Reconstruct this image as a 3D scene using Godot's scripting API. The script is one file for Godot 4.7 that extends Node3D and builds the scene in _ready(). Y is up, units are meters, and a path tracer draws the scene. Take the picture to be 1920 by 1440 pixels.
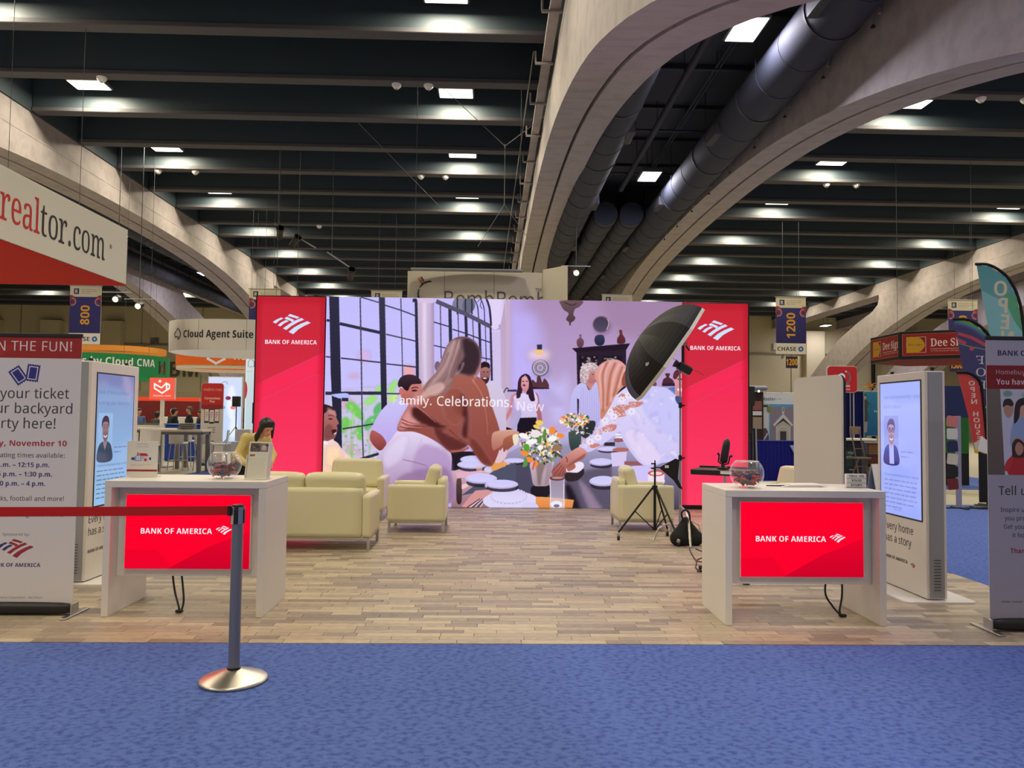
extends Node3D
# A trade-fair booth in a hall with concrete arches: video wall, two counters, seats, kiosks, banners and the stands beyond.

var M := {}
var used := {}
var rng := RandomNumberGenerator.new()
var sans: SystemFont
var sans_bold: SystemFont
var serif: SystemFont
var serif_bold: SystemFont
var last_tex: ImageTexture

const ARCHES := [-20.0, -14.5, 1.35, 6.95, 24.0, 29.6]   # left face of every concrete rib
const RIB_W := 1.25
const ORDER := ["first", "second", "third", "fourth", "fifth", "sixth", "seventh", "eighth", "ninth", "tenth", "eleventh", "twelfth", "thirteenth"]
const BEAM_Y := 10.2
const BEAM_Z0 := -17.15
const BEAM_STEP := 2.525


func _ready() -> void:
	rng.seed = 7
	# ---- camera
	var cam := Camera3D.new()
	cam.name = "camera"
	cam.fov = 53.13
	cam.near = 0.05
	cam.far = 300.0
	cam.transform = Transform3D(Basis.from_euler(Vector3(deg_to_rad(2.486), deg_to_rad(-1.572), deg_to_rad(0.665)), EULER_ORDER_YXZ), Vector3(0, 1.58, 0))
	add_child(cam)
	cam.current = true
	# ---- surroundings and exposure
	var env := Environment.new()
	env.background_mode = Environment.BG_COLOR
	env.background_color = Color(0, 0, 0)
	env.tonemap_mode = Environment.TONE_MAPPER_LINEAR
	env.tonemap_exposure = 1.0
	env.sdfgi_enabled = true
	env.ssao_enabled = true
	env.ssil_enabled = true
	var we := WorldEnvironment.new()
	we.name = "environment"
	we.environment = env
	add_child(we)
	setup_fonts()
	setup_materials()
	# ---- lamps of the hall
	hall_lamps()
	# ---- structure
	hall()
	floors()
	# ---- the booth
	video_wall()
	furniture()
	counters()
	counter_things()
	kiosks()
	photo_gear()
	roll_ups()
	stanchion()
	# ---- what hangs and stands beyond
	hanging_signs()
	left_background()
	right_background()
	rigging()
	people()


# ------------------------------------------------------------------ naming
func numbered(called: String) -> String:
	if not used.has(called):
		used[called] = 0
		return called
	used[called] += 1
	return "%s_%03d" % [called, used[called]]


func tag(o: Node, label: String, category := "", group := "", kind := "") -> Node:
	if label: o.set_meta("label", label)
	if category: o.set_meta("category", category)
	if group: o.set_meta("group", group)
	if kind: o.set_meta("kind", kind)
	return o


func thing(called: String, label: String, category: String, at := Vector3.ZERO, turn := 0.0, group := "", kind := "") -> Node3D:
	var o := Node3D.new()
	o.name = numbered(called)
	add_child(o)
	o.position = at
	o.rotation.y = turn
	tag(o, label, category, group, kind)
	return o


func obj(called: String, shape, m: Material, parent: Node = null, label := "") -> MeshInstance3D:
	var o := MeshInstance3D.new()
	o.mesh = shape.commit() if shape is SurfaceTool else shape
	o.material_override = m
	if parent == null:
		o.name = numbered(called)
		add_child(o)
	else:
		o.name = called
		parent.add_child(o, true)
	if label: o.set_meta("label", label)
	return o


func dup(root: Node3D, at: Vector3, turn: float, label: String, group := "") -> Node3D:
	var r: Node3D = root.duplicate()
	var stem: String = root.get_meta("stem") if root.has_meta("stem") else String(root.name)
	r.name = numbered(stem)
	add_child(r)
	r.position = at
	r.rotation.y = turn
	r.set_meta("label", label)
	if group: r.set_meta("group", group)
	return r


# ------------------------------------------------------------------ shapes
func mb() -> SurfaceTool:
	var st := SurfaceTool.new()
	st.begin(Mesh.PRIMITIVE_TRIANGLES)
	return st


func vtx(st: SurfaceTool, p: Vector3, n: Vector3, uv := Vector2.ZERO) -> void:
	st.set_normal(n)
	st.set_uv(uv)
	st.add_vertex(p)


func tri3(st: SurfaceTool, p: Array, n: Array, uv: Array) -> void:
	var f: Vector3 = (p[2] - p[0]).cross(p[1] - p[0])
	var o := [0, 1, 2] if f.dot(n[0] + n[1] + n[2]) >= 0.0 else [0, 2, 1]
	for i in o:
		vtx(st, p[i], n[i], uv[i])


# a flat four-sided face whose outside is on the side of the hint
func quad(st: SurfaceTool, a: Vector3, b: Vector3, c: Vector3, d: Vector3, hint: Vector3, uvs := [Vector2(0, 1), Vector2(1, 1), Vector2(1, 0), Vector2(0, 0)]) -> void:
	var n := (c - a).cross(d - b)
	if n.length_squared() < 1e-18: n = (b - a).cross(c - a)
	n = n.normalized()
	if n.dot(hint) < 0.0: n = -n
	tri3(st, [a, b, c], [n, n, n], [uvs[0], uvs[1], uvs[2]])
	tri3(st, [a, c, d], [n, n, n], [uvs[0], uvs[2], uvs[3]])


func face3(st: SurfaceTool, a: Vector3, b: Vector3, c: Vector3, hint: Vector3) -> void:
	var n := (b - a).cross(c - a).normalized()
	if n.dot(hint) < 0.0: n = -n
	tri3(st, [a, b, c], [n, n, n], [Vector2.ZERO, Vector2.ZERO, Vector2.ZERO])


# a box with chamfered edges
func bx(st: SurfaceTool, c: Vector3, s: Vector3, bev := 0.0, xf := Transform3D()) -> SurfaceTool:
	var h := s * 0.5
	bev = minf(bev, minf(h.x, minf(h.y, h.z)) * 0.9)
	var dirs := [Vector3.RIGHT, Vector3.UP, Vector3.BACK]
	for ax in 3:
		var a: Vector3 = dirs[ax]
		var b: Vector3 = dirs[(ax + 1) % 3]
		var d: Vector3 = dirs[(ax + 2) % 3]
		var ha := h[ax]
		var hb := h[(ax + 1) % 3] - bev
		var hd := h[(ax + 2) % 3] - bev
		for s1 in [-1.0, 1.0]:
			var o: Vector3 = c + a * ha * s1
			quad(st, xf * (o - b * hb - d * hd), xf * (o + b * hb - d * hd), xf * (o + b * hb + d * hd), xf * (o - b * hb + d * hd), xf.basis * (a * s1))
			if bev > 0.0:
				for s2 in [-1.0, 1.0]:
					# edge between face a and face b, running along d
					var p1: Vector3 = c + a * ha * s1 + b * hb * s2
					var p2: Vector3 = c + a * (ha - bev) * s1 + b * (hb + bev) * s2
					quad(st, xf * (p1 - d * hd), xf * (p1 + d * hd), xf * (p2 + d * hd), xf * (p2 - d * hd), xf.basis * (a * s1 + b * s2))
	if bev > 0.0:
		for sx in [-1.0, 1.0]:
			for sy in [-1.0, 1.0]:
				for sz in [-1.0, 1.0]:
					var g := Vector3(sx, sy, sz)
					var k := h * g
					face3(st, xf * (c + k - Vector3(0, bev * sy, bev * sz)), xf * (c + k - Vector3(bev * sx, 0, bev * sz)), xf * (c + k - Vector3(bev * sx, bev * sy, 0)), xf.basis * g)
	return st


func box_mesh(c: Vector3, s: Vector3, bev := 0.0) -> SurfaceTool:
	return bx(mb(), c, s, bev)


# a round bar from a to b
func bar(st: SurfaceTool, a: Vector3, b: Vector3, ra: float, rb := -1.0, seg := 10) -> SurfaceTool:
	if rb < 0.0: rb = ra
	var d := (b - a).normalized()
	var u := d.cross(Vector3.UP if absf(d.y) < 0.95 else Vector3.RIGHT).normalized()
	var w := d.cross(u)
	for i in seg:
		var t0 := TAU * i / seg
		var t1 := TAU * (i + 1) / seg
		var n0 := u * cos(t0) + w * sin(t0)
		var n1 := u * cos(t1) + w * sin(t1)
		var p := [a + n0 * ra, a + n1 * ra, b + n1 * rb, b + n0 * rb]
		tri3(st, [p[0], p[1], p[2]], [n0, n1, n1], [Vector2(float(i) / seg, 0), Vector2(float(i + 1) / seg, 0), Vector2(float(i + 1) / seg, 1)])
		tri3(st, [p[0], p[2], p[3]], [n0, n1, n0], [Vector2(float(i) / seg, 0), Vector2(float(i + 1) / seg, 1), Vector2(float(i) / seg, 1)])
		if ra > 0.0: face3(st, a, p[0], p[1], -d)
		if rb > 0.0: face3(st, b, p[3], p[2], d)
	return st


# a tube through points
func tube(st: SurfaceTool, pts: Array, r: float, seg := 6) -> SurfaceTool:
	var rings := []
	var u := Vector3.ZERO
	for i in pts.size():
		var d: Vector3 = (pts[mini(i + 1, pts.size() - 1)] - pts[maxi(i - 1, 0)]).normalized()
		if u == Vector3.ZERO: u = d.cross(Vector3.UP if absf(d.y) < 0.9 else Vector3.RIGHT).normalized()
		u = (u - d * u.dot(d)).normalized()
		var w := d.cross(u)
		var ring := []
		for k in seg:
			ring.append(u * cos(TAU * k / seg) + w * sin(TAU * k / seg))
		rings.append(ring)
	for i in pts.size() - 1:
		for k in seg:
			var n := [rings[i][k], rings[i][(k + 1) % seg], rings[i + 1][(k + 1) % seg], rings[i + 1][k]]
			var p := [pts[i] + n[0] * r, pts[i] + n[1] * r, pts[i + 1] + n[2] * r, pts[i + 1] + n[3] * r]
			tri3(st, [p[0], p[1], p[2]], [n[0], n[1], n[2]], [Vector2.ZERO, Vector2.ZERO, Vector2.ZERO])
			tri3(st, [p[0], p[2], p[3]], [n[0], n[2], n[3]], [Vector2.ZERO, Vector2.ZERO, Vector2.ZERO])
	for e in [0, pts.size() - 1]:
		var dd: Vector3 = pts[0] - pts[1] if e == 0 else pts[e] - pts[e - 1]
		for k in seg:
			face3(st, pts[e], pts[e] + rings[e][k] * r, pts[e] + rings[e][(k + 1) % seg] * r, dd)
	return st


func curve(pts: Array, n := 8) -> Array:
	var c := []
	for i in pts.size() - 1:
		for k in n:
			c.append(pts[i].cubic_interpolate(pts[i + 1], pts[maxi(i - 1, 0)], pts[mini(i + 2, pts.size() - 1)], float(k) / n))
	c.append(pts[-1])
	return c


# a turned shape: profile of (radius, height)
func lathe(st: SurfaceTool, prof: Array, seg := 24, xf := Transform3D()) -> SurfaceTool:
	for j in prof.size() - 1:
		var a: Vector2 = prof[j]
		var b: Vector2 = prof[j + 1]
		var d := b - a
		if d.length() < 1e-6: continue
		var nn := Vector2(d.y, -d.x).normalized()
		var n_a := nn
		var n_b := nn
		if j > 0:
			var e: Vector2 = (a - prof[j - 1]).normalized()
			if e.dot(d.normalized()) > 0.6: n_a = (nn + Vector2(e.y, -e.x)).normalized()
		if j < prof.size() - 2:
			var e2: Vector2 = (prof[j + 2] - b).normalized()
			if e2.dot(d.normalized()) > 0.6: n_b = (nn + Vector2(e2.y, -e2.x)).normalized()
		for i in seg:
			var t0 := TAU * i / seg
			var t1 := TAU * (i + 1) / seg
			var c0 := Vector3(cos(t0), 0, sin(t0))
			var c1 := Vector3(cos(t1), 0, sin(t1))
			var p := [c0 * a.x + Vector3.UP * a.y, c1 * a.x + Vector3.UP * a.y, c1 * b.x + Vector3.UP * b.y, c0 * b.x + Vector3.UP * b.y]
			var n := [c0 * n_a.x + Vector3.UP * n_a.y, c1 * n_a.x + Vector3.UP * n_a.y, c1 * n_b.x + Vector3.UP * n_b.y, c0 * n_b.x + Vector3.UP * n_b.y]
			for k in 4:
				p[k] = xf * p[k]
				n[k] = (xf.basis * n[k]).normalized()
			var uv := [Vector2(float(i) / seg, 0), Vector2(float(i + 1) / seg, 0), Vector2(float(i + 1) / seg, 1), Vector2(float(i) / seg, 1)]
			if a.x > 1e-6: tri3(st, [p[0], p[1], p[2]], [n[0], n[1], n[2]], [uv[0], uv[1], uv[2]])
			if b.x > 1e-6: tri3(st, [p[0], p[2], p[3]], [n[0], n[2], n[3]], [uv[0], uv[2], uv[3]])
	return st


# a flat outline (x, y) given a depth along z, or one face when that is 0 (front at +depth / 2)
func slab(st: SurfaceTool, poly: PackedVector2Array, depth: float, xf := Transform3D()) -> SurfaceTool:
	var idx := Geometry2D.triangulate_polygon(poly)
	var lo := poly[0]
	var hi := poly[0]
	for p in poly:
		lo = lo.min(p)
		hi = hi.max(p)
	var size := hi - lo
	for s in ([1.0] if depth == 0.0 else [-1.0, 1.0]):
		var n := (xf.basis * Vector3(0, 0, s)).normalized()
		for i in range(0, idx.size(), 3):
			var pp := []
			var uu := []
			for k in 3:
				var q := poly[idx[i + k]]
				pp.append(xf * Vector3(q.x, q.y, s * depth * 0.5))
				uu.append(Vector2((q.x - lo.x) / size.x, 1.0 - (q.y - lo.y) / size.y))
			tri3(st, pp, [n, n, n], uu)
	if depth > 0.0:
		var area := 0.0
		for i in poly.size():
			area += poly[i].cross(poly[(i + 1) % poly.size()])
		for i in poly.size():
			var a := poly[i]
			var b := poly[(i + 1) % poly.size()]
			var e := b - a
			var n2 := Vector2(e.y, -e.x) * signf(area)
			quad(st, xf * Vector3(a.x, a.y, depth * 0.5), xf * Vector3(b.x, b.y, depth * 0.5), xf * Vector3(b.x, b.y, -depth * 0.5), xf * Vector3(a.x, a.y, -depth * 0.5), xf.basis * Vector3(n2.x, n2.y, 0))
	return st


func rounded(w: float, h: float, r: float, seg := 5) -> PackedVector2Array:
	var o := PackedVector2Array()
	for c in [[w / 2 - r, h / 2 - r, 0.0], [-w / 2 + r, h / 2 - r, PI / 2], [-w / 2 + r, -h / 2 + r, PI], [w / 2 - r, -h / 2 + r, PI * 1.5]]:
		for k in seg + 1:
			var t: float = c[2] + PI / 2 * k / seg
			o.append(Vector2(c[0] + r * cos(t), c[1] + r * sin(t)))
	return o


# a rectangle facing +z with its picture
func sheet(w: float, h: float, c := Vector3.ZERO) -> SurfaceTool:
	var st := mb()
	quad(st, c + Vector3(-w / 2, -h / 2, 0), c + Vector3(w / 2, -h / 2, 0), c + Vector3(w / 2, h / 2, 0), c + Vector3(-w / 2, h / 2, 0), Vector3.BACK)
	return st


# a cushion: a box with a puffed, rounded skin
func puff(st: SurfaceTool, c: Vector3, s: Vector3, r: float, xf := Transform3D(), n := 6) -> SurfaceTool:
	# six faces, each a grid projected onto a rounded box
	var inner := s * 0.5 - Vector3(r, r, r)
	for ax in 3:
		for sg in [-1.0, 1.0]:
			var grid := []
			for i in n + 1:
				var row := []
				for j in n + 1:
					var q := Vector3.ZERO
					q[ax] = sg
					q[(ax + 1) % 3] = -1.0 + 2.0 * i / n
					q[(ax + 2) % 3] = -1.0 + 2.0 * j / n
					# spread samples toward the edges
					for k in 3:
						if k != ax: q[k] = sin(q[k] * PI / 2)
					var p := q * s * 0.5
					var core := p.clamp(-inner, inner)
					var d := p - core
					if d.length() < 1e-6: d[ax] = sg * r
					var nn := d.normalized()
					# a slight swelling towards the middle
					var swell := (1.0 - q[(ax + 1) % 3] ** 2) * (1.0 - q[(ax + 2) % 3] ** 2)
					var pos := core + nn * r + nn * swell * r * 0.25
					row.append([xf * (c + pos), (xf.basis * nn).normalized()])
				grid.append(row)
			for i in n:
				for j in n:
					var v := [grid[i][j], grid[i + 1][j], grid[i + 1][j + 1], grid[i][j + 1]]
					var u := [Vector2(0, 0), Vector2(1, 0), Vector2(1, 1), Vector2(0, 1)]
					tri3(st, [v[0][0], v[1][0], v[2][0]], [v[0][1], v[1][1], v[2][1]], [u[0], u[1], u[2]])
					tri3(st, [v[0][0], v[2][0], v[3][0]], [v[0][1], v[2][1], v[3][1]], [u[0], u[2], u[3]])
	return st


# lettering as thin flat shapes facing +z; height is that of a capital; align -1 left, 0 centre, 1 right
func letters(txt: String, font: Font, cap: float, align := 0, stretch := 1.0) -> ArrayMesh:
	var tm := TextMesh.new()
	tm.text = txt
	tm.font = font
	tm.font_size = 64
	tm.pixel_size = cap / (64.0 * 0.719)
	tm.depth = 0.0
	tm.curve_step = 1.0
	var a := tm.get_mesh_arrays()
	var v: PackedVector3Array = a[Mesh.ARRAY_VERTEX]
	var lo := 1e9
	var hi := -1e9
	for p in v:
		lo = minf(lo, p.x)
		hi = maxf(hi, p.x)
	var mid := lo if align < 0 else hi if align > 0 else (lo + hi) / 2
	# the baseline: a capital's foot
	tm.text = "H"
	var base: float = tm.get_aabb().position.y
	var st := mb()
	for i in range(0, v.size(), 3):
		var pp := []
		for k in 3:
			pp.append(Vector3((v[i + k].x - mid) * stretch, v[i + k].y - base, 0))
		tri3(st, pp, [Vector3.BACK, Vector3.BACK, Vector3.BACK], [Vector2.ZERO, Vector2.ZERO, Vector2.ZERO])
	return st.commit()


func lettering(parent: Node, txt: String, font: Font, cap: float, m: Material, at: Vector3, turn := 0.0, align := 0, stretch := 1.0) -> MeshInstance3D:
	var o := obj("lettering", letters(txt, font, cap, align, stretch), m, parent)
	o.position = at
	o.rotation.y = turn
	return o


# ------------------------------------------------------------------ materials
func setup_fonts() -> void:
	sans = SystemFont.new()
	sans.font_names = PackedStringArray(["Droid Sans"])
	sans_bold = SystemFont.new()
	sans_bold.font_names = PackedStringArray(["Droid Sans"])
	sans_bold.font_weight = 700
	serif = SystemFont.new()
	serif.font_names = PackedStringArray(["Droid Serif"])
	serif_bold = SystemFont.new()
	serif_bold.font_names = PackedStringArray(["Droid Serif"])
	serif_bold.font_weight = 700


func rgb8(r: int, g: int, b: int, a := 1.0) -> Color:
	return Color(r / 255.0, g / 255.0, b / 255.0, a)


func mat(called: String, c: Color, rough := 0.6, metal := 0.0) -> StandardMaterial3D:
	if M.has(called): return M[called]
	var m := StandardMaterial3D.new()
	m.resource_name = called
	m.albedo_color = c
	m.roughness = rough
	m.metallic = metal
	M[called] = m
	return m


func glow(called: String, c: Color, energy: float) -> StandardMaterial3D:
	if M.has(called): return M[called]
	var m := mat(called, Color(0.02, 0.02, 0.02), 0.5)
	m.emission_enabled = true
	m.emission = c
	m.emission_energy_multiplier = energy
	return m


func printed(called: String, t: Texture2D, rough := 0.6) -> StandardMaterial3D:
	var m := mat(called, Color.WHITE, rough)
	m.albedo_texture = t
	m.texture_repeat = false
	return m


func lit(called: String, t: Texture2D, energy := 1.0, rough := 0.5) -> StandardMaterial3D:
	var m := mat(called, Color(0.015, 0.015, 0.018), rough)
	m.emission_enabled = true
	m.emission = Color.WHITE
	m.emission_operator = BaseMaterial3D.EMISSION_OP_MULTIPLY
	m.emission_texture = t
	if rough > 0.2: m.metallic_specular = 0.12
	m.emission_energy_multiplier = energy
	m.texture_repeat = false
	return m


func noise_tex(freq: float, size: int, ramp: Array, oct := 4, seed_ := 1, type := FastNoiseLite.TYPE_SIMPLEX_SMOOTH, normal := false, bump := 4.0) -> NoiseTexture2D:
	var n := FastNoiseLite.new()
	n.noise_type = type
	n.frequency = freq
	n.fractal_octaves = oct
	n.seed = seed_
	var t := NoiseTexture2D.new()
	t.width = size
	t.height = size
	t.seamless = true
	t.noise = n
	if normal:
		t.as_normal_map = true
		t.bump_strength = bump
	elif ramp.size():
		var g := Gradient.new()
		g.offsets = PackedFloat32Array(ramp[0])
		var cc := PackedColorArray()
		for c in ramp[1]: cc.append(c)
		g.colors = cc
		t.color_ramp = g
	return t


func setup_materials() -> void:
	var g := func(v: float) -> Color: return Color(v, v, v)
	mat("concrete_paint", rgb8(166, 157, 156), 0.75)
	M.concrete_paint.albedo_texture = noise_tex(0.012, 512, [[0.0, 0.4, 0.6, 1.0], [g.call(0.88), g.call(0.96), g.call(1.0), g.call(0.93)]], 5, 3)
	M.concrete_paint.uv1_triplanar = true
	M.concrete_paint.uv1_world_triplanar = true
	M.concrete_paint.uv1_scale = Vector3(0.22, 0.22, 0.22)
	mat("groove", rgb8(60, 54, 50), 0.9)
	mat("beam_paint", rgb8(56, 68, 76), 0.55)
	mat("beam_soffit", rgb8(76, 75, 80), 0.8)
	mat("slab_dark", rgb8(40, 48, 58), 0.8)
	mat("duct_paint", rgb8(46, 50, 64), 0.75)
	mat("pipe_dark", rgb8(50, 52, 60), 0.6)
	mat("wall_paint", rgb8(206, 194, 158), 0.85)
	mat("floor_concrete", rgb8(178, 170, 148), 0.6)
	mat("white_laminate", rgb8(226, 220, 210), 0.45)
	mat("white_gloss", rgb8(232, 228, 222), 0.3)
	mat("white_matt", rgb8(228, 224, 216), 0.8)
	mat("leather", rgb8(222, 215, 174), 0.42)
	mat("steel", rgb8(200, 198, 195), 0.3, 1.0)
	mat("steel_brushed", rgb8(196, 190, 178), 0.34, 1.0)
	mat("black_plastic", rgb8(22, 21, 22), 0.45)
	mat("black_metal", rgb8(26, 24, 24), 0.4, 0.3)
	mat("black_cloth", rgb8(24, 23, 24), 0.9)
	mat("grey_plastic", rgb8(150, 152, 156), 0.5)
	mat("dark_grey", rgb8(70, 70, 74), 0.6)
	mat("navy", rgb8(28, 30, 96), 0.7)
	mat("ink", rgb8(48, 44, 48), 0.7)
	mat("ink_navy", rgb8(40, 38, 92), 0.7)
	mat("ink_red", rgb8(176, 36, 44), 0.7)
	mat("white_ink", rgb8(240, 238, 236), 0.7)
	mat("bank_red", rgb8(170, 24, 24), 0.7)
	mat("belt_red", rgb8(198, 14, 12), 0.75)
	mat("blue_drape", rgb8(14, 22, 120), 0.9)
	mat("gold_ink", rgb8(232, 166, 40), 0.7)
	mat("skin", rgb8(206, 150, 120), 0.55)
	mat("skin_dark", rgb8(170, 112, 86), 0.55)
	mat("hair_dark", rgb8(26, 20, 20), 0.5)
	mat("mid_grey", rgb8(120, 118, 116), 0.6)


# ------------------------------------------------------------------ lamps of the hall
func lamp_spot(at: Vector3, size: Vector2, c: Color, energy: float, called: String, parent: Node) -> void:
	var l := AreaLight3D.new()
	l.name = called
	l.area_size = size
	l.light_color = c
	l.light_energy = energy
	l.shadow_enabled = true
	l.area_range = 90.0
	l.area_attenuation = 2.0
	l.position = at
	l.rotation.x = -PI / 2
	parent.add_child(l, true)


func hall_lamps() -> void:
	var warm := rgb8(255, 242, 212)
	var cool := rgb8(246, 240, 255)
	var house := box_mesh(Vector3(0, 0.06, 0), Vector3(1.02, 0.12, 0.68), 0.02)
	var housing := house.commit()
	var lens := bx(mb(), Vector3(0, -0.008, 0), Vector3(0.93, 0.016, 0.58), 0.004).commit()
	var gw := glow("lamp_warm", rgb8(255, 248, 222), 4.0)
	var gc := glow("lamp_cool", rgb8(252, 246, 255), 5.0)
	var rod := bar(mb(), Vector3.ZERO, Vector3(0, 0.5, 0), 0.012, -1, 6).commit()
	var hm := mat("lamp_housing", rgb8(90, 92, 94), 0.5)
	var rows := [[-33.0, "at the hall's far left end"], [-22.9, "left of the two left arches"], [-11.3, "just right of the left arches"], [-1.09, "just left of the middle arch"], [11.95, "right of the middle arches"], [21.9, "just left of the right arches"], [33.0, "beyond the right arches"]]
	for row in rows:
		var n := 0
		for k in range(-10, 17, 2):
			var z: float = BEAM_Z0 - BEAM_STEP * (k - 1) - 1.68
			if z > 11.0 or z < -60.0: continue
			var label: String = "warm ceiling light of the row %s, %s above the frame" % [row[1], ORDER[mini((k + 10) / 2, 12)]]
			if z < -14.0:
				label = "warm ceiling light, %s nearest of the row %s" % [ORDER[n], row[1]]
				n += 1
			var t := thing("ceiling_light", label, "ceiling light", Vector3(row[0], 10.7, z), 0.0, "warm high-bay lights between the ceiling beams")
			obj("housing", housing, hm, t)
			obj("lens", lens, gw, t)
			for sx in [-0.4, 0.4]: obj("rod", rod, M.pipe_dark, t).position = Vector3(sx, 0.12, 0)
			lamp_spot(Vector3(0, -0.03, 0), Vector2(0.9, 0.55), warm, 22.0, "lamp_light", t)
	for row in [[5.03, "middle"], [-16.08, "left"], [27.4, "right"]]:
		for k in 8:
			var z: float = 3.9 - 9.42 * k
			var t := thing("ceiling_light", "cool white ceiling light between the ducts of the %s pair of arches, %s nearest" % [row[1], ORDER[k]], "ceiling light", Vector3(row[0], 9.4, z), 0.0, "cool white lights between the twin arches")
			obj("housing", housing, hm, t).rotation.y = PI / 2
			obj("lens", lens, gc, t).rotation.y = PI / 2
			for sx in [-0.4, 0.4]:
				var o := obj("rod", rod, M.pipe_dark, t)
				o.position = Vector3(0, 0.12, sx)
				o.scale.y = 1.9
			lamp_spot(Vector3(0, -0.03, 0), Vector2(0.55, 0.9), cool, 18.0, "lamp_light", t)


# ------------------------------------------------------------------ the hall
# height of the arches' underside over the distance from the crown at z = -29
func soffit(dz: float) -> float:
	var t := [[0.0, 8.95], [3.0, 8.92], [6.5, 8.8], [10.0, 8.52], [12.7, 8.13], [15.1, 7.64], [17.7, 6.98], [20.0, 6.2], [22.5, 5.2], [25.0, 4.05], [28.0, 2.85], [31.0, 1.55], [34.2, -0.05]]
	for i in t.size() - 1:
		if dz <= t[i + 1][0]:
			var k := clampf((dz - t[i][0]) / (t[i + 1][0] - t[i][0]), 0, 1)
			return Vector2(t[i][0], t[i][1]).cubic_interpolate(Vector2(t[i + 1][0], t[i + 1][1]), Vector2(t[maxi(i - 1, 0)][0], t[maxi(i - 1, 0)][1]), Vector2(t[mini(i + 2, t.size() - 1)][0], t[mini(i + 2, t.size() - 1)][1]), k).y
	return -0.05


func arch_outline(lift: float) -> PackedVector2Array:
	# drawn in (z, y)
	var o := PackedVector2Array()
	var n := 64
	for i in n + 1:
		var dz := 34.2 - 68.4 * i / n
		o.append(Vector2(-29.0 + dz, maxf(soffit(absf(dz)) + (lift if absf(dz) < 33.0 else 0.0), 0.0)))
	for p in [[-35.8, 0.0], [-32.6, 2.3], [-29.2, 4.3], [-26.0, 5.95], [-23.3, 7.2], [-20.5, 8.05], [-18.6, 8.5], [-17.9, 8.85], [-17.75, 9.2], [-17.75, 9.5], [17.75, 9.5], [17.75, 9.2], [17.9, 8.85], [18.6, 8.5], [20.5, 8.05], [23.3, 7.2], [26.0, 5.95], [29.2, 4.3], [32.6, 2.3], [35.8, 0.0]]:
		o.append(Vector2(-29.0 + p[0], p[1]))
	return o


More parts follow.
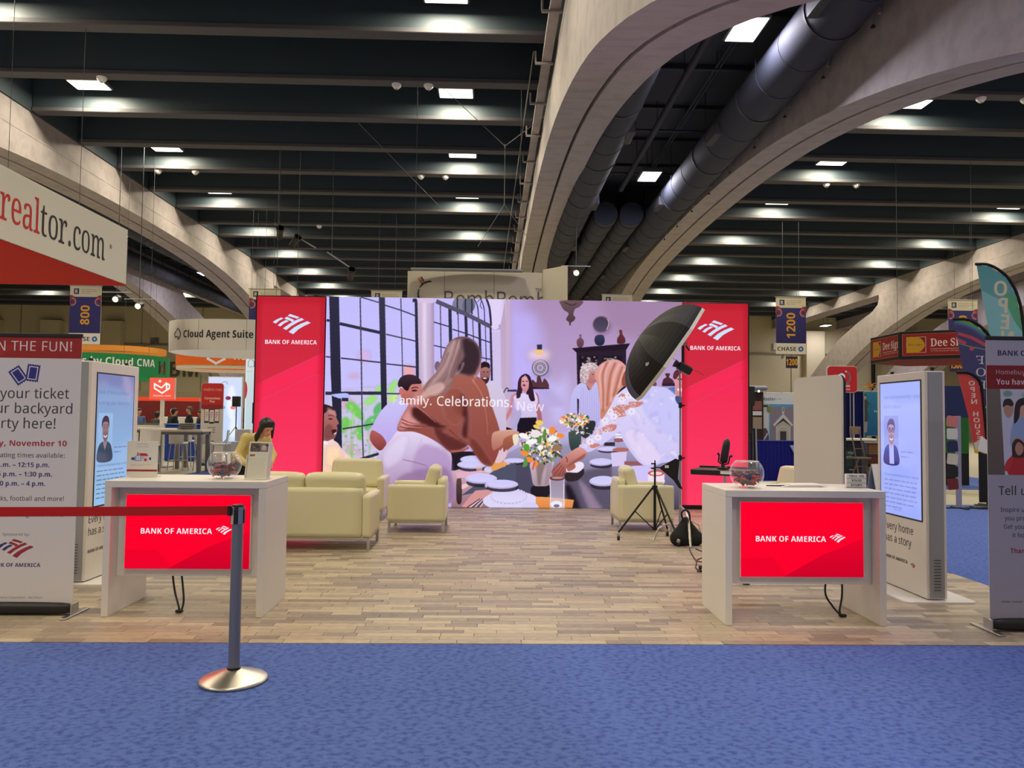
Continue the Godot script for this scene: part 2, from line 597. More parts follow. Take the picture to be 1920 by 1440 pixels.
func hall() -> void:
	# ribs: two leaves with a groove between them, under a straight chord
	var half := RIB_W / 2 - 0.04
	# the outline is drawn in (z, y): local x becomes world -z... turned so that x runs along z
	var turn := Transform3D(Basis(Vector3(0, 0, 1), Vector3(0, 1, 0), Vector3(-1, 0, 0)), Vector3.ZERO)
	var leaf := slab(mb(), arch_outline(0.0), half, turn).commit()
	var core := slab(mb(), arch_outline(0.16), 0.1, turn).commit()
	var where := ["first arch from the left, its far leg coming down behind the round white sign", "second arch from the left, under the lit cream chord", "arch over the middle of the video wall, its broad underside sweeping up", "arch to the right of the dark ducts, its inner face turned to the booth", "cream arch coming down behind the white panel on the right, with an opening under its chord", "last arch on the right, behind the hexagonal red sign"]
	for i in ARCHES.size():
		var t := thing("arch", "off-white concrete " + where[i], "arch", Vector3(ARCHES[i] + RIB_W / 2, 0, 0), 0.0, "", "structure")
		for s in [-1.0, 1.0]:
			obj("rib", leaf, M.concrete_paint, t).position.x = s * (RIB_W / 4 + 0.02)
		obj("groove", core, M.groove, t)
		obj("chord", bx(mb(), Vector3(0, 9.85, -27.0), Vector3(RIB_W - 0.16, 0.72, 76.0), 0.02), M.concrete_paint, t)
		var ledge := mb()
		bx(ledge, Vector3(0, 9.47, -27.0), Vector3(RIB_W + 0.02, 0.07, 76.0), 0.01)
		obj("ledge", ledge, M.concrete_paint, t)
		var edge := mb()
		for s in [-1.0, 1.0]: bx(edge, Vector3(s * (RIB_W / 2 - 0.12), 10.8, -27.0), Vector3(0.2, 1.2, 76.0))
		obj("edge_beam", edge, M.beam_paint, t)
	# ceiling: slab and cross beams
	var c := thing("ceiling", "dark ceiling slab on deep cross beams", "ceiling", Vector3.ZERO, 0.0, "", "structure")
	obj("slab", box_mesh(Vector3(2, 11.55, -27), Vector3(110, 0.3, 80)), M.slab_dark, c)
	var bays := [[-53.0, -20.0], [-13.25, 1.35], [8.2, 24.0], [30.85, 57.0]]
	for b in bays:
		var w: float = b[1] - b[0]
		var face := bx(mb(), Vector3(0, 10.82, 0), Vector3(w, 1.2, 0.3)).commit()
		var foot := bx(mb(), Vector3(0, 10.2 + 0.06, 0), Vector3(w, 0.12, 0.38), 0.015).commit()
		for k in range(-10, 19):
			var z := BEAM_Z0 - BEAM_STEP * k
			if z > 10.5: continue
			var o := obj("beam", face, M.beam_paint, c)
			o.position = Vector3((b[0] + b[1]) / 2, 0, z)
			obj("flange", foot, M.beam_soffit, o)
	# a lower deck closes the space between the ribs of each pair
	for x in [-18.75 + 2.125, 2.6 + 2.175, 25.25 + 2.175]:
		var d := obj("deck", box_mesh(Vector3(x, 10.55, -27), Vector3(4.3, 0.16, 76.0)), mat("deck_dark", rgb8(62, 66, 78), 0.8), c)
		var ribs := mb()
		for k in 30: bx(ribs, Vector3(x, 10.42, 9.0 - 2.525 * k), Vector3(4.3, 0.1, 0.12))
		obj("joist", ribs, M.pipe_dark, d)
	# walls
	var wb := thing("wall_back", "beige far wall of the hall behind the stands", "wall", Vector3.ZERO, 0.0, "", "structure")
	obj("panel", box_mesh(Vector3(2, 5.75, -65.2), Vector3(110, 11.5, 0.4)), M.wall_paint, wb)
	var seam := mb()
	for x in range(-50, 55, 5): bx(seam, Vector3(x + 0.7, 5.5, -64.97), Vector3(0.05, 11.0, 0.06))
	obj("joint", seam, mat("joint", rgb8(150, 140, 112), 0.8), wb)
	var pier := mb()
	for x in [-41.5, -36.5, -31.5, 27.5, 36.0]: bx(pier, Vector3(x, 4.6, -64.6), Vector3(1.6, 9.2, 0.8), 0.02)
	obj("pier", pier, M.wall_paint, wb)
	var rail := mb()
	bx(rail, Vector3(2, 7.3, -64.9), Vector3(108, 0.12, 0.12))
	for x in range(-50, 54, 3): bx(rail, Vector3(x, 7.15, -64.92), Vector3(0.08, 0.4, 0.1))
	obj("conduit", rail, mat("conduit", rgb8(140, 132, 108), 0.6), wb)
	var dado := mb()
	bx(dado, Vector3(2, 1.7, -64.95), Vector3(108, 3.4, 0.1))
	obj("dado", dado, mat("dado", rgb8(196, 182, 142), 0.8), wb)
	obj("downpipe", bar(mb(), Vector3(32.7, 0, -64.75), Vector3(32.7, 9.0, -64.75), 0.16, -1, 12), M.black_metal, wb)
	for i in 2:
		var x: float = [-54.2, 58.2][i]
		obj(["wall_left", "wall_right"][i], box_mesh(Vector3(x, 5.75, -27), Vector3(0.4, 11.5, 80)), M.wall_paint).set_meta("kind", "structure")
	var wf := obj("wall_front", box_mesh(Vector3(2, 5.75, 12.6), Vector3(112, 11.5, 0.4)), M.white_matt)
	wf.set_meta("kind", "structure")
	ducts()


func ducts() -> void:
	var n := 0
	for d in [[2.98, 9.1, 0.52, 5.0, -62.0, "round dark duct beside the underside of the middle arch"], [6.2, 9.1, 0.55, 5.0, -62.0, "large round dark duct along the inner face of the right middle arch"], [4.17, 9.15, 0.44, -28.0, -62.0, "shorter round dark duct ending in a cap, left of the hanging cool light"], [5.13, 9.15, 0.44, -28.0, -62.0, "shorter round dark duct ending in a cap, right of the hanging cool light"], [-18.2, 9.3, 0.4, 5.0, -62.0, "dark duct between the two left arches, beside the farther one"], [-15.08, 9.3, 0.4, 5.0, -62.0, "dark duct between the two left arches, beside the nearer one"]]:
		var t := thing("duct", d[5], "duct", Vector3(d[0], d[1], 0))
		obj("pipe", bar(mb(), Vector3(0, 0, d[3]), Vector3(0, 0, d[4]), d[2], -1, 24), M.duct_paint, t)
		var z: float = d[3] - 0.4
		var k := 0
		while z > d[4]:
			if k % 3 == 2 or k == 0:
				obj("flange_ring", bar(mb(), Vector3(0, 0, z), Vector3(0, 0, z - 0.05), d[2] + 0.02, -1, 24), M.pipe_dark, t)
			else:
				obj("seam_ring", bar(mb(), Vector3(0, 0, z), Vector3(0, 0, z - 0.025), d[2] + 0.01, -1, 24), M.duct_paint, t)
			if k % 3 == 1:
				for s in [-1.0, 1.0]: obj("hanger", bar(mb(), Vector3(s * d[2], 0, z), Vector3(s * d[2], 1.36, z), 0.012, -1, 5), M.pipe_dark, t)
			if k % 5 == 3 and n < 2:
				var sx := 1.0 if n == 0 else -1.0
				obj("damper", bx(mb(), Vector3(sx * (d[2] - 0.03), -0.16, z - 0.6), Vector3(0.2, 0.3, 0.9), 0.02), M.pipe_dark, t)
			z -= 1.3
			k += 1
		n += 1
	# sprinkler and conduit runs in the middle bay
	for r in [[3.72, 9.95, 0.05, "thin dark pipe under the deck beside the left duct"], [4.55, 9.75, 0.09, "grey sprinkler main with cross branches in the middle of the duct bay"], [5.35, 10.1, 0.03, "thin conduit beside the large duct, the one farther from it"], [5.45, 10.1, 0.03, "thin conduit close beside the large duct"]]:
		var t := thing("pipe", r[3], "pipe", Vector3(r[0], r[1], 0))
		obj("run", bar(mb(), Vector3(0, 0, 5), Vector3(0, 0, -27), r[2], -1, 10), M.duct_paint, t)
		for k in 10: obj("hanger", bar(mb(), Vector3(0, 0, 3 - 3.0 * k), Vector3(0, 10.47 - r[1], 3 - 3.0 * k), 0.012, -1, 5), M.pipe_dark, t)
		if r[2] > 0.08:
			for k in 6: obj("branch", bar(mb(), Vector3(2.75 - r[0], 0.11, -6.0 - 3.9 * k), Vector3(6.8 - r[0], 0.11, -6.0 - 3.9 * k), 0.035, -1, 8), M.pipe_dark, t)
	# cable tray beside the middle chord and its brackets
	var tray := thing("cable_tray", "long cream cable tray with small brackets running along the middle arch's chord", "cable tray", Vector3(1.2, 9.9, 0))
	obj("tray", bx(mb(), Vector3(0, 0, -27), Vector3(0.22, 0.1, 75), 0.01), M.concrete_paint, tray)
	for k in 24:
		var b := mb()
		bx(b, Vector3(-0.06, -0.09, -6.0 - 2.3 * k), Vector3(0.42, 0.05, 0.06))
		bx(b, Vector3(-0.26, 0.06, -6.0 - 2.3 * k), Vector3(0.04, 0.26, 0.06))
		obj("bracket", b, M.concrete_paint, tray)
	# fittings on the inner face of the right rib
	for k in 9:
		var z := -13.5 - 2.1 * k
		var t := thing("sprinkler", "small sprinkler drop on the right middle arch's inner face, %s nearest of the row" % ORDER[k], "sprinkler", Vector3(6.87, 8.75, z), 0.0, "sprinkler drops along the right middle arch")
		obj("drop_pipe", bar(mb(), Vector3(0, 0.5, 0), Vector3(0, 0.03, 0), 0.012, -1, 6), M.concrete_paint, t)
		obj("stub", bar(mb(), Vector3(0.02, 0.5, 0.2), Vector3(0.02, 0.15, 0.2), 0.035, -1, 6), M.concrete_paint, t)
		obj("clamp", bx(mb(), Vector3(0.03, 0.48, 0.1), Vector3(0.1, 0.03, 0.3)), M.concrete_paint, t)
		obj("head", lathe(mb(), [Vector2(0, 0), Vector2(0.05, 0.0), Vector2(0.012, 0.05)], 8), M.black_metal, t)


# ------------------------------------------------------------------ floors
func floors() -> void:
	obj("floor", box_mesh(Vector3(2, -0.16, -27), Vector3(112, 0.3, 80)), M.floor_concrete).set_meta("kind", "structure")
	var carpet := mat("carpet", Color.WHITE, 1.0)
	carpet.albedo_texture = noise_tex(0.02, 1024, [[0.0, 0.28, 0.5, 0.7, 1.0], [rgb8(54, 76, 158), rgb8(78, 104, 182), rgb8(94, 121, 196), rgb8(100, 127, 202), rgb8(108, 135, 208)]], 6, 11)
	carpet.uv1_triplanar = true
	carpet.uv1_world_triplanar = true
	carpet.uv1_scale = Vector3(0.8, 0.8, 1.1)
	carpet.detail_enabled = true
	carpet.detail_blend_mode = BaseMaterial3D.BLEND_MODE_MUL
	carpet.detail_uv_layer = BaseMaterial3D.DETAIL_UV_2
	carpet.uv2_triplanar = true
	carpet.uv2_world_triplanar = true
	carpet.uv2_scale = Vector3(3.5, 3.5, 4.5)
	carpet.detail_albedo = noise_tex(0.09, 512, [[0.0, 0.35, 0.6, 1.0], [Color(0.62, 0.64, 0.72), Color(0.84, 0.86, 0.9), Color(0.97, 0.97, 0.98), Color(1, 1, 1)]], 5, 5)
	carpet.normal_enabled = true
	carpet.normal_texture = noise_tex(0.25, 512, [], 2, 9, FastNoiseLite.TYPE_SIMPLEX_SMOOTH, true, 6.0)
	carpet.normal_scale = 0.7
	var names := [["blue aisle carpet in front of the booth, up to the wood flooring", Vector3(2, -0.005, 3.15), Vector3(110, 0.03, 17.09)], ["blue carpet beside the wood flooring, behind the right kiosk", Vector3(10.4, -0.005, -9.95), Vector3(11.16, 0.03, 9.1)], ["blue carpet of the aisle behind the booth", Vector3(3.0, -0.005, -21.0), Vector3(21.8, 0.03, 6.0)], ["blue carpet under the glowing white stand at the far left", Vector3(-11.0, -0.005, -38.5), Vector3(8.0, 0.03, 9.0)]]
	for n in names:
		var o := obj("carpet", box_mesh(n[1], n[2], 0.005), carpet)
		tag(o, n[0], "carpet", "", "structure")
	planks()


func planks() -> void:
	var root := thing("floor_planking", "grey-brown wood strip flooring of the booth, in staggered short boards", "floor", Vector3.ZERO, 0.0, "", "structure")
	var grain := noise_tex(0.02, 512, [[0.0, 0.35, 0.6, 1.0], [Color(0.74, 0.72, 0.7), Color(0.9, 0.89, 0.88), Color(1, 1, 1), Color(0.94, 0.93, 0.9)]], 5, 21)
	var tones := [rgb8(194, 178, 149), rgb8(182, 167, 143), rgb8(174, 159, 137), rgb8(166, 152, 133), rgb8(178, 163, 140), rgb8(155, 142, 126), rgb8(143, 130, 116), rgb8(198, 183, 154)]
	var mats := []
	for i in tones.size():
		var m := mat("plank_tone_%d" % i, tones[i], 0.5)
		m.albedo_texture = grain
		m.uv1_triplanar = true
		m.uv1_world_triplanar = true
		m.uv1_scale = Vector3(0.8, 1.0, 9.0)
		m.uv1_offset = Vector3(0.13 * i, 0, 0.37 * i)
		mats.append(m)
	obj("underlay", box_mesh(Vector3(0.3, -0.004, -9.95), Vector3(9.0, 0.02, 9.1)), mat("plank_gap", rgb8(84, 72, 62), 0.8), root)
	var rest := []
	for i in tones.size(): rest.append(mb())
	var filled := {}
	var w := 0.084
	var lens := [0.24, 0.34, 0.45, 0.6]
	var meshes := []
	for l in lens: meshes.append(bx(mb(), Vector3(0, 0, 0), Vector3(l - 0.003, 0.012, w - 0.002), 0.0015).commit())
	var singles := 0
	var row := 0
	var z := -5.4 - w / 2
	while z > -14.4:
		var x := -4.2 - rng.randf() * 0.5
		while x < 4.82:
			var li := rng.randi() % lens.size()
			var l: float = lens[li]
			var tone := rng.randi() % tones.size()
			var a := maxf(x, -4.2)
			var b := minf(x + l, 4.82)
			if b - a > 0.03:
				var whole := a == x and b == x + l
				if whole and singles < 300 and absf(a + l / 2 + 0.15) < 1.1 + 0.48 * (-z - 5.4) + (0.95 if row < 8 else 0.0):
					var o := obj("plank", meshes[li], mats[tone], root)
					o.position = Vector3(a + l / 2, 0.006, z)
					singles += 1
				else:
					bx(rest[tone], Vector3((a + b) / 2, 0.006, z), Vector3(b - a - 0.003, 0.012, w - 0.002), 0.0)
					filled[tone] = true
			x += l
		z -= w
		row += 1
	for i in tones.size():
		if filled.has(i):
			tag(obj("planks_far", rest[i], mats[i], root), "", "", "", "stuff")


# ------------------------------------------------------------------ a small painter for flat prints and screens
class Paint:
	var im: Image
	var w := 0
	var h := 0
	var ss := 2
	var o := Vector2.ZERO      # layout origin
	var k := Vector2.ONE       # layout scale: pixel = (p - o) * k
	var quadr := []            # corners of a skewed layout, top left first
	var stack := []

	func _init(width: int, height: int, back := Color(1, 1, 1), over := 2) -> void:
		ss = over
		w = width * ss
		h = height * ss
		im = Image.create_empty(w, h, false, Image.FORMAT_RGBA8)
		im.fill(back)
		k = Vector2(ss, ss)

	# lay out in units in which the picture is lw wide and lh high
	func units(lw: float, lh: float) -> void:
		k = Vector2(w / lw, h / lh)

	func at(p: Vector2) -> Vector2:
		if quadr.is_empty():
			return (p - o) * k
		var q := o + p / k
		var s := 0.5
		var t := 0.5
		for i in 4:
			var l: Vector2 = quadr[0].lerp(quadr[3], t)
			var r: Vector2 = quadr[1].lerp(quadr[2], t)
			s = (q.x - l.x) / (r.x - l.x)
			var u: Vector2 = quadr[0].lerp(quadr[1], s)
			var b: Vector2 = quadr[3].lerp(quadr[2], s)
			t = (q.y - u.y) / (b.y - u.y)
		return Vector2(s * w, t * h)

	func frame(ox: float, oy: float, scale: float) -> void:
		o = Vector2(ox, oy)
		k = Vector2(scale, scale)

	func list(n: Array) -> PackedVector2Array:
		var a := PackedVector2Array()
		for i in range(0, n.size() - 1, 2):
			a.append(at(Vector2(n[i], n[i + 1])))
		return a

	func smooth(a: PackedVector2Array, sub := 6) -> PackedVector2Array:
		var r := PackedVector2Array()
		var n := a.size()
		for i in n:
			for j in sub:
				r.append(a[i].cubic_interpolate(a[(i + 1) % n], a[(i + n - 1) % n], a[(i + 2) % n], float(j) / sub))
		return r

	func span(x0: float, x1: float, y: int, c: Color, src: Image) -> void:
		var a := clampi(int(round(x0)), 0, w)
		var b := clampi(int(round(x1)), 0, w)
		if b <= a: return
		if src:
			im.blend_rect(src, Rect2i(0, 0, b - a, 1), Vector2i(a, y))
		else:
			im.fill_rect(Rect2i(a, y, b - a, 1), c)

	# fill in canvas pixels; c1 at the foot when given
	func raw(a: PackedVector2Array, c0: Color, c1 = null) -> void:
		var lo := 1e9
		var hi := -1e9
		for p in a:
			lo = minf(lo, p.y)
			hi = maxf(hi, p.y)
		var n := a.size()
		var src: Image = null
		if c0.a < 1.0:
			src = Image.create_empty(w, 1, false, Image.FORMAT_RGBA8)
			src.fill(c0)
		var y0 := maxi(int(ceil(lo - 0.5)), 0)
		var y1 := mini(int(floor(hi - 0.5)), h - 1)
		for y in range(y0, y1 + 1):
			var yc := y + 0.5
			var xs := PackedFloat32Array()
			for i in n:
				var p := a[i]
				var q := a[i + 1] if i + 1 < n else a[0]
				if (p.y <= yc) != (q.y <= yc):
					xs.append(p.x + (yc - p.y) / (q.y - p.y) * (q.x - p.x))
			xs.sort()
			var c := c0
			if c1 != null:
				c = c0.lerp(c1, (yc - lo) / maxf(hi - lo, 1.0))
				if src: src.fill(c)
			for i in range(0, xs.size() - 1, 2):
				span(xs[i], xs[i + 1], y, c, src)

	func poly(n: Array, c0: Color, c1 = null) -> void:
		raw(list(n), c0, c1)

	func blob(n: Array, c0: Color, c1 = null) -> void:
		raw(smooth(list(n)), c0, c1)

	func rect(x: float, y: float, rw: float, rh: float, c0: Color, c1 = null) -> void:
		poly([x, y, x + rw, y, x + rw, y + rh, x, y + rh], c0, c1)

	func oval(x: float, y: float, rx: float, ry: float, c0: Color, c1 = null, turn := 0.0) -> void:
		var a := PackedVector2Array()
		for i in 28:
			var t := TAU * i / 28
			a.append(at(Vector2(x, y) + Vector2(cos(t) * rx, sin(t) * ry).rotated(turn)))
		raw(a, c0, c1)

	func ring(x: float, y: float, rx: float, ry: float, wd: float, c: Color, t0 := 0.0, t1 := TAU) -> void:
		var n := []
		for i in 33:
			var t := lerpf(t0, t1, i / 32.0)
			n.append(x + cos(t) * rx)
			n.append(y + sin(t) * ry)
		line(n, wd, c)

	func line(n: Array, wd: float, c: Color, w1 := -1.0) -> void:
		var a := list(n)
		var r: float = wd * k.x * 0.5 if quadr.is_empty() else wd / k.x * 0.5 * w / (quadr[1].x - quadr[0].x)
		var r1: float = r if w1 < 0 else r * w1 / wd
		var left := PackedVector2Array()
		var right := PackedVector2Array()
		for i in a.size():
			var d := (a[mini(i + 1, a.size() - 1)] - a[maxi(i - 1, 0)]).normalized()
			var nn := Vector2(-d.y, d.x) * lerpf(r, r1, float(i) / maxf(a.size() - 1, 1))
			left.append(a[i] + nn)
			right.append(a[i] - nn)
		right.reverse()
		left.append_array(right)
		raw(left, c)

	func stroke(n: Array, wd: float, c: Color, w1 := -1.0) -> void:
		var v := []
		for i in range(0, n.size() - 1, 2): v.append(Vector2(n[i], n[i + 1]))
		var m := []
		for i in v.size() - 1:
			for j in 6:
				var p: Vector2 = v[i].cubic_interpolate(v[i + 1], v[maxi(i - 1, 0)], v[mini(i + 2, v.size() - 1)], j / 6.0)
				m.append(p.x)
				m.append(p.y)
		m.append(v[-1].x)
		m.append(v[-1].y)
		line(m, wd, c, w1)

	# what is drawn between soft() and blend(r) is laid over the rest, blurred; c is the tint the edges fade through
	func soft(c := Color(0.7, 0.6, 0.7)) -> void:
		stack.append(im)
		im = Image.create_empty(w, h, false, Image.FORMAT_RGBA8)
		im.fill(Color(c.r, c.g, c.b, 0))

	func blend(r: float) -> void:
		var top := im
		im = stack.pop_back()
		top.fix_alpha_edges()
		var n := maxi(int(round(log(r * ss) / log(2.0))), 1)
		for i in n:
			top.resize(maxi(top.get_width() / 2, 2), maxi(top.get_height() / 2, 2), Image.INTERPOLATE_BILINEAR)
		for i in n:
			top.resize(w >> (n - 1 - i), h >> (n - 1 - i), Image.INTERPOLATE_BILINEAR)
		im.blend_rect(top, Rect2i(0, 0, w, h), Vector2i.ZERO)

	# text with its baseline at (x, y); cap is the height of a capital; align -1 left, 0 centre, 1 right
	func text(s: String, x: float, y: float, cap: float, font: Font, c: Color, align := -1, stretch := 1.0, turn := 0.0, mirror := false, upto := -1.0) -> void:
		var tm := TextMesh.new()
		tm.text = s
		tm.font = font
		tm.font_size = 64
		tm.pixel_size = cap / (64.0 * 0.719)
		tm.depth = 0.0
		tm.curve_step = 1.0
		var a := tm.get_mesh_arrays()
		var v: PackedVector3Array = a[Mesh.ARRAY_VERTEX]
		tm.text = "H"
		var base: float = tm.get_aabb().position.y
		var lo := 1e9
		var hi := -1e9
		for p in v:
			lo = minf(lo, p.x)
			hi = maxf(hi, p.x)
		var mid := lo if align < 0 else hi if align > 0 else (lo + hi) * 0.5
		for i in range(0, v.size(), 3):
			var t := PackedVector2Array()
			for j in 3:
				var q := Vector2((v[i + j].x - mid) * stretch * (-1.0 if mirror else 1.0), -(v[i + j].y - base))
				t.append(at(Vector2(x, y) + q.rotated(turn)))
			raw(t, c)

	# rows of fine print too small to read
	func fine(x: float, y: float, rows: int, step: float, width: float, c: Color, r: RandomNumberGenerator, th := 0.35, align := -1) -> void:
		for i in rows:
			var ww := width * (r.randf_range(0.85, 1.0) if i < rows - 1 else 0.55)
			var xx := x if align < 0 else x - ww / 2
			var end := xx + ww
			while xx < end:
				var word := minf(r.randf_range(0.9, 2.6) * step, end - xx)
				rect(xx, y + i * step, word, step * th, c)
				xx += word + step * 0.35

	func done(soften := 0) -> ImageTexture:
		if soften > 0:
			im.resize(w / ss, h / ss, Image.INTERPOLATE_BILINEAR)
			im.resize(w * 10 / (ss * soften), h * 10 / (ss * soften), Image.INTERPOLATE_BILINEAR)
			im.resize(w / ss, h / ss, Image.INTERPOLATE_CUBIC)
		else:
			im.resize(w / ss, h / ss, Image.INTERPOLATE_BILINEAR)
		var c := im
		c.convert(Image.FORMAT_RGB8)
		return ImageTexture.create_from_image(c)


# the bank's mark: six slanted bars; (x, y) is its middle, s its width
func flag_bars() -> Array:
	# outlines in a unit box 1.0 wide, y down, read off the sign
	return [
		[0.385, 0.055, 0.45, 0.0, 0.70, 0.085, 0.635, 0.13, 0.60, 0.115],
		[0.30, 0.13, 0.365, 0.075, 0.57, 0.165, 0.51, 0.225, 0.46, 0.19],
		[0.0, 0.23, 0.075, 0.17, 0.215, 0.10, 0.285, 0.125, 0.18, 0.18, 0.08, 0.27],
		[0.13, 0.315, 0.225, 0.23, 0.35, 0.165, 0.425, 0.195, 0.30, 0.26, 0.205, 0.345],
		[0.27, 0.395, 0.43, 0.275, 0.58, 0.18, 0.745, 0.105, 0.825, 0.15, 0.66, 0.225, 0.49, 0.33, 0.36, 0.44],
		[0.42, 0.49, 0.56, 0.365, 0.72, 0.27, 0.905, 0.19, 1.0, 0.235, 0.83, 0.32, 0.68, 0.415, 0.545, 0.55],
	]


func paint_flag(p: Paint, x: float, y: float, s: float, cols: Array) -> void:
	var b := flag_bars()
	for i in b.size():
		var n := []
		for j in range(0, b[i].size(), 2):
			n.append(x + (b[i][j] - 0.5) * s)
			n.append(y + (b[i][j + 1] - 0.275) * s)
		p.poly(n, cols[i % cols.size()])


# ------------------------------------------------------------------ the video wall between two light boxes
func family_picture() -> ImageTexture:
	var p := Paint.new(1024, 596, rgb8(196, 178, 236))
	p.quadr = [Vector2(611.9, 555.4), Vector2(1278.8, 568.6), Vector2(1277.4, 957.2), Vector2(600.7, 951.0)]
	var r := RandomNumberGenerator.new()
	r.seed = 5
	var K := 5.3333
	var sky := rgb8(196, 190, 255)
	# --- room wall, brighter towards the window
	p.frame(920, 555, K)
	p.poly([0, -200, 1990, -200, 1990, 2300, 0, 2300], rgb8(168, 134, 176), rgb8(208, 196, 250))
	p.soft()
	p.blob([60, 100, 330, 80, 520, 300, 560, 800, 520, 1100, 100, 1100, 60, 500], rgb8(196, 182, 255, 0.85))
	p.blob([560, 900, 800, 800, 800, 1250, 560, 1300], rgb8(206, 198, 255, 0.7))
	p.blob([1100, 0, 2000, 0, 2000, 500, 1300, 420], rgb8(160, 128, 160, 0.7))
	p.blend(26)
	# --- windows
	p.frame(600, 550, K)
	p.poly([0, 0, 970, 0, 970, 1700, 0, 1700], sky, rgb8(204, 198, 252))
	# garden
	p.soft()
	p.poly([60, 1000, 960, 900, 960, 2300, 60, 2300], rgb8(206, 200, 236, 0.9))
	p.blob([820, 745, 915, 740, 930, 830, 830, 830], rgb8(240, 170, 180))
	p.blob([380, 600, 470, 580, 480, 680, 390, 690], rgb8(222, 180, 232, 0.8))
	for q in [[330, 840, 60, 30], [250, 1120, 90, 60], [350, 1600, 80, 40], [280, 1560, 40, 60], [520, 1500, 40, 50]]:
		p.oval(q[0], q[1], q[2], q[3], rgb8(226, 160, 190, 0.55))
	p.blend(8)
	p.soft()
	var greens := [rgb8(138, 218, 150), rgb8(120, 204, 96), rgb8(160, 226, 130), rgb8(96, 186, 110), rgb8(190, 232, 130)]
	for q in [[300, 1090, 240, 1140, 330, 1230, 420, 1290, 400, 1180], [430, 1090, 500, 1030, 560, 1050, 520, 1110, 450, 1130], [200, 1280, 260, 1250, 300, 1330, 260, 1360, 210, 1420], [430, 1300, 500, 1240, 560, 1260, 520, 1320, 470, 1380, 430, 1370], [520, 1170, 590, 1100, 590, 1240, 540, 1260], [670, 960, 720, 880, 760, 900, 720, 1000, 670, 1010], [560, 940, 600, 930, 600, 1000, 540, 1000], [345, 1360, 400, 1340, 410, 1480, 360, 1470], [670, 1040, 760, 1020, 740, 1090, 690, 1110], [340, 1180, 300, 1260, 280, 1340, 310, 1330]]:
		p.blob(q, greens[r.randi() % 5])
	for i in 46:
		p.oval(r.randf_range(210, 590), r.randf_range(1100, 1660), r.randf_range(8, 26), r.randf_range(6, 16), Color(greens[r.randi() % 5], 0.75), null, r.randf_range(-1, 1))
	for x in [300, 250, 470, 330]:
		p.line([x, 1280, x + r.randf_range(-25, 25), 1660], 9, rgb8(150, 190, 110))
	p.blend(4)
	p.soft()
	for i in 60:
		p.oval(r.randf_range(210, 600), r.randf_range(1380, 1700), r.randf_range(5, 16), r.randf_range(5, 12), [rgb8(232, 196, 206), rgb8(240, 236, 250), rgb8(150, 170, 140)][r.randi() % 3])
	p.blend(2)
	var bar := rgb8(48, 46, 68)
	var bar2 := rgb8(74, 68, 92)
	p.line([60, 270, 90, 276], 24, bar)
	p.line([50, 640, 95, 646], 12, bar)
	p.line([190, 305, 390, 352, 590, 398], 30, bar)
	p.line([200, 655, 590, 700], 13, bar)
	p.line([400, 36, 580, 92], 12, bar2)
	p.line([640, 120, 800, 172, 945, 230], 13, bar2)
	p.line([650, 415, 945, 486], 13, bar2)
	p.line([650, 714, 945, 748], 12, bar)
	p.line([45, 1010, 595, 1010], 32, bar)
	p.line([655, 1014, 790, 1016], 13, bar)
	p.line([395, 40, 402, 700, 408, 1380, 418, 1720], 13, bar2)
	p.line([798, 50, 812, 840], 10, bar2)
	p.line([210, 1368, 410, 1338, 520, 1320], 13, bar)
	p.line([330, 1690, 420, 1662, 570, 1618], 26, bar)
	p.poly([88, 0, 184, 0, 200, 1000, 205, 1600, 130, 1600, 98, 800], bar, rgb8(36, 36, 56))
	p.poly([580, 30, 640, 30, 655, 1200, 598, 1200], rgb8(58, 56, 78), rgb8(40, 38, 54))
	p.poly([935, 50, 968, 60, 974, 860, 944, 860], bar)
	p.rect(915, 55, 45, 35, bar)
	# first column
	p.poly([962, 50, 1145, 50, 1125, 110, 1130, 1000, 978, 1000], rgb8(208, 186, 222), rgb8(196, 176, 206))
	p.soft()
	p.poly([1000, 60, 1060, 60, 1060, 1000, 1010, 1000], rgb8(232, 214, 240))
	p.poly([1100, 60, 1150, 60, 1128, 1000, 1100, 1000], rgb8(168, 144, 186))
	p.blend(6)
	p.poly([955, 45, 1150, 45, 1140, 80, 1110, 100, 985, 95, 962, 76], rgb8(216, 194, 226))
	# second, arched window
	p.poly([1128, 50, 1700, 50, 1700, 1000, 1128, 1000], rgb8(198, 188, 252))
	p.oval(1425, 120, 115, 100, rgb8(126, 126, 146))
	p.oval(1470, 130, 60, 80, rgb8(104, 104, 124))
	p.stroke([1520, 50, 1560, 130, 1572, 265], 10, bar)
	p.stroke([1590, 50, 1625, 150, 1632, 300], 9, bar)
	for x in [1360, 1440, 1505]: p.line([x, 50, x, 215], 14, bar)
	p.stroke([1560, 90, 1600, 60, 1590, 130, 1610, 160], 6, bar2)
	p.line([1190, 90, 1196, 660], 10, bar2)
	p.line([1365, 170, 1372, 460], 9, bar2)
	p.line([1512, 260, 1520, 480], 9, bar2)
	p.line([1638, 310, 1646, 690], 9, bar2)
	p.line([1126, 293, 1285, 342], 11, bar)
	p.line([1126, 530, 1250, 558], 10, bar)
	p.line([1310, 366, 1440, 408], 11, bar)
	p.line([1455, 414, 1580, 462], 11, bar)
	p.line([1595, 470, 1698, 504], 11, bar)
	p.line([1590, 652, 1700, 674], 10, bar)
	p.line([1286, 150, 1291, 520], 32, bar)
	p.line([1443, 220, 1450, 460], 28, bar)
	p.line([1578, 285, 1588, 640], 24, bar)
	p.line([1690, 330, 1702, 900], 20, bar)
	p.line([1150, 82, 1430, 205, 1700, 345], 42, rgb8(88, 82, 106))
	p.blob([1650, 40, 1835, 40, 1835, 345, 1790, 320, 1770, 325, 1768, 360, 1706, 362, 1692, 260, 1672, 140], rgb8(226, 210, 248))
	p.stroke([1652, 60, 1682, 160, 1696, 330], 20, bar)
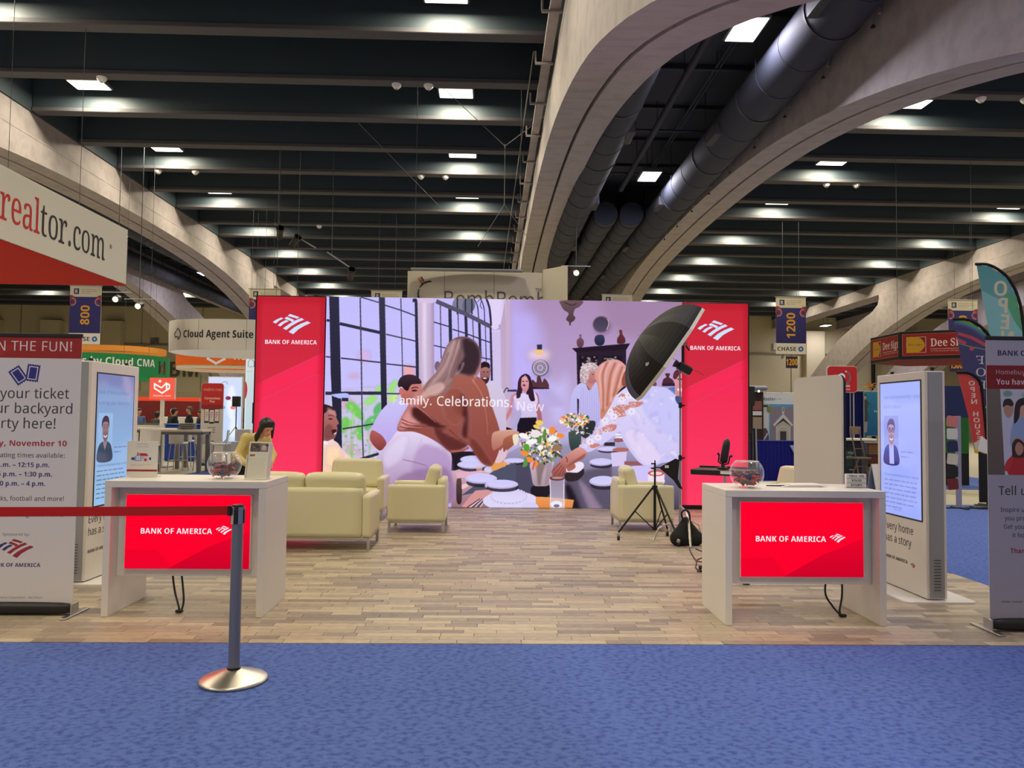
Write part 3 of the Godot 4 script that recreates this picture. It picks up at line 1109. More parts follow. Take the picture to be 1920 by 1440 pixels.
	p.poly([1700, 372, 1795, 372, 1795, 395, 1700, 395], rgb8(218, 200, 236))
	p.poly([1705, 395, 1790, 395, 1800, 1700, 1722, 1700], rgb8(208, 194, 236), rgb8(214, 200, 232))
	p.poly([1790, 330, 1840, 60, 1850, 1700, 1800, 1700], rgb8(190, 164, 196), rgb8(204, 188, 222))
	p.soft()
	p.poly([1830, 60, 1900, 60, 1890, 1700, 1830, 1700], rgb8(206, 178, 200, 0.8))
	p.blend(10)
	# --- on the wall
	p.frame(920, 555, K)
	p.blob([690, 55, 905, 55, 880, 112, 832, 140, 815, 195, 835, 225, 820, 258, 792, 276, 788, 302, 774, 302, 770, 272, 742, 246, 758, 208, 766, 180, 718, 146, 692, 100], rgb8(110, 84, 88), rgb8(78, 56, 62))
	p.stroke([720, 70, 800, 100, 850, 80], 12, rgb8(70, 52, 56))
	p.soft()
	p.oval(1110, 320, 100, 95, rgb8(140, 110, 150, 0.6))
	p.oval(500, 760, 95, 95, rgb8(160, 140, 190, 0.6))
	p.blend(8)
	p.oval(1096, 295, 88, 86, rgb8(120, 96, 112))
	p.oval(1094, 295, 76, 75, rgb8(66, 58, 82), rgb8(84, 76, 98))
	p.stroke([1160, 240, 1172, 290, 1150, 350], 12, rgb8(190, 160, 176))
	p.oval(482, 732, 86, 87, rgb8(112, 98, 112))
	p.oval(480, 731, 74, 75, rgb8(196, 182, 208))
	p.oval(480, 731, 62, 62, rgb8(146, 132, 162))
	p.oval(480, 731, 48, 48, rgb8(194, 180, 206))
	for i in 12: p.oval(480 + cos(TAU * i / 12) * 40, 731 + sin(TAU * i / 12) * 40, 9, 9, rgb8(120, 106, 138))
	p.oval(480, 731, 20, 20, rgb8(150, 136, 162))
	p.soft()
	p.oval(470, 600, 130, 70, rgb8(246, 214, 220, 0.8))
	p.blob([480, 590, 560, 640, 520, 640], rgb8(226, 170, 170, 0.8))
	p.blend(14)
	p.rect(449, 497, 50, 50, rgb8(44, 50, 78))
	p.blob([430, 553, 508, 553, 500, 590, 470, 602, 438, 588], rgb8(244, 196, 130))
	# vases and the cupboard
	p.blob([872, 400, 898, 400, 892, 425, 918, 460, 915, 505, 895, 528, 868, 528, 850, 500, 850, 455, 878, 425], rgb8(124, 88, 100), rgb8(92, 60, 72))
	p.blob([1045, 408, 1110, 404, 1130, 450, 1118, 495, 1085, 510, 1045, 500, 1026, 455], rgb8(52, 58, 88), rgb8(36, 38, 60))
	p.blob([1276, 355, 1304, 355, 1310, 395, 1336, 440, 1330, 485, 1262, 490, 1256, 440, 1280, 400], rgb8(112, 54, 60), rgb8(84, 38, 46))
	p.poly([800, 536, 1386, 488, 1345, 556, 848, 582], rgb8(36, 24, 40))
	p.poly([845, 575, 1345, 550, 1345, 1000, 855, 1000], rgb8(44, 30, 46))
	for x in [870, 1110]:
		p.rect(x, 612, 190, 300, rgb8(32, 22, 36))
		for i in 22: p.oval(x + r.randf_range(20, 180), r.randf_range(620, 700), 12, 9, [rgb8(120, 116, 110), rgb8(60, 48, 58), rgb8(150, 140, 140)][r.randi() % 3])
	# shelf with figures behind the girl
	p.blob([400, 850, 440, 880, 450, 820, 480, 820, 500, 880, 520, 840, 556, 880, 555, 930, 400, 930], rgb8(88, 52, 60))
	p.rect(400, 928, 168, 18, rgb8(40, 24, 36))
	p.soft()
	p.blob([450, 950, 570, 950, 760, 1130, 600, 1100, 500, 1000], rgb8(170, 150, 200, 0.45))
	p.blend(12)
	# right-hand shelf
	p.blob([1740, 795, 1790, 795, 1780, 830, 1820, 860, 1820, 905, 1720, 905, 1722, 850, 1752, 830], rgb8(80, 42, 56))
	p.rect(1708, 890, 150, 30, rgb8(50, 36, 56))
	p.oval(1632, 900, 22, 24, rgb8(110, 66, 70))
	p.blob([1760, 950, 1840, 930, 1840, 1010, 1790, 1000], rgb8(90, 120, 190))
	# --- girl with the long dark hair
	p.blob([330, 795, 375, 815, 395, 880, 405, 960, 430, 1040, 405, 1062, 365, 1060, 340, 1000, 345, 880], rgb8(50, 26, 44))
	p.blob([330, 795, 285, 815, 258, 870, 250, 950, 230, 1030, 272, 1036, 300, 960, 300, 860], rgb8(58, 32, 48))
	p.blob([200, 1000, 240, 990, 205, 1080, 190, 1180, 110, 1300, 70, 1340, 52, 1320, 120, 1230, 170, 1130, 182, 1040], rgb8(206, 140, 152), rgb8(196, 122, 128))
	p.blob([430, 985, 462, 1010, 470, 1090, 490, 1200, 500, 1290, 462, 1290, 440, 1180, 425, 1080], rgb8(186, 116, 128), rgb8(170, 100, 108))
	p.blob([215, 1020, 290, 990, 355, 1000, 425, 985, 455, 1060, 436, 1150, 440, 1235, 290, 1245, 285, 1160, 235, 1150, 225, 1080], rgb8(226, 214, 246), rgb8(206, 190, 234))
	p.blob([288, 840, 330, 815, 362, 845, 365, 920, 345, 970, 318, 978, 292, 930, 282, 880], rgb8(228, 166, 176), rgb8(206, 134, 146))
	p.oval(308, 868, 12, 5, rgb8(70, 30, 46))
	p.oval(346, 868, 11, 5, rgb8(70, 30, 46))
	p.oval(318, 908, 13, 10, rgb8(120, 40, 60))
	p.blob([340, 800, 385, 840, 420, 1020, 425, 1060, 385, 1065, 360, 1000, 372, 900], rgb8(54, 28, 46))
	p.blob([330, 800, 300, 812, 292, 850, 285, 920, 280, 1020, 240, 1032, 255, 940, 262, 860, 290, 812], rgb8(60, 32, 48))
	p.poly([250, 1236, 440, 1230, 452, 1420, 244, 1430], rgb8(28, 20, 34))
	p.poly([296, 1185, 240, 1330, 190, 1400, 170, 1390, 230, 1260, 270, 1180], rgb8(172, 170, 214))
	p.blob([60, 1320, 130, 1325, 200, 1350, 180, 1372, 80, 1372], rgb8(34, 24, 38))
	p.stroke([110, 985, 140, 935, 160, 945], 9, rgb8(50, 40, 60))
	p.rect(150, 950, 95, 22, rgb8(70, 60, 86))
	# --- grey-haired man
	p.blob([855, 905, 925, 880, 975, 960, 1030, 880, 1090, 900, 1090, 1330, 1000, 1330, 862, 1240, 856, 1190, 772, 1195, 776, 1120, 800, 990], rgb8(198, 192, 244), rgb8(186, 178, 232))
	p.poly([850, 1040, 870, 1050, 866, 1200, 852, 1200], rgb8(60, 44, 66))
	for i in 9: p.line([890 + i * 22, 950 + absf(i - 4) * -8, 884 + i * 23, 1310], 4, rgb8(166, 158, 216, 0.7))
	p.poly([930, 880, 1010, 870, 1030, 890, 978, 960], rgb8(200, 132, 132))
	p.blob([950, 740, 1040, 760, 1048, 830, 1030, 880, 980, 890, 945, 860], rgb8(206, 140, 138), rgb8(184, 112, 112))
	p.blob([880, 850, 880, 770, 905, 710, 965, 680, 1030, 690, 1066, 730, 1040, 770, 985, 770, 970, 820, 955, 880, 910, 890], rgb8(216, 196, 200), rgb8(184, 156, 164))
	for i in 50: p.oval(r.randf_range(885, 1040), r.randf_range(690, 770), 12, 8, [rgb8(228, 210, 212), rgb8(176, 152, 160), rgb8(202, 182, 188)][r.randi() % 3])
	for i in 30: p.oval(r.randf_range(885, 960), r.randf_range(760, 880), 10, 9, [rgb8(222, 202, 206), rgb8(170, 144, 152), rgb8(196, 174, 182)][r.randi() % 3])
	p.oval(1010, 800, 10, 5, rgb8(90, 50, 56))
	p.oval(1030, 838, 14, 7, rgb8(190, 150, 150))
	# --- table
	p.frame(920, 730, K)
	p.poly([0, 800, 60, 700, 330, 560, 560, 470, 900, 420, 1300, 440, 1890, 640, 1890, 1230, 0, 1230], rgb8(196, 188, 232), rgb8(66, 60, 78))
	p.soft()
	p.poly([0, 830, 380, 700, 420, 1000, 380, 1230, 0, 1230], rgb8(74, 70, 94, 0.95))
	p.poly([720, 860, 1200, 780, 1240, 1230, 760, 1230], rgb8(92, 84, 106, 0.95))
	p.poly([560, 600, 800, 560, 820, 720, 600, 760], rgb8(150, 142, 176, 0.9))
	p.blob([860, 930, 960, 1000, 1060, 1150, 1120, 1230, 980, 1230], rgb8(176, 150, 176, 0.7))
	p.blob([720, 980, 790, 1000, 880, 1230, 780, 1230], rgb8(34, 26, 34))
	p.blend(7)
	# far end of the table: small plates and stands
	for q in [[1240, 470, 60, 12], [1290, 500, 60, 12]]: p.oval(q[0], q[1], q[2], q[3], rgb8(238, 230, 250))
	p.rect(1120, 548, 110, 36, rgb8(52, 44, 60))
	p.blob([1228, 510, 1310, 512, 1312, 540, 1232, 545], rgb8(150, 96, 100))
	var plate := func(x: float, y: float, rx: float, ry: float) -> void:
		p.oval(x + 8, y + ry * 0.75, rx * 0.98, ry * 0.9, rgb8(44, 36, 48, 0.85))
		p.oval(x, y, rx, ry, rgb8(226, 220, 252), rgb8(178, 168, 218))
		p.oval(x, y - ry * 0.1, rx * 0.86, ry * 0.78, rgb8(206, 200, 250), rgb8(216, 208, 250))
	plate.call(1160, 615, 110, 24)
	p.oval(1290, 622, 85, 22, rgb8(176, 106, 100))
	plate.call(215, 730, 108, 26)
	plate.call(1090, 745, 120, 38)
	p.poly([1190, 650, 1350, 640, 1340, 780, 1200, 790], rgb8(214, 200, 240))
	p.poly([1325, 738, 1480, 740, 1520, 785, 1325, 770], rgb8(150, 90, 96))
	p.blob([1360, 810, 1480, 780, 1580, 800, 1720, 900, 1700, 960, 1400, 950], rgb8(206, 196, 250))
	plate.call(1110, 935, 140, 52)
	# roast dish by the hand
	p.blob([720, 760, 820, 735, 905, 750, 912, 800, 850, 850, 740, 862], rgb8(236, 224, 246))
	p.blob([740, 770, 810, 752, 830, 800, 760, 835], rgb8(176, 104, 84))
	p.blob([728, 850, 850, 850, 912, 810, 912, 870, 840, 930, 740, 930], rgb8(48, 38, 44))
	# candle on the right
	p.poly([1562, 865, 1732, 865, 1728, 960, 1566, 960], rgb8(240, 222, 240))
	p.oval(1648, 856, 84, 30, rgb8(206, 84, 70))
	p.oval(1648, 858, 62, 18, rgb8(236, 206, 214))
	# back flowers
	p.frame(920, 555, K)
	p.blob([775, 1360, 880, 1360, 890, 1440, 870, 1560, 790, 1560, 765, 1450], rgb8(74, 92, 92), rgb8(48, 60, 62))
	p.blob([880, 1290, 1030, 1270, 1000, 1400, 930, 1440, 870, 1380], rgb8(44, 50, 52))
	for i in 150:
		var t := r.randf() * TAU
		var q := sqrt(r.randf())
		var c: Color = [rgb8(246, 244, 250), rgb8(244, 176, 96), rgb8(240, 120, 84), rgb8(90, 122, 80), rgb8(70, 92, 66), rgb8(230, 210, 150), rgb8(248, 196, 110)][r.randi() % 7]
		p.oval(828 + cos(t) * q * 150, 1260 + sin(t) * q * 70, r.randf_range(8, 20), r.randf_range(5, 12), c, null, r.randf() * 3)
	for i in 40: p.oval(r.randf_range(770, 960), r.randf_range(1320, 1420), r.randf_range(5, 14), r.randf_range(4, 10), [rgb8(60, 72, 56), rgb8(236, 232, 244), rgb8(96, 84, 70)][r.randi() % 3])
	# front vase and flowers
	p.frame(920, 730, K)
	p.blob([395, 985, 560, 975, 570, 1060, 520, 1100, 400, 1090], rgb8(36, 28, 36))
	p.blob([388, 742, 600, 735, 602, 800, 588, 900, 556, 975, 470, 985, 410, 970, 386, 860], rgb8(206, 190, 204), rgb8(172, 148, 160))
	p.soft()
	p.poly([430, 745, 540, 745, 500, 860, 480, 975, 450, 975], rgb8(128, 100, 100, 0.8))
	p.poly([540, 750, 600, 740, 590, 880, 550, 970, 520, 970], rgb8(150, 124, 140, 0.6))
	p.blend(4)
	var leaf := [rgb8(58, 84, 44), rgb8(86, 120, 60), rgb8(44, 62, 40), rgb8(110, 150, 70), rgb8(70, 60, 52)]
	for i in 120:
		var t := r.randf() * TAU
		var q := sqrt(r.randf())
		p.oval(495 + cos(t) * q * 200, 610 + sin(t) * q * 150, r.randf_range(8, 26), r.randf_range(6, 13), leaf[r.randi() % 5], null, r.randf() * 3)
	for i in 130:
		var t := r.randf() * TAU
		var q := sqrt(r.randf())
		var c: Color = [rgb8(248, 244, 240), rgb8(240, 232, 190), rgb8(232, 224, 226), rgb8(244, 160, 96), rgb8(122, 104, 84), rgb8(242, 216, 130), rgb8(206, 190, 160)][r.randi() % 7]
		p.oval(490 + cos(t) * q * 215, 560 + sin(t) * q * 160, r.randf_range(8, 26), r.randf_range(6, 14), c, null, r.randf() * 3)
	for q in [[470, 350, 40, 26, 0], [440, 390, 34, 20, 0], [530, 430, 44, 24, 1], [600, 430, 34, 40, 2], [310, 480, 50, 26, 3], [390, 540, 60, 26, 3], [680, 480, 40, 24, 2], [320, 655, 44, 26, 2], [370, 720, 40, 28, 2], [340, 600, 30, 40, 4], [430, 460, 50, 40, 5], [600, 510, 46, 30, 3], [650, 600, 50, 34, 6], [480, 600, 30, 24, 3], [520, 470, 18, 60, 7], [470, 520, 20, 44, 7], [430, 760, 26, 30, 2]]:
		p.oval(q[0], q[1], q[2], q[3], [rgb8(240, 206, 92), rgb8(246, 240, 200), rgb8(246, 140, 62), rgb8(246, 244, 246), rgb8(92, 160, 52), rgb8(238, 226, 232), rgb8(150, 116, 96), rgb8(92, 140, 70)][q[4]], null, r.randf() - 0.5)
	p.blob([330, 690, 350, 770, 300, 790], rgb8(92, 150, 70))
	p.stroke([420, 740, 400, 820], 18, rgb8(224, 92, 60))
	p.stroke([700, 700, 620, 640], 20, rgb8(92, 70, 60))
	# --- blonde woman in lace, reaching in
	p.frame(920, 730, K)
	p.blob([1250, 70, 1400, -30, 1560, -20, 1740, 5, 1820, 60, 1895, 160, 1895, 700, 1790, 740, 1690, 760, 1590, 800, 1490, 760, 1400, 660, 1310, 520, 1285, 440, 1200, 500, 1060, 600, 950, 645, 866, 590, 960, 500, 1060, 400, 1100, 280, 1170, 150], rgb8(222, 214, 250), rgb8(206, 198, 246))
	p.soft()
	p.blob([1500, 10, 1740, 10, 1860, 120, 1860, 500, 1700, 420, 1540, 260], rgb8(198, 196, 250, 0.8))
	p.blob([1330, 460, 1480, 440, 1700, 700, 1560, 780, 1440, 680], rgb8(232, 214, 246, 0.8))
	for i in 46:
		var x := r.randf_range(1400, 1880)
		var y := r.randf_range(20, 720)
		if y < 900 - (1700 - x): p.oval(x, y, r.randf_range(8, 50), r.randf_range(4, 20), [rgb8(236, 230, 254, 0.7), rgb8(188, 180, 238, 0.6)][i % 2], null, r.randf() * 3)
	p.blend(3)
	for q in [[1215, 205, 1300, 170, 1390, 190, 1330, 240, 1345, 280, 1270, 300, 1225, 330, 1195, 270], [1370, 150, 1450, 140, 1520, 150, 1470, 190, 1400, 200], [1110, 395, 1180, 370, 1245, 375, 1230, 425, 1150, 445, 1108, 430], [985, 560, 1060, 560, 1080, 580, 1010, 605, 975, 590], [1260, 110, 1300, 60, 1350, 90, 1300, 130], [1050, 450, 1080, 420, 1100, 470], [880, 570, 920, 540, 940, 560]]:
		p.blob(q, rgb8(204, 132, 122))
	for i in 70:
		var t := r.randf()
		var c := Vector2(1400, 120).lerp(Vector2(930, 590), t) + Vector2(r.randf_range(-90, 60), r.randf_range(-60, 70)) * (1.1 - 0.5 * t)
		p.stroke([c.x, c.y, c.x + r.randf_range(-40, 40), c.y + r.randf_range(-30, 30), c.x + r.randf_range(-60, 60), c.y + r.randf_range(-40, 40)], r.randf_range(3, 7), [rgb8(240, 226, 246), rgb8(216, 160, 166), rgb8(232, 220, 250)][i % 3])
	for q in [[1370, 80], [1400, 240], [1180, 240], [1300, 120], [1220, 290], [1060, 500], [980, 540], [1450, 100], [1130, 330]]:
		for i in 7: p.oval(q[0] + cos(i * 0.9) * 26, q[1] + sin(i * 0.9) * 22, 17, 11, rgb8(238, 228, 248), null, i * 0.9)
		p.oval(q[0], q[1], 9, 7, rgb8(206, 172, 190))
	# forearm and hand
	p.blob([870, 595, 950, 650, 900, 710, 830, 750, 745, 790, 735, 850, 690, 880, 620, 885, 590, 835, 630, 785, 700, 710, 760, 660], rgb8(226, 158, 150), rgb8(150, 78, 72))
	p.soft()
	p.blob([940, 655, 900, 715, 740, 800, 720, 870, 680, 880, 760, 770, 880, 690], rgb8(140, 70, 66, 0.8))
	p.blend(3)
	for q in [[680, 750, 600, 830], [700, 770, 625, 860], [715, 790, 660, 875]]: p.line([q[0], q[1], q[2], q[3]], 8, rgb8(140, 64, 64))
	p.stroke([735, 690, 748, 720, 745, 745], 7, rgb8(96, 40, 40))
	# her hair
	p.frame(920, 555, K)
	p.blob([1030, 800, 1060, 725, 1140, 665, 1250, 652, 1330, 700, 1390, 800, 1400, 880, 1310, 930, 1235, 1020, 1180, 1130, 1110, 1240, 1085, 1230, 1082, 1100, 1062, 950], rgb8(226, 164, 160), rgb8(206, 132, 104))
	p.soft()
	for q in [[1200, 670, 1140, 760, 1130, 950, 1130, 1150], [1120, 690, 1080, 800, 1090, 950, 1100, 1150], [1280, 690, 1230, 800, 1200, 950, 1190, 1080], [1330, 740, 1300, 850, 1260, 940]]:
		p.stroke(q, 26, rgb8(240, 186, 180, 0.9))
	for q in [[1160, 670, 1110, 800, 1115, 1000, 1110, 1180], [1240, 680, 1190, 800, 1165, 960, 1150, 1120], [1310, 720, 1270, 830, 1240, 950, 1210, 1020], [1350, 780, 1340, 860, 1300, 910]]:
		p.stroke(q, 20, rgb8(168, 92, 72, 0.9))
	p.blend(3)
	p.blob([1340, 760, 1390, 800, 1395, 890, 1320, 920, 1300, 860], rgb8(150, 78, 62))
	# person cut by the right edge
	p.blob([1840, 770, 1990, 740, 1990, 1070, 1900, 1070, 1845, 1010, 1838, 900], rgb8(230, 160, 168), rgb8(212, 134, 140))
	p.blob([1820, 830, 1850, 760, 1990, 720, 1990, 790, 1900, 790, 1850, 850], rgb8(96, 44, 56))
	p.oval(1890, 850, 26, 8, rgb8(90, 40, 50))
	p.blob([1860, 950, 1940, 940, 1900, 975], rgb8(250, 236, 240))
	p.blob([1850, 1020, 1990, 1060, 1990, 1120, 1870, 1100], rgb8(60, 80, 140))
	# --- left child
	p.frame(600, 720, K)
	p.blob([-10, 560, 90, 565, 160, 600, 195, 650, 260, 720, 330, 785, 300, 830, 210, 830, 190, 920, -10, 920], rgb8(246, 218, 220), rgb8(252, 204, 170))
	p.soft()
	p.blob([60, 640, 180, 640, 200, 760, 150, 850, 40, 800], rgb8(255, 220, 180, 0.9))
	p.blob([150, 760, 210, 790, 190, 900, 140, 900], rgb8(240, 160, 100, 0.8))
	p.blend(6)
	p.blob([215, 770, 290, 770, 325, 800, 240, 800], rgb8(176, 104, 112))
	p.blob([-10, 245, 70, 235, 130, 265, 152, 320, 150, 345, 176, 405, 156, 425, 162, 460, 150, 515, 120, 560, -10, 570], rgb8(184, 120, 116), rgb8(146, 84, 84))
	p.blob([-10, 215, 60, 220, 118, 245, 132, 280, 80, 270, 40, 300, -10, 320], rgb8(52, 32, 40))
	p.soft()
	p.blob([60, 250, 130, 280, 140, 330, 90, 320], rgb8(206, 140, 140, 0.8))
	p.blob([40, 440, 100, 420, 130, 540, 40, 560], rgb8(124, 66, 68, 0.7))
	p.blend(5)
	p.oval(92, 362, 20, 8, rgb8(70, 34, 40))
	p.stroke([70, 330, 100, 322, 125, 335], 8, rgb8(80, 42, 46))
	p.blob([105, 475, 150, 470, 140, 510, 118, 520], rgb8(70, 24, 32))
	p.stroke([125, 515, 150, 500], 11, rgb8(250, 236, 240))
	p.oval(30, 600, 40, 20, rgb8(250, 232, 236))
	# lamp-like thing on the window bar
	p.blob([100, 120, 180, 105, 270, 108, 275, 160, 220, 160, 165, 150], rgb8(176, 190, 250))
	p.rect(205, 150, 66, 34, rgb8(44, 42, 62))
	# --- boy
	p.blob([600, 275, 690, 200, 860, 195, 900, 300, 800, 400, 770, 520, 650, 620, 590, 560, 570, 500, 498, 475, 540, 370], rgb8(206, 196, 248), rgb8(188, 170, 238))
	p.blob([500, 478, 570, 505, 615, 545, 645, 615, 585, 680, 520, 630, 482, 560], rgb8(184, 98, 96), rgb8(132, 60, 58))
	p.frame(600, 550, K)
	p.blob([782, 960, 850, 970, 900, 925, 985, 905, 1000, 940, 970, 1000, 940, 1050, 900, 1100, 820, 1110, 800, 1060], rgb8(206, 128, 120), rgb8(178, 96, 88))
	p.oval(795, 992, 20, 36, rgb8(206, 112, 112))
	p.blob([770, 950, 766, 900, 800, 845, 870, 822, 945, 838, 995, 888, 990, 915, 900, 925, 862, 985, 832, 975, 800, 945], rgb8(66, 44, 56), rgb8(36, 22, 30))
	p.oval(930, 985, 30, 10, rgb8(60, 26, 30))
	p.stroke([900, 962, 940, 950, 965, 960], 9, rgb8(60, 30, 34))
	# --- man in the back, right of the blonde-brown hair
	p.blob([1690, 890, 1770, 920, 1820, 1010, 1840, 1120, 1830, 1500, 1700, 1500, 1640, 1000], rgb8(214, 200, 226), rgb8(200, 184, 214))
	p.blob([1590, 760, 1680, 755, 1682, 840, 1660, 905, 1625, 918, 1590, 880], rgb8(176, 120, 118), rgb8(126, 74, 76))
	p.blob([1585, 740, 1600, 705, 1640, 695, 1678, 720, 1680, 762, 1640, 748, 1592, 762], rgb8(38, 26, 34))
	p.blob([1595, 870, 1630, 850, 1672, 862, 1660, 905, 1630, 918, 1600, 900], rgb8(70, 36, 42))
	p.oval(1632, 862, 20, 8, rgb8(236, 214, 220))
	p.oval(1620, 800, 10, 4, rgb8(40, 20, 26))
	p.oval(1660, 800, 10, 4, rgb8(40, 20, 26))
	p.oval(1160, 740, 30, 50, rgb8(120, 96, 112))
	# --- near end of the table on the left
	p.frame(600, 720, K)
	p.poly([1285, 690, 1560, 690, 1560, 880, 1285, 880], rgb8(36, 26, 38))
	p.poly([1290, 890, 1500, 830, 1840, 790, 1920, 830, 1920, 1260, 1290, 1260], rgb8(232, 190, 206), rgb8(150, 110, 124))
	p.poly([1390, 1130, 1760, 850, 1940, 800, 1940, 1010, 1740, 1060], rgb8(80, 82, 106))
	p.poly([1660, 870, 1840, 800, 1836, 840, 1700, 880], rgb8(236, 160, 84))
	p.blob([1345, 975, 1390, 960, 1392, 1190, 1345, 1190], rgb8(96, 72, 72), rgb8(54, 36, 40))
	p.poly([1395, 1020, 1470, 1000, 1460, 1040, 1395, 1070], rgb8(240, 196, 200))
	plate.call(1510, 770, 130, 40)
	plate.call(1500, 822, 150, 42)
	p.poly([1540, 830, 1605, 830, 1600, 900, 1545, 900], rgb8(226, 190, 190, 0.7))
	p.oval(1660, 870, 40, 30, rgb8(210, 206, 236))
	p.poly([1340, 900, 1620, 880, 1560, 930, 1350, 960], rgb8(226, 176, 200))
	plate.call(1590, 962, 160, 52)
	plate.call(1790, 1030, 165, 55)
	p.poly([1530, 1080, 1760, 1060, 1720, 1120, 1480, 1250, 1390, 1240], rgb8(214, 150, 150))
	for i in 6: p.line([1450 + i * 26, 1245, 1580 + i * 12, 1160], 8, [rgb8(60, 40, 48), rgb8(216, 208, 236)][i % 2])
	p.frame(920, 730, K)
	p.blob([0, 740, 120, 745, 130, 775, 0, 830], rgb8(230, 160, 90))
	p.oval(180, 1130, 280, 100, rgb8(222, 214, 248))
	p.oval(160, 1085, 195, 80, rgb8(196, 186, 226))
	p.oval(160, 1080, 180, 68, rgb8(214, 206, 246), rgb8(226, 220, 250))
	for i in 30: p.oval(160 + cos(TAU * i / 30) * 192, 1082 + sin(TAU * i / 30) * 76, 7, 5, rgb8(244, 240, 255))
	plate.call(90, 965, 165, 46)
	p.poly([430, 1088, 600, 1095, 815, 1120, 800, 1200, 430, 1200], rgb8(240, 160, 92), rgb8(226, 136, 72))
	p.oval(370, 1200, 90, 60, rgb8(214, 206, 246))
	# glass
	p.poly([568, 895, 722, 890, 722, 1200, 575, 1200], rgb8(196, 176, 190, 0.5), rgb8(226, 214, 236, 0.75))
	p.stroke([572, 905, 580, 1050, 576, 1180], 8, rgb8(236, 226, 246, 0.9))
	p.stroke([716, 900, 712, 1050, 718, 1180], 8, rgb8(236, 226, 246, 0.9))
	p.oval(646, 905, 76, 24, rgb8(110, 52, 48))
	p.oval(650, 900, 60, 14, rgb8(180, 140, 140))
	p.oval(640, 1165, 60, 36, rgb8(240, 236, 252))
	p.oval(640, 1180, 30, 16, rgb8(120, 110, 140))
	# --- woman in the foreground: skirt, blouse, hair
	p.frame(600, 720, K)
	p.blob([770, 480, 920, 490, 1060, 545, 1180, 625, 1290, 710, 1292, 900, 1288, 1200, 690, 1200, 600, 900, 525, 800, 600, 680, 690, 570], rgb8(230, 216, 246), rgb8(160, 126, 168))
	p.soft()
	p.blob([980, 640, 1180, 660, 1280, 760, 1280, 1000, 1080, 980, 900, 900], rgb8(178, 146, 196, 0.75))
	p.blob([620, 700, 760, 560, 860, 540, 800, 760, 640, 860], rgb8(236, 226, 252, 0.45))
	p.blob([760, 950, 1100, 850, 1280, 900, 1280, 1200, 760, 1200], rgb8(150, 116, 158, 0.8))
	p.blend(9)
	p.stroke([810, 770, 920, 795, 1050, 832], 8, rgb8(150, 116, 150))
	p.stroke([960, 640, 985, 600, 1000, 560], 5, rgb8(190, 168, 214))
	p.blob([1050, 30, 1130, -40, 1260, -80, 1390, -92, 1520, -78, 1640, 10, 1700, 230, 1765, 430, 1788, 560, 1768, 690, 1700, 830, 1610, 815, 1540, 730, 1470, 630, 1420, 650, 1300, 702, 1190, 622, 1060, 545, 920, 492, 762, 482, 780, 380, 830, 290, 900, 170, 965, 80], rgb8(168, 96, 84), rgb8(140, 70, 62))
	p.soft()
	p.blob([970, 70, 1090, 20, 1060, 150, 960, 230, 890, 240, 900, 330, 980, 400, 880, 440, 770, 470, 785, 370, 840, 280, 910, 160], rgb8(224, 150, 152, 0.95))
	p.blob([1000, 40, 1240, -60, 1200, 60, 1050, 160, 960, 240], rgb8(190, 116, 106, 0.9))
	p.blend(7)
	p.soft()
	p.blob([900, 270, 940, 235, 990, 262, 1080, 340, 1200, 420, 1280, 450, 1150, 460, 1000, 410, 915, 345], rgb8(74, 32, 32))
	p.blob([1400, 100, 1460, 240, 1470, 420, 1450, 560, 1390, 510, 1420, 350, 1330, 260], rgb8(84, 36, 34))
	p.blob([1240, 100, 1380, 60, 1420, 240, 1350, 420, 1230, 330], rgb8(150, 82, 72, 0.8))
	p.blob([1120, 460, 1300, 540, 1460, 630, 1300, 690, 1180, 600], rgb8(94, 42, 42, 0.9))
	p.blob([1470, 560, 1560, 600, 1700, 820, 1620, 815, 1530, 720], rgb8(112, 52, 46, 0.8))
	p.blend(6)
	for q in [[800, 400, 900, 430, 1040, 440], [780, 440, 880, 462, 990, 470], [1000, 290, 1080, 340, 1170, 420], [1270, 470, 1370, 560, 1440, 600], [800, 365, 880, 400, 960, 410]]:
		p.stroke(q, 9, rgb8(108, 52, 50), 3)
	for q in [[930, 225, 1030, 300, 1140, 400], [1500, -40, 1600, 120, 1640, 300, 1660, 520], [820, 420, 920, 445, 1010, 452]]:
		p.stroke(q, 14, rgb8(190, 116, 102), 4)
	p.stroke([1290, 690, 1400, 680, 1470, 650], 20, rgb8(176, 96, 84))
	p.blob([1760, 600, 1830, 560, 1920, 530, 1960, 560, 1900, 640, 1800, 700], rgb8(190, 120, 104), rgb8(140, 76, 64))
	p.stroke([1800, 590, 1826, 630, 1810, 690], 8, rgb8(226, 210, 226))
	p.blob([1780, 690, 1830, 640, 1850, 720, 1800, 790, 1730, 800], rgb8(226, 190, 206))
	p.poly([1770, 480, 1920, 470, 1940, 520, 1790, 545], rgb8(226, 176, 160))
	p.frame(920, 730, K)
	p.blob([0, 455, 130, 430, 250, 435, 262, 470, 190, 500, 120, 545, 60, 600, 0, 620], rgb8(214, 160, 140), rgb8(176, 106, 94))
	p.blob([110, 520, 200, 470, 240, 500, 220, 560, 150, 600, 110, 640], rgb8(176, 104, 80), rgb8(140, 78, 62))
	p.blob([200, 480, 258, 470, 255, 540, 220, 580], rgb8(236, 226, 196))
	# hair
	p.frame(600, 550, K)
	p.blob([1560, 690, 1590, 640, 1592, 760, 1560, 830, 1530, 850], rgb8(190, 126, 128))
	p.blob([1255, 530, 1330, 458, 1432, 440, 1530, 488, 1588, 590, 1592, 690, 1545, 780, 1528, 835, 1405, 830, 1330, 850, 1300, 940, 1240, 1010, 1130, 1040, 1030, 1010, 1040, 920, 1150, 790, 1205, 650], rgb8(116, 86, 88), rgb8(150, 110, 106))
	p.soft()
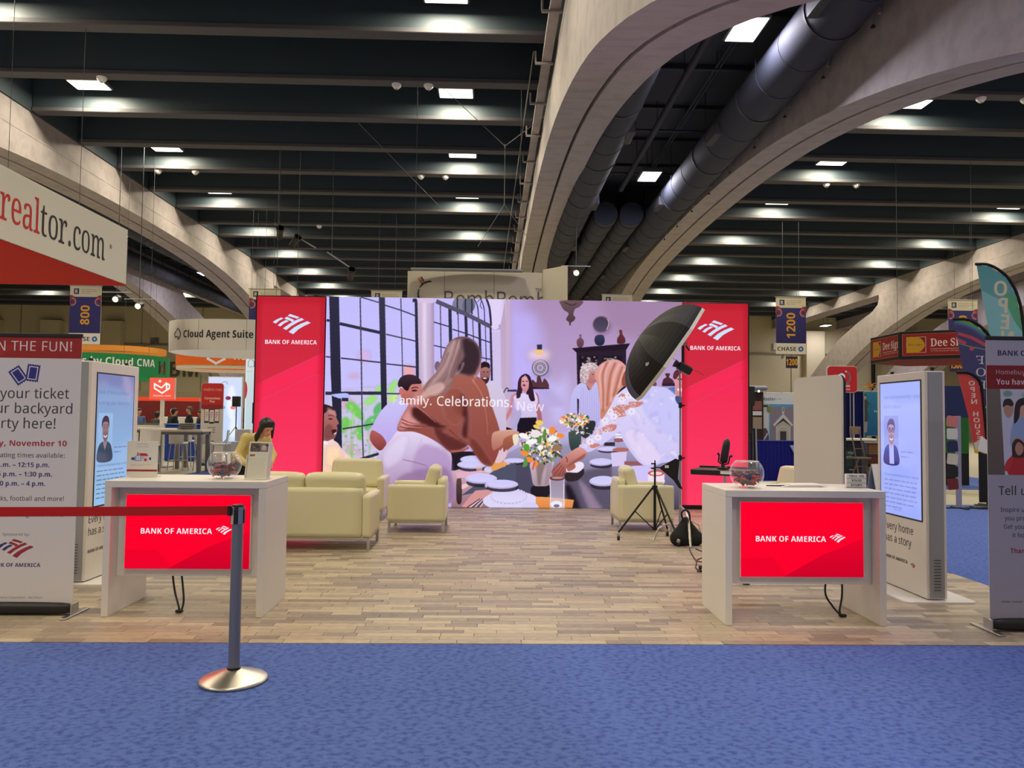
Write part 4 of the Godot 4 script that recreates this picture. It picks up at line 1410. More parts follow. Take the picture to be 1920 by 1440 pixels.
	p.blob([1420, 450, 1530, 495, 1590, 600, 1580, 720, 1520, 830, 1400, 820, 1350, 760, 1420, 640, 1400, 540], rgb8(58, 40, 48))
	p.blob([1260, 540, 1330, 470, 1390, 520, 1330, 640, 1280, 760, 1180, 880, 1050, 980, 1150, 800, 1220, 660], rgb8(176, 140, 142))
	p.blend(6)
	p.soft()
	for q in [[1330, 475, 1290, 600, 1230, 740, 1130, 880, 1050, 980], [1380, 470, 1340, 620, 1290, 760, 1250, 880, 1150, 1000], [1300, 860, 1240, 940, 1150, 1000, 1080, 1010], [1420, 700, 1390, 780, 1330, 830]]:
		p.stroke(q, 20, rgb8(206, 168, 166, 0.7), 10)
	for q in [[1360, 480, 1310, 640, 1250, 780, 1160, 900], [1410, 520, 1380, 660, 1330, 790, 1290, 880, 1220, 980], [1270, 600, 1220, 720, 1130, 850]]:
		p.stroke(q, 14, rgb8(96, 70, 74, 0.7), 6)
	for q in [[1540, 830, 1520, 890, 1530, 930], [1100, 1010, 1180, 960, 1260, 960], [1080, 1030, 1000, 1090, 930, 1100]]:
		p.stroke(q, 12, rgb8(206, 162, 156, 0.8), 4)
	p.blend(4)
	p.soft()
	p.blob([1060, 960, 1190, 900, 1230, 960, 1150, 1030, 1060, 1040, 1000, 1080, 940, 1090], rgb8(216, 176, 170, 0.8))
	p.blend(5)
	# --- caption
	p.frame(600, 550, K)
	var white := rgb8(255, 252, 255)
	p.text("F", 716, 1118, 84, sans, rgb8(250, 244, 255, 0.45), -1, 0.98, 0.02)
	p.text("amily.", 778, 1124, 86, sans, white, -1, 1.03, 0.02)
	p.text("Celebrations.", 1152, 1137, 96, sans, white, -1, 0.97, 0.021)
	p.frame(920, 555, K)
	p.text("New", 248, 1162, 92, sans, rgb8(246, 240, 255, 0.9), -1, 1.1, 0.02)
	p.text("mem", 560, 1166, 40, sans, rgb8(240, 234, 255, 0.18), -1, 1.1, 0.02)
	return p.done(13)


func red_box_picture() -> ImageTexture:
	var p := Paint.new(256, 780, rgb8(202, 42, 58))
	p.units(118, 364)
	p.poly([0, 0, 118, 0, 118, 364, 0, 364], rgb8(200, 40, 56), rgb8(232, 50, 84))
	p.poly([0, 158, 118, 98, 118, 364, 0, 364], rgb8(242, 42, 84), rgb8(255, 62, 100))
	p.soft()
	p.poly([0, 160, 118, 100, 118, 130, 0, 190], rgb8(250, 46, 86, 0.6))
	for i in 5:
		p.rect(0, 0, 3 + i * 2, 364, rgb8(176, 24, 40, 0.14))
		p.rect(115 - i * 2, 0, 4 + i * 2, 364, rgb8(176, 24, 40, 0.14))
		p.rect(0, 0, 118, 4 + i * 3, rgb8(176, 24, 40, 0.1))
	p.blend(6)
	paint_flag(p, 60.5, 49, 66, [rgb8(206, 226, 255)])
	p.text("BANK OF AMERICA", 60, 85, 7.4, sans_bold, rgb8(250, 236, 248), 0, 0.98)
	return p.done()


func video_wall() -> void:
	var z := -13.39
	var t := thing("video_wall", "large LED video wall showing a family round a dinner table, between two red light boxes", "video wall", Vector3(0.237, 0.012, z))
	var w := 6.235
	var h := 3.635
	obj("cabinet", box_mesh(Vector3(0, h / 2, -0.09), Vector3(w, h, 0.16), 0.005), M.black_plastic, t)
	var face := mb()
	quad(face, Vector3(-w / 2, 0.005, 0), Vector3(w / 2, 0.005, 0), Vector3(w / 2, h, 0), Vector3(-w / 2, h, 0), Vector3.BACK)
	obj("screen", face, lit("video_picture", family_picture(), 1.0, 0.6), t)
	var foot := mb()
	for x in [-2.6, 0.0, 2.6]: bx(foot, Vector3(x, 0.05, -0.5), Vector3(0.1, 0.1, 0.7))
	obj("foot", foot, M.black_metal, t)
	var l := AreaLight3D.new()
	l.name = "screen_light"
	l.area_size = Vector2(w - 0.2, h - 0.2)
	l.light_color = rgb8(206, 190, 240)
	l.light_energy = 2.5
	l.area_range = 60.0
	l.area_attenuation = 2.0
	l.shadow_enabled = true
	l.position = Vector3(0, h / 2, 0.02)
	l.rotation.y = PI
	t.add_child(l)
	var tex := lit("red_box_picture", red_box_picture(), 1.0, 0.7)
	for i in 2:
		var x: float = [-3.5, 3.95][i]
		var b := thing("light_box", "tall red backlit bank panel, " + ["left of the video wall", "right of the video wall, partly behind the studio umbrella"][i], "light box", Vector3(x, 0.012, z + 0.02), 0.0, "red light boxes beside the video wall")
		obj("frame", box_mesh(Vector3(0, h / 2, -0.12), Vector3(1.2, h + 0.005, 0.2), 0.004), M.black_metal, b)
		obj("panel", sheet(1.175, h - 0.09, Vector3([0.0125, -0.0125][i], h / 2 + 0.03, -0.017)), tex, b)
		var g := AreaLight3D.new()
		g.name = "panel_light"
		g.area_size = Vector2(1.1, h - 0.2)
		g.light_color = rgb8(255, 60, 90)
		g.light_energy = 0.5
		g.area_range = 40.0
		g.area_attenuation = 2.0
		g.shadow_enabled = true
		g.position = Vector3(0, h / 2, 0.01)
		g.rotation.y = PI
		b.add_child(g)


# ------------------------------------------------------------------ seats
func seat(called: String, label: String, cat: String, at: Vector3, turn: float, w: float, cushions: int, group: String) -> Node3D:
	# faces +z; w wide, 0.78 deep
	var t := thing(called, label, cat, at, turn, group)
	var m: Material = M.leather
	var d := 0.78
	var arm := 0.1
	var base := mb()
	bx(base, Vector3(0, 0.24, 0.03), Vector3(w - 2 * arm, 0.17, d - 0.1), 0.015)
	obj("seat_base", base, m, t)
	for s in [-1.0, 1.0]:
		obj("armrest", puff(mb(), Vector3(s * (w / 2 - arm / 2), 0.395, 0), Vector3(arm, 0.49, d), 0.018, Transform3D(), 5), m, t)
	obj("back_panel", puff(mb(), Vector3(0, 0.435, -d / 2 + 0.06), Vector3(w - 2 * arm - 0.004, 0.57, 0.12), 0.02, Transform3D(), 5), m, t)
	var cw := (w - 2 * arm) / cushions
	for i in cushions:
		var x := -w / 2 + arm + cw * (i + 0.5)
		obj("seat_cushion", puff(mb(), Vector3(x, 0.385, 0.08), Vector3(cw - 0.008, 0.13, d - 0.18), 0.03), m, t)
		var lean := Transform3D(Basis(Vector3.RIGHT, -0.25), Vector3(x, 0.665, -0.185))
		obj("back_cushion", puff(mb(), Vector3.ZERO, Vector3(cw - 0.01, 0.44, 0.17), 0.06, lean, 8), m, t)
	for s in [-1.0, 1.0]:
		obj("side_rail", box_mesh(Vector3(s * (w / 2 - 0.025), 0.138, 0), Vector3(0.035, 0.024, d - 0.02), 0.003), M.steel, t)
		obj("cross_rail", box_mesh(Vector3(0, 0.138, s * (d / 2 - 0.03)), Vector3(w - 0.09, 0.024, 0.03), 0.003), M.steel, t)
		for q in [-1.0, 1.0]:
			obj("leg", box_mesh(Vector3(s * (w / 2 - 0.025), 0.063, q * (d / 2 - 0.028)), Vector3(0.035, 0.126, 0.035), 0.003), M.steel, t)
	return t


func furniture() -> void:
	var g := "ivory leather seats of the booth"
	seat("sofa", "ivory leather two-seat sofa with its back to the aisle, behind the left counter", "sofa", Vector3(-2.18, 0.012, -9.42), PI, 1.6, 2, g)
	seat("armchair", "ivory leather armchair turned left, in front of the dinner picture's left half", "armchair", Vector3(-0.985, 0.012, -10.84), -PI / 2, 0.78, 1, g).set_meta("stem", "armchair")
	seat("armchair", "ivory leather armchair turned right, behind the black wheeled stand", "armchair", Vector3(2.185, 0.012, -11.07), PI / 2, 0.74, 1, g)
	seat("armchair", "ivory leather armchair facing the aisle, seen over the sofa's back", "armchair", Vector3(-2.08, 0.012, -12.0), 0.0, 0.98, 1, g)
	seat("armchair", "ivory leather armchair whose back shows beyond the right counter's bowl", "armchair", Vector3(4.3, 0.012, -11.2), -PI / 2 + 0.3, 0.8, 1, g)


# ------------------------------------------------------------------ counters
func counter_picture() -> ImageTexture:
	var p := Paint.new(640, 380, rgb8(255, 0, 42))
	p.units(960, 570)
	p.poly([330, 570, 640, 400, 960, 270, 960, 570], rgb8(238, 0, 42), rgb8(206, 0, 40))
	p.soft(rgb8(255, 0, 42))
	p.poly([-10, 420, 250, 420, 400, 590, -10, 590], rgb8(228, 0, 44, 0.5))
	p.blend(16)
	p.text("BANK OF AMERICA", 392, 300, 42, sans_bold, rgb8(255, 238, 246), 0, 1.06)
	paint_flag(p, 758, 270, 128, [rgb8(255, 232, 244)])
	return p.done()


func counter(label: String, x0: float, x1: float, zf: float, depth: float, h: float, tex: Material) -> void:
	var t := thing("counter", label, "counter", Vector3((x0 + x1) / 2, 0.012, zf - depth / 2), 0.0, "white counters with a red screen")
	var w := x1 - x0
	var th := 0.052
	h -= 0.012
	for s in [-1.0, 1.0]:
		obj("side_panel", box_mesh(Vector3(s * (w / 2 - th / 2), (h - th) / 2, 0), Vector3(th, h - th - 0.002, depth), 0.002), M.white_laminate, t)
	obj("countertop", box_mesh(Vector3(0, h - th / 2, 0), Vector3(w, th, depth), 0.002), M.white_laminate, t)
	obj("front_panel", box_mesh(Vector3(0, 0.64, depth / 2 - 0.14), Vector3(w - 2 * th - 0.002, 0.7, 0.03), 0.002), M.white_laminate, t)
	var sc := obj("display", box_mesh(Vector3(0, 0.0, 0.0), Vector3(0.975, 0.585, 0.05), 0.003), M.white_gloss, t)
	sc.position = Vector3(0.0, 0.642, depth / 2 - 0.1)
	obj("screen", sheet(0.965, 0.575, Vector3(0, 0, 0.0262)), tex, sc)
	var l := AreaLight3D.new()
	l.name = "screen_light"
	l.area_size = Vector2(0.9, 0.52)
	l.light_color = rgb8(255, 0, 42)
	l.light_energy = 0.08
	l.area_range = 20.0
	l.area_attenuation = 2.0
	l.shadow_enabled = true
	l.position = Vector3(0, 0.642, depth / 2 - 0.06)
	l.rotation.y = PI
	t.add_child(l)


func counters() -> void:
	var tex := lit("counter_picture", counter_picture(), 1.0, 0.5)
	counter("white counter with a glowing red bank screen, behind the stanchion, on the left", -2.975, -1.742, -6.055, 0.66, 1.055, tex)
	counter("white counter with a glowing red bank screen, beside the right kiosk", 1.812, 3.062, -5.885, 0.655, 1.04, tex)
	for c in [["two black cables hanging under the left counter", [[Vector3(-2.56, 0.5, -6.3), Vector3(-2.5, 0.2, -6.25), Vector3(-2.44, 0.06, -6.2), Vector3(-2.43, 0.02, -6.19)], [Vector3(-2.5, 0.5, -6.32), Vector3(-2.44, 0.24, -6.26), Vector3(-2.41, 0.1, -6.22), Vector3(-2.42, 0.02, -6.2)]]], ["looped black cable hanging under the right counter", [[Vector3(2.87, 0.5, -6.25), Vector3(2.86, 0.2, -6.2), Vector3(2.82, 0.06, -6.16), Vector3(2.84, 0.02, -6.15)], [Vector3(2.8, 0.5, -6.24), Vector3(2.72, 0.22, -6.2), Vector3(2.76, 0.1, -6.16), Vector3(2.83, 0.02, -6.14)]]]]:
		var t := thing("cable", c[0], "cable")
		for q in c[1]: obj("strand", tube(mb(), curve(q, 6), 0.008, 6), M.black_plastic, t)
		obj("knot", puff(mb(), c[1][0][3] + Vector3(0, 0.006, 0), Vector3(0.06, 0.022, 0.03), 0.01, Transform3D(), 3), M.black_plastic, t)


func sweets_in(at: Vector3, which: String) -> void:
	var protos := []
	for c in [["red", rgb8(180, 24, 30)], ["dark grey", rgb8(58, 54, 58)], ["navy", rgb8(40, 36, 84)]]:
		var m := mat("wrapper_" + c[0].replace(" ", "_"), c[1], 0.25)
		protos.append([c[0], m])
	var body := puff(mb(), Vector3.ZERO, Vector3(0.05, 0.018, 0.026), 0.009, Transform3D(), 3).commit()
	var tw := mb()
	for s in [-1.0, 1.0]:
		lathe(tw, [Vector2(0.004, 0.024), Vector2(0.006, 0.027), Vector2(0.013, 0.038)], 7, Transform3D(Basis(Vector3(0, 0, 1), -PI / 2 * s), Vector3.ZERO))
	var twist := tw.commit()
	var r := RandomNumberGenerator.new()
	r.seed = 40 + int(which.length())
	for i in 40:
		var y := 0.03 + 0.085 * (i / 40.0) + r.randf() * 0.012
		var rad := sqrt(maxf(0.118 ** 2 - (y - 0.112) ** 2, 0.0)) - 0.035
		var a := i * 2.4 + r.randf()
		var q: float = rad * sqrt(r.randf_range(0.1, 1.0))
		var pr = protos[[0, 0, 1, 1, 2, 0, 1][i % 7]]
		var t := thing("sweet", "%s wrapped sweet heaped in the glass bowl on the %s counter" % [pr[0], which], "sweet", at + Vector3(cos(a) * q, y, sin(a) * q), r.randf() * TAU, "%s wrapped sweets in the %s bowl" % [pr[0], which])
		t.rotation.z = r.randf_range(-0.5, 0.5)
		obj("wrapper", body, pr[1], t)
		obj("twist", twist, pr[1], t)


func counter_things() -> void:
	var glass := mat("bowl_glass", Color(0.92, 0.96, 1.0, 0.06), 0.03)
	glass.transparency = BaseMaterial3D.TRANSPARENCY_ALPHA
	var prof := []
	for i in 17:
		var a := lerpf(-1.12, 0.86, i / 16.0)
		prof.append(Vector2(cos(a) * 0.134, 0.116 + sin(a) * 0.128))
	for b in [[Vector3(-2.16, 1.056, -6.34), "left", "round glass fish bowl of wrapped sweets on the left counter"], [Vector3(2.05, 1.041, -6.1), "right", "round glass fish bowl of wrapped sweets on the right counter"]]:
		var t := thing("fish_bowl", b[2], "bowl", b[0], 0.0, "glass bowls of sweets")
		obj("glass", lathe(mb(), prof, 32), glass, t)
		obj("rim", lathe(mb(), [Vector2(0.087, 0.21), Vector2(0.09, 0.213), Vector2(0.094, 0.211), Vector2(0.09, 0.207), Vector2(0.087, 0.21)], 32), M.white_gloss, t)
		obj("foot", lathe(mb(), [Vector2(0, 0), Vector2(0.066, 0), Vector2(0.062, 0.006), Vector2(0, 0.006)], 24), glass, t)
		sweets_in(b[0], b[1])
	# house card in an acrylic holder
	var p := Paint.new(256, 288, rgb8(226, 222, 210))
	p.units(250, 290)
	p.text("What makes", 125, 28, 11, sans, rgb8(150, 148, 142), 0)
	p.text("house a home?", 125, 48, 11, sans, rgb8(150, 148, 142), 0)
	p.oval(52, 145, 20, 13, rgb8(60, 86, 150))
	p.poly([62, 130, 92, 98, 118, 122, 118, 165, 66, 165], rgb8(150, 160, 196))
	p.poly([96, 98, 160, 100, 176, 122, 116, 122], rgb8(200, 44, 44))
	p.rect(82, 92, 8, 20, rgb8(190, 44, 44))
	p.rect(118, 122, 54, 43, rgb8(206, 206, 214))
	for q in [[76, 124], [94, 124], [76, 142], [94, 142]]: p.rect(q[0], q[1], 14, 14, rgb8(232, 234, 240))
	p.rect(142, 142, 18, 23, rgb8(200, 40, 44))
	p.rect(124, 128, 14, 14, rgb8(160, 176, 206))
	p.oval(190, 143, 9, 12, rgb8(56, 82, 130))
	p.fine(30, 192, 2, 9, 190, rgb8(206, 150, 140), rng, 0.3)
	p.rect(0, 234, 250, 16, rgb8(164, 32, 40))
	var card := thing("card_holder", "small acrylic stand with a house card on the left counter", "card", Vector3(-2.862, 1.056, -6.43))
	obj("backing", box_mesh(Vector3(0, 0.148, 0), Vector3(0.25, 0.29, 0.006), 0.001), M.white_matt, card)
	obj("print", sheet(0.246, 0.286, Vector3(0, 0.148, 0.0036)), printed("house_card", p.done(), 0.4), card)
	obj("foot", box_mesh(Vector3(0, 0.003, -0.03), Vector3(0.25, 0.006, 0.09), 0.001), M.white_gloss, card)
	# leaflet holder
	var q := Paint.new(192, 320, rgb8(216, 212, 194))
	q.units(180, 310)
	q.rect(12, 8, 84, 74, rgb8(96, 84, 72), rgb8(60, 52, 46))
	q.rect(96, 8, 76, 74, rgb8(140, 118, 108), rgb8(110, 96, 90))
	for i in 18: q.oval(rng.randf_range(20, 90), rng.randf_range(18, 78), 12, 6, [rgb8(128, 112, 92), rgb8(52, 46, 42), rgb8(92, 80, 70)][i % 3])
	q.rect(112, 36, 44, 34, rgb8(196, 170, 170))
	q.rect(120, 28, 36, 10, rgb8(214, 204, 196))
	q.oval(160, 26, 14, 12, rgb8(66, 58, 50))
	q.poly([14, 106, 60, 106, 58, 122, 14, 124], rgb8(150, 78, 60))
	q.fine(14, 140, 13, 12, 150, rgb8(186, 180, 164), rng, 0.18)
	var br := thing("leaflet_holder", "clear holder with a stack of printed leaflets at the left counter's right end", "leaflet holder", Vector3(-1.885, 1.056, -6.3), -0.22)
	var lean := Transform3D(Basis(Vector3.RIGHT, -0.16), Vector3(0, 0.0, 0.02))
	obj("leaflets", bx(mb(), Vector3(0, 0.155, -0.02), Vector3(0.18, 0.3, 0.03), 0.002, lean), M.white_matt, br)
	var pr := mb()
	quad(pr, lean * Vector3(-0.088, 0.01, -0.0045), lean * Vector3(0.088, 0.01, -0.0045), lean * Vector3(0.088, 0.302, -0.0045), lean * Vector3(-0.088, 0.302, -0.0045), Vector3.BACK)
	obj("print", pr, printed("leaflet_print", q.done(), 0.45), br)
	obj("side", bx(mb(), Vector3(0.094, 0.15, -0.02), Vector3(0.004, 0.29, 0.06), 0.001, lean), M.white_gloss, br)
	obj("side", bx(mb(), Vector3(-0.094, 0.1, -0.02), Vector3(0.004, 0.19, 0.06), 0.001, lean), M.white_gloss, br)
	obj("base", box_mesh(Vector3(0, 0.004, -0.01), Vector3(0.19, 0.008, 0.1), 0.002), M.white_gloss, br)
	# letter board
	var lb := thing("letter_board", "small white letter board reading TELL US YOUR STORY on the right counter", "letter board", Vector3(2.976, 1.041, -6.2))
	obj("box", box_mesh(Vector3(0, 0.056, 0), Vector3(0.166, 0.112, 0.035), 0.003), M.white_gloss, lb)
	for i in 3:
		obj("rail", box_mesh(Vector3(0, 0.036 * i + 0.004, 0.018), Vector3(0.16, 0.004, 0.006)), M.grey_plastic, lb)
		lettering(lb, ["STORY", "YOUR", "TELL  US"][i], sans_bold, 0.018, M.ink, Vector3(0, 0.0365 * i + 0.013, 0.0186), 0.0, 0, 1.25)
	# papers
	var pa := thing("papers", "loose stack of white sheets with a dark pen on the right counter", "paper", Vector3(2.52, 1.041, -6.3), 0.1)
	for i in 3: obj("sheet", box_mesh(Vector3(0.04 * i, 0.003 + 0.005 * i, -0.01 * i), Vector3(0.3, 0.004, 0.216)), M.white_matt, pa)
	obj("pen", bar(mb(), Vector3(-0.26, 0.006, 0.02), Vector3(-0.12, 0.006, 0.05), 0.005, -1, 8), M.black_plastic, pa)


# ------------------------------------------------------------------ kiosks
func kiosk_picture(which: int) -> ImageTexture:
	var c: Color = [rgb8(150, 186, 226), rgb8(160, 176, 250)][which]
	var p := Paint.new(384, 720, c)
	p.units(660, 1240)
	p.poly([0, 0, 660, 0, 660, 1240, 0, 1240], [rgb8(118, 150, 196), rgb8(168, 182, 252)][which], [rgb8(150, 196, 236), rgb8(156, 172, 252)][which])
	if which == 0:
		p.soft(rgb8(140, 150, 200))
		p.poly([0, 0, 660, 0, 660, 160, 0, 90], rgb8(110, 124, 176, 0.9))
		p.blob([420, 30, 560, 10, 640, 140, 560, 280, 500, 180], rgb8(186, 164, 206, 0.6))
		p.blob([60, 60, 160, 50, 200, 120, 100, 140], rgb8(150, 150, 200, 0.6))
		p.blend(24)
	var ink := [rgb8(96, 122, 170), rgb8(128, 140, 206)][which] as Color
	if which == 0:
		p.text("Bank of America helps", 20, 190, 36, sans, ink, -1, 1.1)
		p.text("to bring your clients in", 20, 290, 36, sans, ink, -1, 1.08)
	else:
		p.text("How homeownership helps", 60, 150, 36, sans, ink, -1, 0.98)
		p.text("build a future", 60, 240, 36, sans, ink, -1, 0.98)
	# portrait
	var x := [30.0, 60.0][which] as float
	var y := [370.0, 310.0][which] as float
	p.rect(x, y, 250, 460, [rgb8(146, 186, 226), rgb8(150, 158, 232)][which])
	var jacket: Color = [rgb8(24, 66, 84), rgb8(62, 66, 176)][which]
	var sk: Color = [rgb8(150, 122, 126), rgb8(196, 160, 196)][which]
	p.blob([x + 5, y + 458, x + 10, y + 330, x + 75, y + 275, x + 175, y + 275, x + 240, y + 330, x + 248, y + 458], jacket, jacket.darkened(0.35))
	p.poly([x + 85, y + 270, x + 165, y + 270, x + 125, y + 360], sk)
	if which == 1:
		p.poly([x + 90, y + 275, x + 165, y + 275, x + 175, y + 458, x + 95, y + 458], rgb8(176, 184, 250))
		p.poly([x + 96, y + 262, x + 160, y + 262, x + 128, y + 320], sk)
	p.blob([x + 70, y + 110, x + 95, y + 60, x + 160, y + 60, x + 182, y + 120, x + 172, y + 220, x + 128, y + 280, x + 84, y + 220], sk, sk.darkened(0.12))
	p.blob([x + 62, y + 140, x + 66, y + 70, x + 110, y + 28, x + 170, y + 40, x + 190, y + 100, x + 182, y + 140, x + 165, y + 90, x + 90, y + 88], [rgb8(38, 34, 50), rgb8(92, 84, 130)][which])
	if which == 1:
		for s in [-1, 1]: p.ring(x + 128 + s * 28, y + 140, 23, 16, 6, rgb8(70, 60, 110))
	for s in [-1, 1]:
		p.oval(x + 128 + s * 26, y + 138, 9, 5, rgb8(50, 40, 60))
		p.line([x + 128 + s * 12, y + 118, x + 128 + s * 42, y + 114], 6, rgb8(60, 48, 62))
	p.stroke([x + 128, y + 140, x + 120, y + 180, x + 134, y + 184], 5, sk.darkened(0.25))
	p.soft(sk.darkened(0.3))
	p.blob([x + 84, y + 200, x + 126, y + 182, x + 172, y + 200, x + 160, y + 256, x + 128, y + 278, x + 94, y + 250], Color(sk.darkened(0.32), 0.6))
	p.blend(5)
	p.stroke([x + 98, y + 214, x + 128, y + 230, x + 158, y + 214], 12, rgb8(232, 224, 236))
	p.fine(x + 290, y + 330, 2, 46, 230, ink, rng, 0.22)
	p.text("I think homeownership is about", x, 880, 22, sans, ink.darkened(0.15), -1, 1.3)
	p.fine(x, 915, 7, 42, 540, ink, rng, 0.28)
	p.fine(230, 1150 + 40 * which, 1, 40, 200, ink, rng, 0.2)
	return p.done()


func kiosk(label: String, at: Vector3, turn: float, length: float, thick: float, h: float, tex: Material, text_x: float) -> Node3D:
	# the screen side faces +z, the origin is the middle of the foot
	var t := thing("kiosk", label, "kiosk", at, turn, "tall white touch-screen kiosks")
	obj("body", box_mesh(Vector3(0, h / 2 + 0.012, 0), Vector3(length, h - 0.02, thick), 0.006), M.white_laminate, t)
	for s in [-1.0, 1.0]:
		obj("side_cover", box_mesh(Vector3(s * (length / 2 + 0.003), h / 2 + 0.012, 0), Vector3(0.008, h - 0.04, thick - 0.05), 0.002), M.grey_plastic, t)
		for i in 11: obj("vent_slot", box_mesh(Vector3(s * (length / 2 + 0.008), 0.1 + i * 0.026, 0), Vector3(0.004, 0.006, 0.06)), M.dark_grey, t)
	obj("base_plate", slab(mb(), rounded(length + 0.16, thick + 0.46, 0.07), 0.014, Transform3D(Basis(Vector3.RIGHT, -PI / 2), Vector3(0, 0.007, 0))), M.white_gloss, t)
	var sw := 0.7
	var sh := 1.24
	var sc := obj("screen_bezel", box_mesh(Vector3.ZERO, Vector3(sw + 0.03, sh + 0.03, 0.006), 0.002), M.black_plastic, t)
	sc.position = Vector3(0, 1.315, thick / 2 + 0.001)
	obj("screen", sheet(sw, sh, Vector3(0, 0, 0.0036)), tex, sc)
	lettering(t, "Every home", sans, 0.072, M.ink, Vector3(text_x, 0.545, thick / 2 + 0.0012), 0.0, -1, 0.98)
	lettering(t, "has a story", sans, 0.072, M.ink, Vector3(text_x, 0.43, thick / 2 + 0.0012), 0.0, -1, 0.98)
	lettering(t, "BANK OF AMERICA", sans_bold, 0.03, M.ink, Vector3(text_x, 0.27, thick / 2 + 0.0012), 0.0, -1, 1.1)
	bank_mark(t, Vector3(text_x + 0.5, 0.272, thick / 2 + 0.0012), 0.085)
	for x in [-0.3, 0.38]:
		obj("camera_stub", bar(mb(), Vector3(x, h, 0.0), Vector3(x, h + 0.035, 0.0), 0.013, 0.02, 10), M.black_plastic, t)
	var l := AreaLight3D.new()
	l.name = "screen_light"
	l.area_size = Vector2(sw - 0.05, sh - 0.05)
	l.light_color = rgb8(150, 170, 246)
	l.light_energy = 0.15
	l.area_range = 20.0
	l.area_attenuation = 2.0
	l.shadow_enabled = true
	l.position = Vector3(0, 1.315, thick / 2 + 0.02)
	l.rotation.y = PI
	t.add_child(l)
	return t


# the bank's mark as thin printed shapes facing +z
func bank_mark(parent: Node, at: Vector3, s: float, one: Material = null) -> void:
	var b := flag_bars()
	for i in b.size():
		var pts := PackedVector2Array()
		for j in range(0, b[i].size(), 2): pts.append(Vector2((b[i][j] - 0.5) * s, (0.275 - b[i][j + 1]) * s))
		var o := obj("emblem_bar", slab(mb(), pts, 0.0), one if one else [M.ink_red, M.ink_red, M.ink_navy, M.ink_navy, M.ink_red, M.ink_red][i], parent)
		o.position = at


func kiosks() -> void:
	var screens := []
	for i in 2:
		var m := lit("kiosk_picture_%d" % i, kiosk_picture(i), [0.95, 1.0][i], 0.08)
		screens.append(m)
	kiosk("white touch-screen kiosk with a portrait, between the left banner and left counter", Vector3(-3.78, 0.012, -7.66), PI / 2 - 0.02, 0.92, 0.19, 2.045, screens[0], -0.42)
	kiosk("white touch-screen kiosk with a portrait, standing right of the right counter", Vector3(3.925, 0.012, -7.1), -PI / 2, 0.84, 0.18, 2.02, screens[1], -0.3)
	# plain panel with rounded corners between them
	var t := thing("backdrop_panel", "tall plain white panel with rounded top corners and a black edge, behind the right counter", "panel", Vector3(3.76, 0.012, -8.72), -PI / 2 + 0.2)
	var poly := PackedVector2Array()
	poly.append(Vector2(-0.45, 0))
	for q in rounded(0.9, 2.08, 0.09): poly.append(q + Vector2(0, 1.04))
	var pp := PackedVector2Array([Vector2(-0.45, 0.02), Vector2(0.45, 0.02)])
	for i in 12: pp.append(rounded(0.9, 2.08, 0.09)[i] + Vector2(0, 1.04))
	obj("panel", slab(mb(), pp, 0.02, Transform3D(Basis(), Vector3(0, 0, 0.012))), M.white_matt, t)
	obj("edge", slab(mb(), pp, 0.03, Transform3D(Basis(), Vector3(0, 0, -0.014))), M.black_plastic, t)
	for s in [-1.0, 1.0]: obj("foot", box_mesh(Vector3(s * 0.38, 0.01, -0.05), Vector3(0.06, 0.02, 0.4), 0.004), M.black_metal, t)


